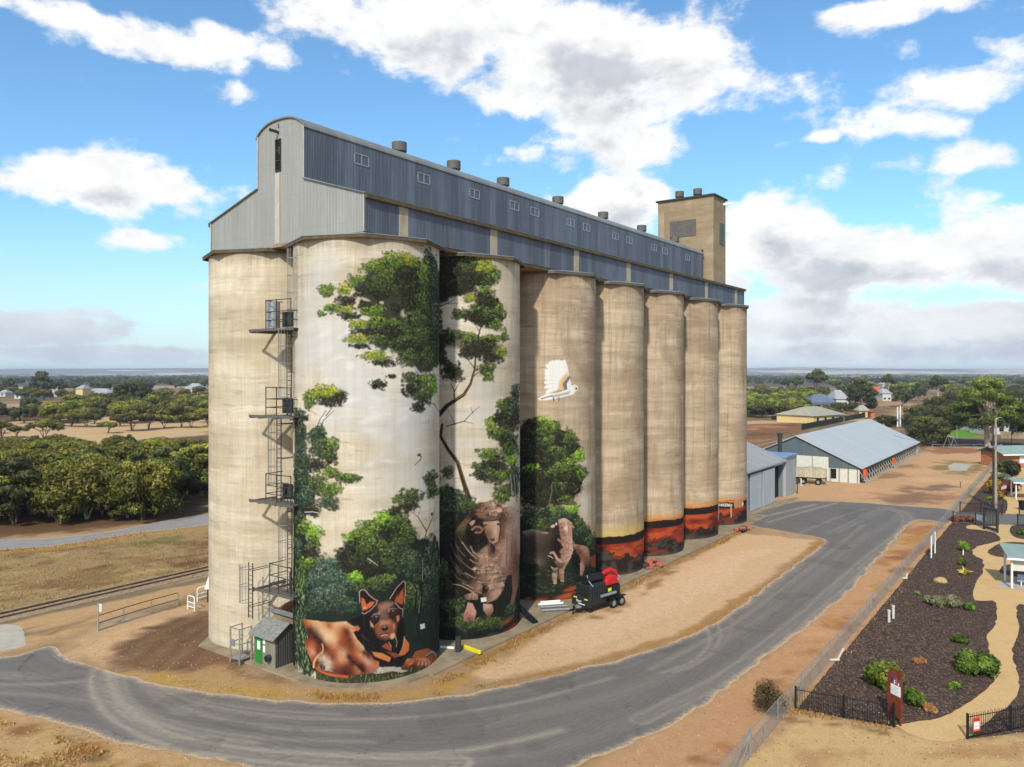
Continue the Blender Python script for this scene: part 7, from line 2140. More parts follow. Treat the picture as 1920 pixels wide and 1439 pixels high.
shrub('grass_tuft', 1723, 1243, 0.95, 0.3, 'orange', 'orange dry grass tuft beside the large bright green shrub', 11, 0.12, 600, True, 'orange grass tufts', 'tuft')
shrub('grass_tuft', 1758, 1166, 0.5, 0.3, 'twig', 'small brownish seedling in the middle of the mulch', 12, 0.06, 240, True, cat='tuft')
shrub('grass_tuft', 1719, 1115, 0.7, 0.3, 'bright', 'small green seedling beyond the spiky shrubs', 13, 0.07, 300, True, cat='tuft')
shrub('grass_tuft', 1700, 1135, 0.5, 0.25, 'bright', 'tiny green seedling near the wire fence', 14, 0.06, 200, True, cat='tuft')
shrub('grass_tuft', 1660, 1189, 0.7, 0.25, 'twig', 'faded seedling beside the two white stub pipes', 15, 0.06, 240, True, cat='tuft')
shrub('shrub', 1808, 1033, 1.5, 0.95, 'bright', 'round grassy lime green shrub above a short white marker post', 16, 0.13, 1400, True)
shrub('shrub', 1805, 1060, 0.95, 0.7, 'deep', 'small dark green shrub between the lime shrub and the yellow agave', 17, 0.07, 900)
shrub('shrub', 1895, 892, 6.5, 3.0, 'dark', 'wide dark green shrub against the toilet block path', 18, 0.2, 3200)
shrub('shrub', 1881, 903, 3.6, 1.6, 'grey', 'grey green mounded shrub at the fence side of the dark wide one', 19, 0.16, 1600)
shrub('shrub', 1863, 927, 2.8, 2.6, 'ygreen', 'yellow flowering shrub beside the utility pole', 20, 0.14, 1500)
shrub('shrub', 1873, 936, 1.6, 1.2, 'ygreen', 'low yellow green shrub in front of the far rust coloured sign', 21, 0.12, 700)
shrub('shrub', 1893, 922, 3.4, 1.9, 'redleaf', 'reddish leaved shrub right behind the far rust coloured sign', 22, 0.14, 1500)
shrub('grass_tuft', 1856, 937, 1.5, 0.6, 'bright', 'small lime tuft between the black rail fence and the utility pole', 23, 0.1, 400, True, cat='tuft')
shrub('shrub', 1917, 1003, 1.3, 0.8, 'deep', 'small green shrub on the mulch island by the black bin fence', 24, 0.08, 600)
shrub('grass_tuft', 1795, 978, 2.2, 0.8, 'orange', 'orange grass clump behind the first black rail fence panel', 25, 0.14, 700, True, 'orange grass tufts', 'tuft')
shrub('grass_tuft', 1817, 979, 2.0, 0.8, 'orange', 'orange grass clump beside the pale bench', 26, 0.14, 700, True, 'orange grass tufts', 'tuft')


def agave():
    g = G(1808, 1078)
    m = MB()
    for k in range(14):
        a = k * 2.4; L = 0.55 + 0.12 * (k % 3); e = 0.35 + 0.25 * (k % 4)
        p0 = Vector((0, 0, 0.02)); p1 = Vector((math.cos(a) * L * .5, math.sin(a) * L * .5, 0.12 + L * e * .5)); p2 = Vector((math.cos(a) * L, math.sin(a) * L, 0.1 + L * e * .7))
        m.path([p0, p1, p2], [0.05, 0.075, 0.008], 5)
    root = m.build('agave', simple('yellow green succulent', (196, 172, 66), 0.6, 0, 0.2, 3), None, local=True)
    root.location = g
    tag(root, 'yellow agave like plant between the boulder and the path', 'plant')
agave()
bm = bmesh.new(); bmesh.ops.create_icosphere(bm, subdivisions=3, radius=1)
for v in bm.verts:
    k = 1 + 0.22 * mnoise.noise(v.co * 1.3) + 0.07 * mnoise.noise(v.co * 4)
    v.co = Vector((v.co.x * 0.62 * k, v.co.y * 0.42 * k, v.co.z * 0.36 * k + 0.12))
me = bpy.data.meshes.new('boulder'); bm.to_mesh(me); bm.free()
ob = link_mesh('boulder', me, M['stone']); ob.location = G(1764, 1092)
for p in me.polygons: p.use_smooth = True
tag(ob, 'pale rounded boulder lying in the mulch', 'boulder')
# ------------------------------------------------------------------ buildings and smaller things
def building(name, label, cat, t0=None, **k):
    pass


def shed_near():
    """low shed against the far end of the silos: sliding doors, then a taller flat roofed bay"""
    root = empty('storage_shed', B(80, 5, 0), 'grey shed with sliding doors and pitched tin roof just past the last silo', 'shed')
    mw = sheet_metal('pale grey shed sheet', (168, 172, 172), U, 0.2, 0.55, 0.2, 0.1, 0.06)
    me_ = sheet_metal('shed end sheet', (120, 126, 128), W, 0.2, 0.55, 0.2, 0.2, 0.1)
    mr = sheet_metal('shed roof sheet', (156, 156, 150), U, 0.2, 0.6, 0.05, 0.3, 0.08)
    m = MB(); m.bt(71.2, 88.3, 0.8, 0.9, 5.15, 5.9); m.bt(71.2, 72.4, 0.8, 0.9, 0, 5.15); m.bt(83.0, 83.2, 0.8, 0.9, 0, 5.15); m.bt(77.6, 77.75, 0.8, 0.9, 0, 5.15)
    m.build('wall', mw, root)
    for (t, s) in ((88.2, 1), (71.3, -1)):
        m = MB()
        P = [(0.9, 0), (0.9, 5.88), (8.1, 8.7), (15.3, 5.88), (15.3, 0)]
        m.loft([B(t, v, z) for v, z in P], [B(t + 0.1, v, z) for v, z in P]); m.build('end_wall', me_, root)
    m = MB(); m.bt(71.3, 88.3, 15.3, 15.4, 0, 5.9); m.build('wall', mw, root)
    for va, vb in ((0.45, 8.1), (15.75, 8.1)):
        m = MB()
        za, zb_ = 5.72, 8.78
        P = [B(70.9, va, za), B(88.7, va, za), B(88.7, vb, zb_), B(70.9, vb, zb_)]
        m.loft(P, [p + Vector((0, 0, 0.08)) for p in P]); m.build('roof', mr, root)
    m = MB(); m.bt(70.9, 88.7, 0.30, 0.46, 5.55, 5.78); m.build('gutter', M['roof_pale'], root)
    md = sheet_metal('sliding door sheet', (186, 190, 188), U, 0.3, 0.55, 0.2, 0.12, 0.05)
    MB().bt(72.5, 77.5, 0.62, 0.70, 0.08, 5.1).build('door', md, root)
    MB().bt(77.6, 83.0, 0.50, 0.58, 0.08, 5.1).build('door', md, root)
    m = MB(); m.bt(72, 83.4, 0.60, 0.78, 5.12, 5.24); m.build('door_track', M['dkmetal'], root)
    m = MB(); m.bt(83.3, 88.2, 1.6, 1.65, 0, 5.2)
    for k in range(3): m.bt(83.3 + k * 2.3, 83.4 + k * 2.3, 1.5, 1.6, 0, 5.2)
    for k in range(3): m.bt(83.3, 88.1, 1.5, 1.58, 1.2 + k * 1.5, 1.32 + k * 1.5)
    m.build('dark_bay', M['black'], root)
    # taller bay
    r2 = empty('loading_bay', B(91, 3, 0), 'taller flat roofed grey bay with a blue edged roof beside the parked trailer', 'shed')
    m = MB(); m.bt(88.5, 93.9, 0.5, 5.5, 0, 6.1); m.build('wall', mw, r2)
    m = MB(); m.bt(88.3, 94.2, 0.25, 5.8, 6.1, 6.35); m.build('roof', simple('blue grey flashing', (120, 146, 176), 0.5, 0.2), r2)
    m = MB(); m.tube(B(98.4, 4.4, 4), B(98.4, 4.4, 9.0), 0.36, n=14); m.tube(B(98.4, 4.4, 8.6), B(98.4, 4.4, 9.15), 0.46, n=14)
    f = m.build('flue_pipe', M['dkmetal'], None, True); tag(f, 'dark round pipe standing behind the near shed roof', 'pipe')
    # it rises from the ground
    for v in f.data.vertices:
        if v.co.z < 5: v.co.z = 0
shed_near()


def shed_far():
    """long low bulk shed with buttressed side wall"""
    A = Vector((60.4, 134.2, 0)); L = 62.5; WD = 21.6
    def Q(t, v, z=0): return Vector((A.x + U.x * t + W.x * v, A.y + U.y * t + W.y * v, z))
    root = empty('bulk_shed', Q(30, 10), 'very long low bulk shed with pale blue grey roof and buttressed side wall', 'shed')
    ez, rz = 2.75, 7.75
    mr = sheet_metal('pale blue shed roof', (178, 180, 176), U, 0.25, 0.6, 0.05, 0.22, 0.05, streak=(0.68, 0.75))
    mg = sheet_metal('dark gable sheet', (96, 108, 112), W, 0.25, 0.55, 0.3, 0.15, 0.08)
    for va, vb in ((-0.45, WD / 2), (WD + 0.45, WD / 2)):
        P = [Q(-0.4, va, ez - 0.2), Q(L + 0.4, va, ez - 0.2), Q(L + 0.4, vb, rz), Q(-0.4, vb, rz)]
        m = MB(); m.loft(P, [p + Vector((0, 0, 0.12)) for p in P]); m.build('roof', mr, root)
    for t in (0.0, L - 0.1):
        P = [(0.1, 2.4), (0.1, ez), (WD / 2, rz - 0.05), (WD - 0.1, ez), (WD - 0.1, 2.4)]
        m = MB(); m.loft([Q(t, v, z) for v, z in P], [Q(t + 0.1, v, z) for v, z in P]); m.build('gable', mg, root)
        m = MB(); m.loft([Q(t + 0.02, 0.1, 0), Q(t + 0.02, WD - 0.1, 0), Q(t + 0.02, WD - 0.1, 2.4), Q(t + 0.02, 0.1, 2.4)], [Q(t + 0.12, 0.1, 0), Q(t + 0.12, WD - 0.1, 0), Q(t + 0.12, WD - 0.1, 2.4), Q(t + 0.12, 0.1, 2.4)])
        m.build('end_wall', M['offwhite'], root)
    for (a, b) in ((5.2, 7.9), (8.0, 10.7)):
        m = MB(); P = [Q(-0.14, a, 0.1), Q(-0.14, b, 0.1), Q(-0.14, b, 4.3), Q(-0.14, a, 4.3)]; m.loft(P, [p + U * 0.08 for p in P]); m.build('door', M['offwhite'], root)
    for v in (0.4, 1.9, 3.4, 4.9, 12.2, 13.8, 15.4):
        m = MB(); m.beam(Q(-0.06, v, 0), Q(-0.06, v, 2.4), 0.14, 0.14); m.build('post', M['galv'], root)
    m = MB(); P = [Q(-0.05, 3.9, 0.6), Q(-0.05, 4.8, 0.6), Q(-0.05, 4.8, 2.3), Q(-0.05, 3.9, 2.3)]; m.loft(P, [p - U * 0.04 for p in P]); m.build('window', M['dark'], root)
    mwall = simple('pale precast wall', (156, 150, 138), 0.9, 0, 0.15, 0.8, dirt=((96, 86, 74), 0.5)); mdark = simple('dark weathered side wall', (72, 68, 62), 0.9, 0, 0.25, 1.5)  # side wall colour darkened for the shade under the eaves
    m = MB(); P = [Q(0, 0.35, 0), Q(L, 0.35, 0), Q(L, 0.35, ez - 0.2), Q(0, 0.35, ez - 0.2)]; m.loft(P, [p + W * 0.12 for p in P]); m.build('side_wall', mdark, root)
    t = 0.2
    while t < L:
        m = MB()
        m.beam(Q(t, -1.1, 0.0), Q(t, 0.26, 2.4), 0.12, 0.10); m.beam(Q(t, 0.25, 0.0), Q(t, 0.25, 2.5), 0.12, 0.12); m.beam(Q(t, -1.1, 0.06), Q(t, 0.2, 0.06), 0.12, 0.1)
        m.build('buttress', mwall, root)
        t += 2.2
    for t in (0.4, 27.0):
        m = MB(); c = Q(t, -0.75, 1.9 if t < 1 else 1.5); m.box(c, (0.9, 0.5, 1.1), axes=(U, W)); m.build('conveyor_motor', M['orange'], root)
        m = MB(); m.beam(Q(t - 0.5, -1.1, 0), Q(t, -0.8, 1.4), 0.08, 0.08); m.beam(Q(t + 0.4, -1.1, 0), Q(t, -0.8, 1.4), 0.08, 0.08); m.build('stand', M['galv'], root)
shed_far()


def kiosk():
    root = empty('switch_room', B(-1.0, 7.5, 0.13), 'small grey gabled hut with a green door at the foot of the silos', 'hut')
    ft, bt_, v0, v1, z0 = -1.75, 0.05, 6.35, 8.6, 0.13
    mw = sheet_metal('hut wall board', (128, 122, 104), W, 0.9, 0.8, 0.0, 0.1, 0.1)
    ms = sheet_metal('shaded ribbed hut side', (74, 72, 68), U, 0.18, 0.8, 0.0, 0.2, 0.15)  # shade on the hut's side is put into this darker colour
    m = MB(); m.bt(ft, ft + 0.08, v0, v1, z0, 2.1); m.build('front_wall', mw, root)
    P = [(ft, z0), (ft, 2.1), (-0.75, 2.72), (bt_, 2.25), (bt_, z0)]
    for va in (v0, v1 - 0.08):
        m = MB(); m.loft([B(t, va, z) for t, z in P], [B(t, va + 0.08, z) for t, z in P]); m.build('side_wall', ms, root)
    P = [B(ft - 0.35, v0 - 0.15, 1.98), B(ft - 0.35, v1 + 0.2, 1.98), B(-0.75, v1 + 0.2, 2.78), B(-0.75, v0 - 0.15, 2.78)]
    mr = simple('weathered hut roof', (128, 126, 118), 0.7, 0.1, 0.3, 6, dirt=((70, 62, 52), 0.6))
    m = MB(); m.loft(P, [p + Vector((0, 0, 0.05)) for p in P]); m.build('roof', mr, root)
    P = [B(-0.75, v0 - 0.15, 2.78), B(-0.75, v1 + 0.2, 2.78), B(bt_ + 0.2, v1 + 0.2, 2.25), B(bt_ + 0.2, v0 - 0.15, 2.25)]
    m = MB(); m.loft(P, [p + Vector((0, 0, 0.05)) for p in P]); m.build('roof', M['chip'], root)
    d = MB().bt(ft - 0.05, ft - 0.005, 7.72, 8.42, z0 + 0.02, 1.98).build('door', M['green_door'], root)
    MB().bt(ft - 0.065, ft - 0.052, 7.9, 8.2, 1.05, 1.6).build('notice', M['white'], d)
    for z in (0.95, 1.5): MB().bt(ft - 0.03, ft - 0.005, 7.42, 7.64, z, z + 0.42).build('notice', M['white'], root)
    m = MB(); m.tube(B(ft - 0.28, 6.95, 0.72), B(ft, 6.95, 0.72), 0.22, n=16); v = m.build('vent_pipe', M['dkmetal'], root, True)
    MB().tube(B(ft - 0.30, 6.95, 0.72), B(ft - 0.281, 6.95, 0.72), 0.17, n=16).build('vent_mouth', M['dark'], v)
    # hopper mound between the silos behind the hut
    r2 = empty('hopper_mound', B(1.0, 8.2, 0.13), 'raised concrete bin heaped with brown grain debris behind the green doored hut', 'bin')
    m = MB(); m.bt(0.35, 0.5, 5.9, 10.2, 0.1, 3.0); m.build('front_wall', M['slab'], r2)
    n = 14; vs = []; fs = []
    for i in range(n):
        for j in range(n):
            t = 0.5 + 4.2 * j / (n - 1); v = 5.3 + 5.6 * i / (n - 1)
            q = B(t, v, 3.0 + 1.5 * (j / (n - 1)) ** 0.7 * (1 - 0.55 * abs(i / (n - 1) - 0.45)) + 0.16 * mnoise.noise(Vector((t, v, 0)) * 1.7))
            vs.append(q)
    for i in range(n - 1):
        for j in range(n - 1): fs.append((i * n + j, i * n + j + 1, (i + 1) * n + j + 1, (i + 1) * n + j))
    m = MB(); m.add(vs, fs); m.build('debris', M['chip'], r2, True)
    m = MB(); m.bt(0.12, 0.32, 5.6, 10.6, 2.80, 3.05); m.build('channel', M['galv'], r2)
kiosk()


def machine():
    """trailer mounted vacuum unit: black tank box, dark drum, red engine cowl, two axles"""
    f = G(1100, 1152); b_ = G(1176, 1128)
    d = (b_ - f).normalized(); s = Vector((d.y, -d.x, 0))      # s points to the road side
    O = f + d * 0.1 - s * 0.55
    root = empty('vacuum_trailer', O, 'black industrial vacuum trailer with red engine cowl parked at the painted silos', 'trailer')
    def q(a, b, z): return O + d * a + s * b + Vector((0, 0, z))
    ax = (d, s)
    def box(a0, a1, b0, b1, z0, z1, name, mat, bv=0.03, par=None):
        m = MB(); m.box(q((a0 + a1) / 2, (b0 + b1) / 2, (z0 + z1) / 2), (a1 - a0, b1 - b0, z1 - z0), axes=ax)
        o = m.build(name, mat, par or root)
        if bv: bevel(o, bv)
        return o
    dk = simple('dark grey machine paint', (44, 45, 46), 0.45, 0.1, 0.15, 3)
    box(0.0, 4.3, -0.75, 0.75, 0.45, 0.62, 'chassis', M['black'], 0)
    fb = box(-0.25, 0.05, -0.95, 0.95, 0.55, 1.35, 'bumper', dk)
    tk = box(0.05, 2.0, -0.8, 0.8, 0.62, 2.25, 'tank', dk, 0.08)
    m = MB()
    for i in range(7): m.box(q(0.03, -0.6 + i * 0.2, 1.7), (0.03, 0.05, 0.8), axes=ax)
    for i in range(6): m.box(q(0.3 + i * 0.3, 0.81, 1.5), (0.05, 0.03, 1.3), axes=ax)
    m.build('rib', M['black'], tk)
    m = MB(); m.tube(q(0.1, 0.1, 2.55), q(2.1, 0.1, 2.55), 0.36, n=20); m.tube(q(2.1, 0.1, 2.55), q(2.3, 0.1, 2.55), 0.36, 0.28, n=20); dm = m.build('drum', M['black'], root, True)
    m = MB(); m.path([q(0.35, 0.85, 2.15), q(0.3, 0.5, 2.45), q(0.25, 0.35, 2.7), q(0.25, 0.3, 3.0)], 0.045, 8); m.build('exhaust', M['galv'], root, True)
    eng = box(2.1, 3.9, -0.7, 0.7, 0.62, 1.75, 'engine_housing', M['black'], 0.05)
    m = MB(); P = [(2.15, 1.75), (2.3, 2.25), (2.9, 2.62), (3.5, 2.5), (3.9, 2.1), (4.0, 1.75)]
    m.loft([q(a, -0.55, z) for a, z in P], [q(a, 0.6, z) for a, z in P]); c = m.build('engine_cowl', M['red'], root); bevel(c, 0.12, 3)
    m = MB(); m.path([q(2.0, 0.15, 2.6), q(2.5, 0.2, 2.85), q(3.1, 0.25, 2.95), q(3.6, 0.3, 2.75), q(3.85, 0.35, 2.3)], 0.17, 12); m.build('suction_hose', M['red'], root, True)
    m = MB(); m.tube(q(3.9, 0.3, 1.9), q(4.15, 0.3, 2.3), 0.2, n=14); m.tube(q(3.75, 0.55, 2.1), q(3.75, 0.7, 2.1), 0.12, n=12); m.build('air_filter', M['galv'], root, True)
    m = MB(); m.tube(q(1.2, 0.95, 1.25), q(3.0, 0.95, 1.25), 0.12, n=12); m.build('side_pipe', M['galv'], root, True)
    box(2.35, 2.75, 0.70, 0.72, 1.35, 1.62, 'warning_sticker', M['yellow'], 0)
    for b in (-0.7, 0.45): box(-0.275, -0.255, b, b + 0.35, 1.15, 1.24, 'reflector', simple('pale yellow reflector', (226, 200, 90), 0.4), 0)
    box(-0.275, -0.255, -0.2, 0.5, 0.72, 0.78, 'stripe', M['white'], 0)
    m = MB(); m.tube(q(-0.35, -0.1, 0.35), q(-0.35, -0.1, 0.62), 0.3, n=16); m.build('jockey_tank', M['galv'], root, True)
    m = MB(); m.beam(q(-0.2, -0.5, 0.5), q(-1.0, -0.1, 0.4), 0.1, 0.1); m.beam(q(-0.2, 0.5, 0.5), q(-1.0, -0.1, 0.4), 0.1, 0.1); m.tube(q(-0.95, -0.1, 0), q(-0.95, -0.1, 0.75), 0.05, n=8); m.box(q(-1.1, -0.1, 0.4), (0.25, 0.16, 0.12), axes=ax)
    m.build('drawbar', M['black'], root)
    for a in (2.75, 3.75):
        for sd_ in (-1, 1):
            m = MB(); m.tube(q(a, 0.78 * sd_, 0.38), q(a, 1.02 * sd_, 0.38), 0.38, n=22)
            w = m.build('wheel', M['rubber'], root, True)
            m = MB(); m.tube(q(a, 1.021 * sd_, 0.38), q(a, 1.035 * sd_, 0.38), 0.23, 0.2, n=18); m.build('rim', M['galv'], w, True)
        m = MB(); m.box(q(a, 0.92, 0.83), (0.95, 0.3, 0.05), axes=ax); m.build('mudguard', M['black'], root)
    # lettering on the front plate
    cu = bpy.data.curves.new('lettering', 'FONT'); cu.body = 'Ram'; cu.size = 0.3; cu.extrude = 0.004
    tmp = bpy.data.objects.new('lettering_curve', cu); me = bpy.data.meshes.new_from_object(tmp); bpy.data.objects.remove(tmp); bpy.data.curves.remove(cu)
    me.materials.clear(); me.materials.append(M['white'])
    to = bpy.data.objects.new('lettering', me); COL.objects.link(to)
    to.parent = root
    lx = s; lz = Vector((0, 0, 1)); ln = lx.cross(lz)
    Mx = Matrix(((lx.x, lz.x, ln.x, 0), (lx.y, lz.y, ln.y, 0), (lx.z, lz.z, ln.z, 0), (0, 0, 0, 1)))
    to.matrix_local = Matrix.Translation(q(-0.262, -0.42, 0.86) - O) @ Mx
machine()


def small_near():
    # grey pipes lying on the apron, each its own thing
    labs = ['white capped plastic pipe lying furthest out from the painted silos', 'middle pipe of the loose white ended stack by the painted silos', 'upper dark pipe of the stack beside the painted silos', 'shortest dark pipe at the back of the stack by the painted silos']
    for i, (x0, y0, x1, y1) in enumerate(((1016, 1145, 1068, 1142), (1014, 1139, 1066, 1136), (1010, 1134, 1056, 1131), (1014, 1130, 1050, 1127))):
        p, q = G(x0, y0, 0.25), G(x1, y1, 0.25)
        m = MB(); m.tube(p, q, 0.10, n=12); m.tube(p - (q - p).normalized() * 0.02, p + (q - p).normalized() * 0.1, 0.12, n=12)
        o = m.build('pipe', M['galv'] if i < 2 else M['white'], None, True); tag(o, labs[i], 'pipe', 'pipes by the silos')
    p, q = G(868, 1214, 0.15), G(901, 1226, 0.15)
    m = MB(); m.beam(p + Vector((0, 0, .08)), q + Vector((0, 0, .08)), 0.2, 0.26); o = m.build('kerb_block', simple('dusty yellow paint', (206, 196, 40), .7, 0, .15, 3, dirt=((120, 104, 60), .5)), None); bevel(o, 0.04); tag(o, 'bright yellow block lying at the corner of the concrete apron', 'block')
    g = G(859, 1222, 0.13); m = MB(); m.tube(g, g + Vector((0, 0, 1.0)), 0.2, n=16); o = m.build('bollard', M['dkmetal'], None, True); tag(o, 'short thick grey steel bollard next to the yellow block', 'bollard')
    p, q = G(826, 1213, 0.2), G(852, 1215, 0.2); m = MB(); m.beam(p, q, 0.16, 0.12); o = m.build('plank', M['white'], None); tag(o, 'white plank lying on the apron between the dog and sheep silos', 'plank')
    p, q = G(975, 1150, 0.13), G(984, 1184, 0.13)
    m = MB(); m.beam(B(16.2, 0.7, 1.4), B(15.6, -2.2, 0.2), 0.5, 0.14); o = m.build('chute', M['black'], None); tag(o, 'black sloping chute leaning in the gap after the sheep silo', 'chute')
    # rubble heaps on the apron
    for k, (px, py, n_, lb) in enumerate(((1228, 1062, 12, 'heap of broken orange stone slabs beside the yellow dusk silo'), (1392, 995, 12, 'heap of orange stone rubble at the end of the painted row'))):
        g = G(px, py, 0.13); root = empty('rubble_heap', g, lb, 'rubble')
        for j in range(n_):
            a = rnd.uniform(0, 6.28); r_ = rnd.uniform(0, 1.1); s_ = rnd.uniform(0.25, 0.6)
            m = MB(); m.box(g + U * (r_ * math.cos(a) * 1.5) + W * (r_ * math.sin(a) * .7) + Vector((0, 0, s_ * 0.3 + rnd.uniform(0, .25))), (s_ * 1.3, s_, s_ * 0.6), rz=rnd.uniform(0, 3))
            o = m.build('stone', simple('orange stone', (176, 96, 70), 0.9, 0, 0.2, 3) if j % 3 else M['dkmetal'], root); bevel(o, 0.05)
    # guard fence by the railway
    root = empty('guard_fence', G(184, 1182), 'low grey pipe fence with wire mesh beside the railway', 'fence')
    pts = [(184, 1184), (232, 1168), (284, 1152), (334, 1138)]
    for i, (px, py) in enumerate(pts):
        g = G(px, py); h = 2.0 if i == 0 else 1.15
        MB().tube(g, g + Vector((0, 0, h)), 0.05, n=8).build('post', M['galv'] if i else M['win_frame'], root)
    MB().box(G(187, 1180) + Vector((0.0, 0, 1.6)), (0.32, 0.04, 0.6)).build('notice', M['offwhite'], root)
    for h in (0.08, 0.6, 1.15): MB().path([G(px, py) + Vector((0, 0, h)) for px, py in pts], 0.032, 6).build('rail', M['dkmetal'] if h > .5 else M['galv'], root)
    g0, g1 = G(184, 1184), G(334, 1138)
    m = MB(); m.add([g0 + Vector((0, 0, .08)), g1 + Vector((0, 0, .08)), g1 + Vector((0, 0, .6)), g0 + Vector((0, 0, .6))], [(0, 1, 2, 3)]); m.build('mesh', wire_mat, root)
    for k, (px, py, lb) in enumerate((((352, 1142, 'white hooped pipe barrier nearest the end of the low pipe fence')), ((370, 1128, 'white hooped pipe barrier beside the grain hopper')))):
        g = G(px, py); dv = U if k else Vector((0.8, -0.6, 0))
        w_ = 1.0 if k == 0 else 2.4
        m = MB(); m.path([g, g + Vector((0, 0, 1.0)), g + dv * 0.12 + Vector((0, 0, 1.12)), g + dv * (w_ - .12) + Vector((0, 0, 1.12)), g + dv * w_ + Vector((0, 0, 1.0)), g + dv * w_], 0.05, 8)
        m.tube(g + Vector((0, 0, .6)), g + dv * w_ + Vector((0, 0, .6)), 0.04, n=8); m.tube(g + Vector((0, 0, .25)), g + dv * w_ + Vector((0, 0, .25)), 0.04, n=8)
        o = m.build('barrier', M['white'], None, True); tag(o, lb, 'barrier', 'white hooped barriers')
    # white grain hopper peeping out behind the pale silo
    c = G(402, 1130)
    root = empty('grain_hopper', c, 'white sloping grain hopper half hidden behind the unpainted silo', 'hopper')
    m = MB(); A = [c + Vector((-.85, 0, 1.1)), c + Vector((1.6, 0, 1.1)), c + Vector((1.6, 1.8, 1.1)), c + Vector((-.85, 1.8, 1.1))]
    T_ = [c + Vector((-.25, 0.3, 3.3)), c + Vector((1.8, 0.3, 3.3)), c + Vector((1.8, 2.0, 3.3)), c + Vector((-.25, 2.0, 3.3))]
    m.loft(A, T_); m.build('hood', M['white'], root)
    for dx in (-0.6, 1.4):
        for dy in (0.1, 1.6):
            MB().beam(c + Vector((dx, dy, 0)), c + Vector((dx, dy, 1.3)), 0.1, 0.1).build('leg', M['dkmetal'], root)


def wire_material():
    m, T, bs, out = new_mat('galvanised wire mesh')
    pos = T.n('ShaderNodeNewGeometry').outputs['Position']
    a = T.v('DOT_PRODUCT', pos, tuple(U)); z = T.sep(pos)[2]
    p = 0.075
    d1 = T.m('PINGPONG', T.m('ADD', a, z), p); d2 = T.m('PINGPONG', T.m('SUBTRACT', a, z), p)
    w = T.m('MINIMUM', d1, d2)
    al = T.ramp(w, 0.011, 0.020, 1, 0)
    setp(T, bs, col=lin((176, 174, 164)), rough=0.6, metal=0.1)
    tr = T.n('ShaderNodeBsdfTransparent')
    mx = T.n('ShaderNodeMixShader', {0: al, 1: tr.outputs[0], 2: bs.outputs[0]})
    T.t.links.new(mx.outputs[0], out.inputs[0])
    return m
wire_mat = wire_material()
small_near()


def wire_fence():
    V = -22.3
    root = empty('wire_fence', B(5, V), 'long chain wire fence between the road and the mulched garden', 'fence')
    t = 0.6; k = 0
    H = 1.35
    while t < 168.5:
        m = MB(); r_ = 0.055 if abs(t - 5.1) < .2 else 0.03
        m.tube(B(t, V, 0), B(t, V, H + (0.08 if r_ > .04 else 0.02)), r_, n=8)
        if k in (0, 2) or k % 16 == 15:
            for s_ in (-1, 1):
                if k == 0 and s_ < 0: continue
                m.tube(B(t, V, H - 0.2), B(t + s_ * 1.3, V, 0.05), 0.02, n=6)
        m.build('post', M['galv'], root); k += 1
        t += 2.25 if t < 130 else 3.0
    for z in (H, ):
        m = MB(); m.tube(B(0.6, V, z), B(168.5, V, z), 0.022, n=6); m.build('rail', M['galv'], root)
    m = MB(); m.tube(B(0.6, V, 0.06), B(168.5, V, 0.06), 0.012, n=5); m.build('wire', M['galv'], root)
    m = MB(); m.add([B(0.6, V, 0.04), B(168.5, V, 0.04), B(168.5, V, H), B(0.6, V, H)], [(0, 1, 2, 3)]); m.build('mesh', wire_mat, root)
    # the sloping brace pipes running off the corner post
    r2 = empty('pipe_brace', B(5.1, V), 'bare sloping pipe brace running down from the corner post of the wire fence', 'brace')
    MB().tube(B(5.0, V, 1.5), B(0.6, V - 0.2, 0.1), 0.035, n=8).build('pipe', M['galv'], r2)
    # small white fittings
    for (px, py, lb, L2) in ((1568, 1241, 'white bent pipe lying across the foot of the wire fence', 1.6), (1697, 1087, 'small white cross shaped fitting on the mulch by the wire fence', 0.7)):
        g = G(px, py); m = MB(); m.tube(g + Vector((-.5 * L2 / 1.6, 0, .12)), g + Vector((.2, 0, .12)), 0.07, n=8); m.tube(g + Vector((.1, 0, .14)), g + U * L2 + Vector((0.1, 0, .4)), 0.07, n=8)
        o = m.build('pipe_fitting', M['offwhite'], None, True); tag(o, lb, 'pipe')
    for (px, py, h, lb) in ((1667, 1167, .92, 'white round stub pipe nearer the wire fence'), (1675, 1160, 1.0, 'white round stub pipe further from the wire fence of the two')):
        g = G(px, py); m = MB(); m.tube(g, g + Vector((0, 0, h)), 0.10, n=14); m.tube(g + Vector((0, 0, h - .08)), g + Vector((0, 0, h + .02)), 0.125, n=14)
        o = m.build('stub_pipe', M['offwhite'], None, True); tag(o, lb, 'pipe', 'white stub pipes')
wire_fence()


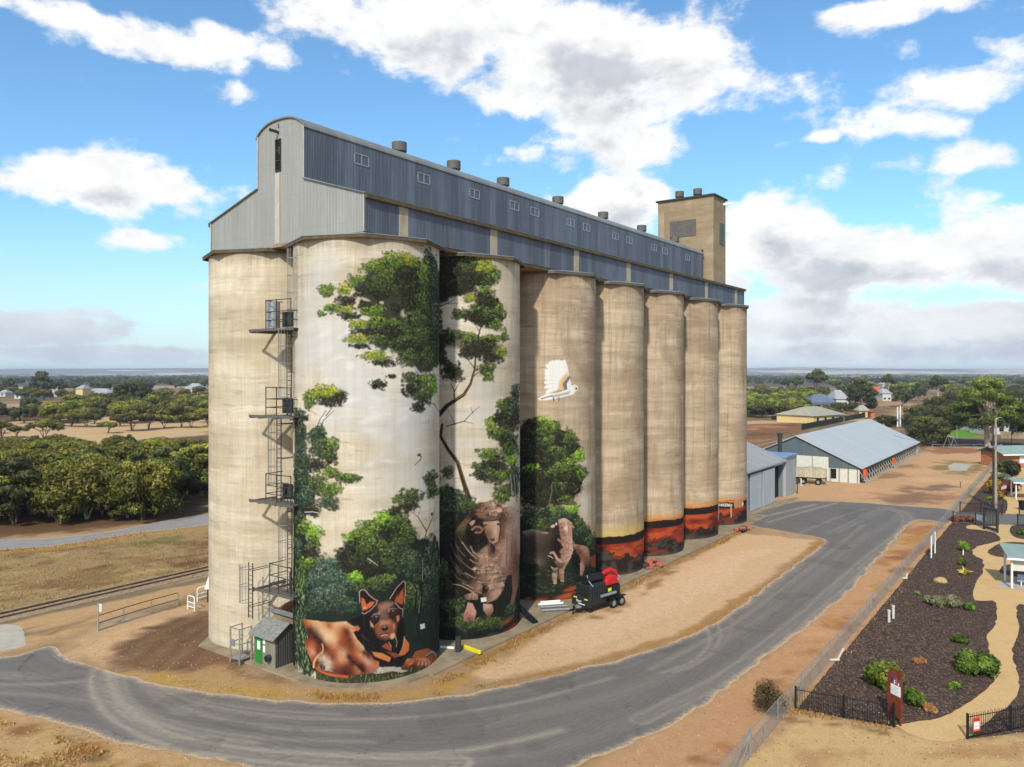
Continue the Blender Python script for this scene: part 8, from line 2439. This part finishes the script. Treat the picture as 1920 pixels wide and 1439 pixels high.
def rail_fence(label, pts, h=1.2, step=0.125, hoop=True, name='rail_fence'):
    P = [G(a, b) for a, b in pts]
    root = empty(name, P[0], label, 'fence', 'black tubular garden fences')
    for i in range(len(P) - 1):
        a, b = P[i], P[i + 1]; d = b - a; L = d.length; n = max(1, round(L / 2.4))
        for k in range(n + (1 if i == len(P) - 2 else 0)):
            q = a + d * (k / n); m = MB(); m.box(q + Vector((0, 0, (h + .1) / 2)), (0.09, 0.09, h + .1)); m.build('post', M['black'], root)
        for z in (0.12, h - 0.1):
            m = MB(); m.beam(a + Vector((0, 0, z)), b + Vector((0, 0, z)), 0.035, 0.035); m.build('rail', M['black'], root)
        m = MB(); k = 0; u = d.normalized(); s_ = 0.1
        while s_ < L - 0.05:
            q = a + u * s_
            m.beam(q + Vector((0, 0, 0.05)), q + Vector((0, 0, h)), 0.02, 0.02)
            if hoop and k % 2 == 0 and s_ + step < L:
                m.path([q + Vector((0, 0, h)), q + u * step * .25 + Vector((0, 0, h + .07)), q + u * step * .75 + Vector((0, 0, h + .07)), q + u * step + Vector((0, 0, h))], 0.011, 4)
            s_ += step; k += 1
        m.build('pickets', M['black'], root)['kind'] = 'stuff'
    return root


rail_fence('black tubular fence from the wire fence corner to the tall rust coloured sign', [(1492, 1331), (1676, 1364)], 1.25)
fr = rail_fence('black tubular fence with a red notice on it at the path entrance', [(1814, 1386), (1895, 1371), (1990, 1352)], 1.25)
def red_notice():
    a, b = G(1814, 1386), G(1895, 1371); d = (b - a).normalized(); s_ = Vector((d.y, -d.x, 0))
    c = a + d * 0.55 + s_ * 0.06 + Vector((0, 0, 0.72)); 
    if s_.y > 0: c = a + d * 0.55 - s_ * 0.06 + Vector((0, 0, 0.72))
    n_ = (c - (a + d * 0.55 + Vector((0, 0, 0.72)))).normalized()
    m = MB(); m.box(c, (0.46, 0.015, 0.72), axes=(d, n_)); o = m.build('notice', M['orange'], None); 
    tag(o, 'red and white notice hung on the black fence at the path entrance', 'sign')
    for zz, hh, mt in ((0.26, 0.16, M['red']), (0.03, 0.22, M['white']), (-0.18, 0.12, M['white'])):
        m = MB(); m.box(c + n_ * 0.012 + Vector((0, 0, zz)), (0.36, 0.008, hh), axes=(d, n_)); m.build('panel', mt, o)
red_notice()
rail_fence('black tubular fence along the near side of the grey garden crossing', [(1787, 980), (1872, 986)], 1.4)
rail_fence('black tubular fence along the far side of the grey garden crossing', [(1800, 961), (1879, 966)], 1.4)
rail_fence('black tubular fence piece at the picture edge past the grey crossing', [(1908, 986), (1990, 992)], 1.4)
rail_fence('short black fence guarding the dark bin', [(1911, 967), (1985, 971)], 1.4)


def totem(px0, px1, py0, py1, h, label, big=True):
    a, b = G(px0, py0), G(px1, py1)
    d = b - a; L = d.length; d.normalize(); n_ = Vector((d.y, -d.x, 0))
    if n_.y > 0: n_ = -n_
    root = empty('information_sign', (a + b) / 2, label, 'sign', 'rust coloured garden signs')
    m = MB()
    P = [a + Vector((0, 0, .45)), a + Vector((0, 0, h * .86)), a + d * L * .2 + Vector((0, 0, h * .95)), b + Vector((0, 0, h)), b + Vector((0, 0, .45))]
    m.loft(P, [p - n_ * 0.08 for p in P]); m.build('board', M['rust'], root)
    for p in (a + d * .12, b - d * .12):
        m = MB(); m.beam(p - n_ * .04, p - n_ * .04 + Vector((0, 0, .6)), 0.16, 0.07); m.build('leg', M['rust'], root)
    def pan(u0, u1, z0, z1, mt, off=0.012, nm='panel'):
        m = MB(); P = [a + d * L * u0 + Vector((0, 0, z0)), a + d * L * u1 + Vector((0, 0, z0)), a + d * L * u1 + Vector((0, 0, z1)), a + d * L * u0 + Vector((0, 0, z1))]
        m.loft([p + n_ * off for p in P], [p + n_ * .003 for p in P]); return m.build(nm, mt, root)
    pan(.25, .95, h * .52, h * .70, M['white'])
    pic = pan(.3, .96, h * .70 + .02, h * .87, simple('printed picture', (90, 66, 84), 0.5, 0, 0.5, 6))
    for k in range(4):
        pan(.36 + k * .14, .43 + k * .14, h * .715, h * (.76 + .03 * (k % 3)), [M['red'], M['white'], M['orange'], M['white']][k], 0.02, 'picture')
    # lines of small print
    for k in range(5): pan(.30, .88 - .1 * (k % 2), h * .545 + k * h * .028, h * .549 + k * h * .028, M['dkmetal'], 0.018, 'print')
totem(1664, 1690, 1350, 1364, 3.05, 'tall rust coloured information sign standing at the garden entrance')
totem(1874, 1888, 934, 930, 2.3, 'rust coloured information sign in the far garden bed near the utility pole')


def board_sign():
    a, b = G(1746, 1047), G(1753, 1038)
    root = empty('board_sign', a, 'white framed board sign on two posts just inside the wire fence', 'sign')
    d = (b - a).normalized()
    for p, h in ((a, 2.3), (b, 2.3)): MB().beam(p, p + Vector((0, 0, h)), 0.1, 0.1).build('post', M['white'], root)
    m = MB(); m.box((a + b) / 2 + Vector((0, 0, 1.75)), ((b - a).length, 0.05, 1.0), axes=(d, Vector((-d.y, d.x, 0)))); m.build('panel', simple('pale grey sign panel', (190, 186, 190), 0.5), root)
    g = G(1806, 1041); m = MB(); m.tube(g, g + Vector((0, 0, .55)), .06, n=10); o = m.build('marker_post', M['white'], None, True); tag(o, 'short white marker post under the lime green shrub', 'post')
    # dark portal frame with a bench behind
    a, b = G(1845, 993), G(1870, 1000)
    d = (b - a).normalized(); root = empty('portal_frame', a, 'dark square portal frame standing on the path by the bench', 'frame')
    for p in (a, b): MB().beam(p, p + Vector((0, 0, 2.75)), 0.2, 0.2).build('post', M['dkmetal'], root)
    for z, t_ in ((2.7, .16), (0.35, .3)): MB().beam(a + Vector((0, 0, z)), b + Vector((0, 0, z)), .14, t_).build('rail', M['dkmetal'], root)
    m = MB()
    for k in range(1, 16): q = a + (b - a) * (k / 16); m.beam(q + Vector((0, 0, .6)), q + Vector((0, 0, 2.6)), .025, .025)
    m.build('bars', M['dkmetal'], root)
    bench(1823, 979, 1845, 984, 'pale blue slatted bench beside the dark portal frame')


def bench(x0, y0, x1, y1, label):
    a, b = G(x0, y0), G(x1, y1); d = b - a; L = d.length; d.normalize(); n_ = Vector((-d.y, d.x, 0))
    if n_.y < 0: n_ = -n_
    root = empty('bench', (a + b) / 2, label, 'bench')
    mt = simple('pale blue bench slats', (172, 182, 192), 0.5, .1)
    for k in range(3): MB().beam(a + n_ * (.06 + k * .15) + Vector((0, 0, .46)), b + n_ * (.06 + k * .15) + Vector((0, 0, .46)), .13, .04).build('seat_slat', mt, root)
    for k in range(3): MB().beam(a + n_ * .52 + Vector((0, 0, .6 + k * .15)), b + n_ * .52 + Vector((0, 0, .6 + k * .15)), .04, .13).build('back_slat', mt, root)
    for q in (a + d * .3, b - d * .3):
        m = MB(); m.beam(q + n_ * .1, q + n_ * .1 + Vector((0, 0, .45)), .07, .07); m.beam(q + n_ * .5, q + n_ * .55 + Vector((0, 0, .95)), .07, .07); m.beam(q + n_ * .1 + Vector((0, 0, .42)), q + n_ * .5 + Vector((0, 0, .42)), .06, .06)
        m.build('leg', M['white'], root)
board_sign()


def shelter(px, py, w, dp, h, rise, label, panel=True):
    """open shelter on white posts under a skillion roof; its near left post stands at the pixel"""
    g = G(px, py); X = Vector((0.93, -0.36, 0)); Yv = Vector((0.36, 0.93, 0))
    root = empty('picnic_shelter', g, label, 'shelter', 'garden picnic shelters')
    def q(a, b, z): return g + X * a + Yv * b + Vector((0, 0, z))
    for (a, b) in ((0, 0), (w, 0), (0, dp), (w, dp)):
        MB().beam(q(a, b, 0), q(a, b, h + (rise if b else 0)), 0.14, 0.14).build('post', M['white'], root)
    P = [q(-.4, -.4, h), q(w + .4, -.4, h), q(w + .4, dp + .4, h + rise), q(-.4, dp + .4, h + rise)]
    m = MB(); m.loft(P, [p + Vector((0, 0, .1)) for p in P]); m.build('roof', M['roof_green'], root)
    m = MB(); m.beam(q(-.45, -.45, h - .02), q(w + .4, -.45, h - .02), .12, .16); m.build('gutter', M['white'], root)
    if panel:
        m = MB(); P = [q(.05, 0.1, h - 1.15), q(w, 0.1, h - 1.15), q(w, 0.1, h - .1), q(.05, 0.1, h - .1)]; m.loft(P, [p + Yv * .04 for p in P]); m.build('screen_panel', M['offwhite'], root)
    return root
shelter(1897, 1104, 3.5, 2.6, 2.75, 0.6, 'picnic shelter with a pale screen panel and grey green roof beside the path')
shelter(1905, 937, 4.0, 3.0, 2.6, 0.2, 'far picnic shelter with a flat grey roof past the utility pole', False)
bench(1907, 1099, 1935, 1103, 'white bench under the nearer picnic shelter')


def amenities():
    g = G(1882, 878)
    X = Vector((0.985, 0.17, 0)).normalized(); Yv = Vector((-X.y, X.x, 0))
    root = empty('toilet_block', g, 'small orange brick toilet block with pale green roof at the garden end', 'building')
    def q(a, b, z): return g + X * a + Yv * b + Vector((0, 0, z))
    m = MB(); P = [q(0, 0, 0), q(11, 0, 0), q(11, 6, 0), q(0, 6, 0)]; m.loft(P, [p + Vector((0, 0, 2.9)) for p in P]); m.build('wall', M['brick'], root)
    P = [q(-.9, -.9, 2.75), q(12, -.9, 2.75), q(12, 3, 4.1), q(-.9, 3, 4.1)]; m = MB(); m.loft(P, [p + Vector((0, 0, .12)) for p in P]); m.build('roof', M['roof_green'], root)
    P = [q(-.9, 3, 4.1), q(12, 3, 4.1), q(12, 6.9, 2.75), q(-.9, 6.9, 2.75)]; m = MB(); m.loft(P, [p + Vector((0, 0, .12)) for p in P]); m.build('roof', M['roof_green'], root)
    m = MB(); m.beam(q(-.95, -.95, 2.72), q(12, -.95, 2.72), .15, .25); m.build('gutter', M['white'], root)
    m = MB(); P = [q(3.6, -.04, .9), q(9.5, -.04, .9), q(9.5, -.04, 2.3), q(3.6, -.04, 2.3)]; m.loft(P, [p - Yv * .03 for p in P]); m.build('sign_panel', M['white'], root)
    g2 = G(1897, 872); m = MB(); m.tube(g2, g2 + Vector((0, 0, 6.6)), .09, .06, n=8); m.beam(g2 + Vector((0, 0, 6.4)), g2 + Vector((1.2, 0, 8.2)), .5, .2); m.box(g2 + Vector((0, 0, .15)), (1.4, .8, .3))
    o = m.build('light_pole', M['black'], None); tag(o, 'slim dark light pole with a tilted solar panel before the toilet block', 'light pole')
    g3 = G(1918, 957); root = empty('bin', g3, 'dark wheelie bin at the picture edge behind the short black fence', 'bin')
    m = MB(); m.loft([g3 + Vector((x, y, .1)) for x, y in ((-.28, -.3), (.28, -.3), (.28, .3), (-.28, .3))], [g3 + Vector((x, y, 1.25)) for x, y in ((-.4, -.42), (.4, -.42), (.4, .42), (-.4, .42))]); m.build('body', M['black'], root)
    m = MB(); m.box(g3 + Vector((0, 0, 1.3)), (.9, .95, .1)); m.build('lid', M['rubber'], root)
amenities()


def poles():
    g = G(1867, 953)
    root = empty('utility_pole', g, 'tall timber utility pole with a thin dark strip up one side, rising over the far garden', 'pole')
    MB().tube(g, g + Vector((0, 0, 12.8)), .2, .13, n=12).build('post', M['timber'], root, True)
    q = g + Vector((-.33, 0.05, 0)); MB().tube(q, q + Vector((0, 0, 11.5)), .12, .1, n=10).build('dark_strip', M['timber_dk'], root, True)  # thinner dark tube along the pole's left side
    MB().beam(g + Vector((-1.1, -.15, 8.6)), g + Vector((.8, -.15, 9.0)), .12, .14).build('crossarm', M['galv'], root)
    MB().path([g + Vector((0, 0, 12.5)), g + Vector((.25, 0, 12.8)), g + Vector((.5, 0, 12.9))], .035, 6).build('lamp_arm', M['galv'], root)
    MB().box(g + Vector((.6, 0, 12.9)), (.35, .18, .1)).build('lamp', M['galv'], root)
    # wires
    def wire(a, b, sag, label):
        pts = [a + (b - a) * (i / 14) - Vector((0, 0, sag * 4 * (i / 14) * (1 - i / 14))) for i in range(15)]
        o = MB().path(pts, .025, 4).build('power_line', M['dkmetal'], None); tag(o, label, 'wire')
    wire(g + Vector((-.9, -.15, 8.75)), PX(1660, 812, 190), .8, 'overhead wire running from the pole crossarm across the wide tree by the shed')
    wire(g + Vector((0, 0, 12.4)), PX(1690, 800, 200), .8, 'overhead wire from the pole top towards the twin white poles')
    # substation
    for k, (px, py, top, lb) in enumerate(((1683, 801, 763, 'first white pole of the pair standing behind the long shed roof'), (1688, 801, 762, 'second white pole of the pair standing behind the long shed roof'), (1699, 800, 763, 'white pole on the tree side of the transformer behind the long shed'), (1703, 799, 764, 'last white pole beside the transformer behind the long shed'))):
        g = G(px, py); o = MB().tube(g, g + Vector((0, 0, (py - top) / F * g.y)), .28, .2, n=10).build('white_pole', M['white'], None, True); tag(o, lb, 'pole', 'white poles behind the long shed')
    g = G(1693, 800); root = empty('transformer', g, 'grey transformer cabinet between the white poles', 'transformer')
    MB().box(g + Vector((0, 0, 2.0)), (3.2, 2.2, 4)).build('cabinet', M['galv'], root); MB().box(g + Vector((0, 0, 4.1)), (3.6, 2.6, .2)).build('lid', M['roof_grey'], root)
    g = G(1794, 822); m = MB(); m.tube(g, g + Vector((0, 0, 7.0)), .14, .1, n=8); m.beam(g + Vector((-1.0, 0, 6.8)), g + Vector((1.0, 0, 6.8)), .12, .1); o = m.build('lamp_pole', M['timber'], None); tag(o, 'pale street pole standing on the bright green lawn', 'pole')
    # swing frame
    g = G(1788, 842); root = empty('swing_frame', g, 'white A shaped swing frame in the playground', 'swing')
    for dx, dy in ((-1.0, 0), (1.2, 0)): MB().tube(g + Vector((dx, 0, 0)), g + Vector((.1, 0, 3.0)), .05, n=8).build('leg', M['galv'], root)
    for dx in (-1.0, 1.2): MB().tube(g + Vector((dx, 3, 0)), g + Vector((.1, 3, 3.0)), .05, n=8).build('leg', M['galv'], root)
    MB().tube(g + Vector((.1, 0, 3.0)), g + Vector((.1, 3, 3.0)), .05, n=8).build('top_bar', M['white'], root)
    for k, (px, py, h, lb) in enumerate(((1495, 925, 2.2, 'dark post with a white head beside the flat roofed bay'), (1502, 910, 1.2, 'short white post in the dirt beside the parked trailer'))):
        g = G(px, py + 1); m = MB(); m.tube(g, g + Vector((0, 0, h)), .08, n=8)
        if k == 0: m.box(g + Vector((0, 0, h)), (.35, .2, .5))
        o = m.build('marker_post', M['dkmetal'] if k == 0 else M['white'], None); tag(o, lb, 'post')
    g = G(1801, 914); m = MB(); m.tube(g, g + Vector((0, 0, .9)), .05, n=6); m.beam(g + Vector((-.3, 0, .9)), g + Vector((.3, 0, .9)), .05, .05); o = m.build('tap_post', M['dkmetal'], None); tag(o, 'small dark tap post alone in the dirt yard', 'post')
    g = G(1858, 868); m = MB(); m.tube(g, g + Vector((0, 0, 2.2)), .12, n=8); o = m.build('gate_post', M['timber_dk'], None); tag(o, 'dark timber gate post at the far corner of the yard', 'post')
    # playground edging and low fence at the far end of the yard
    pts = [(1748, 842), (1790, 843), (1826, 842), (1852, 843), (1880, 858)]
    root = empty('low_fence', G(1748, 842), 'low grey fence closing the far end of the dirt yard', 'fence')
    for i, (px, py) in enumerate(pts): MB().tube(G(px, py), G(px, py) + Vector((0, 0, 1.1)), .06, n=6).build('post', M['galv'], root)
    for z in (.5, 1.1): MB().path([G(a, b) + Vector((0, 0, z)) for a, b in pts], .035, 5).build('rail', M['galv'], root)
poles()


def grain_trailer():
    a, b = G(1478, 907), G(1548, 911)
    d = b - a; L = d.length; d.normalize(); n_ = Vector((-d.y, d.x, 0))
    root = empty('tipper_trailer', (a + b) / 2, 'dusty cream sided tipper trailer parked at the mouth of the sheds', 'trailer')
    def q(x, y, z): return a + d * x + n_ * y + Vector((0, 0, z))
    m = MB(); m.loft([q(0, 0, 1.25), q(L, 0, 1.25), q(L, 2.3, 1.25), q(0, 2.3, 1.25)], [q(-.1, -.1, 2.55), q(L + .1, -.1, 2.55), q(L + .1, 2.4, 2.55), q(-.1, 2.4, 2.55)])
    o = m.build('body', simple('dusty cream trailer side', (178, 168, 138), .8, 0, .2, 1.5, dirt=((110, 98, 74), .5)), root)
    for k in range(int(L / .9) + 1):
        m = MB(); m.beam(q(.1 + k * .9, -.13, 1.25), q(.1 + k * .9, -.17, 2.55), .09, .06); m.build('rib', M['offwhite'], o)
    m = MB(); P = [(0, 2.55), (.8, 2.8), (2.2, 2.7), (3.6, 2.95), (5.0, 2.8), (L, 2.58)]
    m.loft([q(x, 0, z) for x, z in P] + [q(L, 0, 2.5), q(0, 0, 2.5)], [q(x, 2.3, z) for x, z in P] + [q(L, 2.3, 2.5), q(0, 2.3, 2.5)]); m.build('tarpaulin', simple('dusty tarpaulin', (166, 156, 132), .9, 0, .2, 2), root)
    m = MB(); m.beam(q(0, .5, 1.1), q(L, .5, 1.1), .15, .25); m.beam(q(0, 1.8, 1.1), q(L, 1.8, 1.1), .15, .25); m.build('chassis', M['black'], root)
    for x in (1.2, 2.4, L - 1.2):
        for y in (.15, 2.15):
            m = MB(); m.tube(q(x, y - .15, .5), q(x, y + .15, .5), .5, n=20); w = m.build('wheel', M['rubber'], root, True)
            if y < 1: MB().tube(q(x, -.02, .5), q(x, -.005, .5), .26, n=16).build('rim', M['galv'], w, True)
    m = MB(); m.beam(q(L, .2, 1.0), q(L + .05, 2.1, 1.0), .1, .5); m.build('tailboard', M['dkmetal'], root)
grain_trailer()


def house(x0, x1, yb, h, wall, roof, label, rise=1.8, dp=8.0, hip=True, windows=3, turn=0.0, cat='house', porch=False):
    """house seen across the fields: its front wall from pixel x0 to x1 with foot row yb"""
    a, b = G(x0, yb), G(x1, yb + turn); d = b - a; L = d.length; d.normalize(); n_ = Vector((-d.y, d.x, 0))
    root = empty('house', (a + b) / 2, label, cat)
    def q(x, y, z): return a + d * x + n_ * y + Vector((0, 0, z))
    m = MB(); P = [q(0, 0, 0), q(L, 0, 0), q(L, dp, 0), q(0, dp, 0)]; m.loft(P, [p + Vector((0, 0, h)) for p in P]); m.build('wall', wall, root)
    e = .7; i = (L * .28 if hip else -e)
    m = MB()
    vs = [q(-e, -e, h - .1), q(L + e, -e, h - .1), q(L + e, dp + e, h - .1), q(-e, dp + e, h - .1), q(i, dp / 2, h + rise), q(L - i, dp / 2, h + rise)]
    m.add(vs, [(0, 1, 5, 4), (1, 2, 5), (2, 3, 4, 5), (3, 0, 4), (3, 2, 1, 0)]); m.build('roof', roof, root)
    for k in range(windows):
        x = L * (k + .5) / windows
        m = MB(); P = [q(x - .7, -.03, .9), q(x + .7, -.03, .9), q(x + .7, -.03, 2.2), q(x - .7, -.03, 2.2)]; m.loft(P, [p + n_ * .025 for p in P]); m.build('window', M['glass'], root)
    if porch:
        for k in range(4): MB().beam(q(L * k / 3, -2.2, 0), q(L * k / 3, -2.2, 2.5), .15, .15).build('post', M['white'], root)
        P = [q(-.3, -2.5, 2.45), q(L + .3, -2.5, 2.45), q(L + .3, -.4, 2.9), q(-.3, -.4, 2.9)]; m = MB(); m.loft(P, [p + Vector((0, 0, .08)) for p in P]); m.build('porch_roof', roof, root)
    return root


def town():
    house(1526, 1583, 795, 3.0, M['house_cream'], M['roof_tan'], 'long cream walled building under a wide tan hipped roof past the dirt paddock', 3.0, 16, turn=-4, windows=4, cat='building')
    house(1611, 1628, 783, 3.0, M['house_cream'], M['roof_tan'], 'small cream hut with a pointed tan roof beside the long dark screen fence', 2.2, 4, windows=1, cat='hut')
    house(1633, 1640, 786, 3.2, M['brick'], M['roof_red'], 'tiny red brick block beside the hut with the pointed tan roof', .4, 3, windows=0, cat='hut')
    house(1522, 1568, 767, 3.4, M['house_white'], M['roof_blue'], 'low house with a blue grey roof and white verandah posts', 4.2, 14, windows=2, porch=True)
    house(1568, 1592, 762, 4.2, M['house_white'], M['roof_pale'], 'house with a pale silver roof partly behind the large dark gum', 5.0, 14, windows=2)
    house(1641, 1653, 751, 4.4, M['house_cream'], M['roof_red'], 'house with a bright orange roof between two dark gums', 5.0, 10, windows=1, hip=False)
    house(1655, 1671, 752, 5.2, M['house_white'], M['roof_pale'], 'white house beside the orange roofed one', 3.0, 10, windows=2)
    house(1567, 1582, 725, 3.6, M['house_white'], M['roof_pale'], 'tiny distant white roofed house beyond the tall gums', 3, 20, windows=0)
    house(142, 155, 748, 7.5, M['house_cream'], M['roof_pale'], 'tall cream end of the long pale building across the paddock', 2.5, 12, windows=0, cat='building')
    house(155, 204, 747, 4.2, M['house_white'], M['roof_pale'], 'long low pale roofed building running beside the cream end', 3.0, 14, windows=2, cat='building')
    house(346, 374, 737, 4.0, M['house_white'], M['roof_pale'], 'pale hipped roof house near the pale silo edge', 5.0, 18, windows=2)
    for i, (x0, x1, yb) in enumerate(((-2, 10, 744), (27, 38, 748), (38, 52, 742), (54, 68, 750), (77, 88, 749), (90, 106, 744))):
        house(x0, x1, yb, 3.2, M['house_white'], M['roof_pale'], ['white roofed house at the picture edge across the scrub', 'small white house under the shorter dark tree across the scrub', 'white roofed house directly behind the tall dark pine', 'low white shed in front of the tall dark pine', 'white house between the pine and the long pale building', 'pale roofed house behind the white one next to the pine'][i], 2.2, 9, windows=1)
    house(264, 276, 733, 3.2, M['house_white'], M['roof_red'], 'tiny distant house with a reddish roof above the round dark tree', 2.2, 9, windows=0)
    house(1655, 1664, 727, 4, M['house_white'], M['roof_pale'], 'tiny distant white house beyond the orange roofed one', 3, 14, windows=0)
    house(1850, 1924, 815, 3.4, M['house_white'], M['roof_grey'], 'grey building behind the forked trunk of the very large gum', 2.6, 9, windows=4, cat='building')
    house(1770, 1786, 800, 2.6, M['brick'], M['roof_red'], 'small red brick hut by the street beyond the wide tree', .8, 4, windows=1, cat='hut')
    # long dark screen fence
    a, b = G(1503, 807), G(1622, 783)
    d = (b - a); L = d.length; d.normalize()
    root = empty('screen_fence', a, 'long dark green mesh screen fence below the cream walled building', 'fence')
    m = MB(); m.beam(a + Vector((0, 0, 1.1)), b + Vector((0, 0, 1.1)), .06, 1.9); m.build('screen', M['hedge_green'], root)
    for k in range(9): q = a + d * (L * k / 8); MB().beam(q + Vector((.0, -.08, 0)), q + Vector((0, -.08, 2.2)), .1, .1).build('post', M['dkmetal'], root)
    for k, (px, lb) in enumerate(((1449, 'first of two dark green wheelie bins standing by the far dirt track'), (1454, 'second of two dark green wheelie bins standing by the far dirt track'))):
        g = G(px, 787); root = empty('wheelie_bin', g, lb, 'bin', 'bins by the dirt track')
        MB().box(g + Vector((0, 0, .7)), (.9, .9, 1.4)).build('body', M['hedge_green'], root); MB().box(g + Vector((0, 0, 1.46)), (1.0, 1.05, .12)).build('lid', M['black'], root)
    # boundary wall by the playground
    a, b = G(1876, 822), G(1990, 825)
    m = MB(); m.beam(a + Vector((0, 0, 1.0)), b + Vector((0, 0, 1.0)), .3, 2.0); o = m.build('stone_wall', M['slab'], None); tag(o, 'low brown stone wall behind the playground', 'wall')
town()


def haze():
    m = bpy.data.materials.new('thin dusty air'); m.use_nodes = True; t = m.node_tree; t.nodes.clear(); T = NT(t)
    v = T.n('ShaderNodeVolumePrincipled', {'Color': (0.82, 0.90, 1.0), 'Density': 0.00010})
    out = T.n('ShaderNodeOutputMaterial'); t.links.new(v.outputs[0], out.inputs[1])
    bx = MB(); bx.box((0, 0, 50), (36000, 36000, 140)); 
    o = bx.build('haze', m, None); tag(o, 'thin haze over the plain', kind='stuff')
    return o
HAZE = haze()
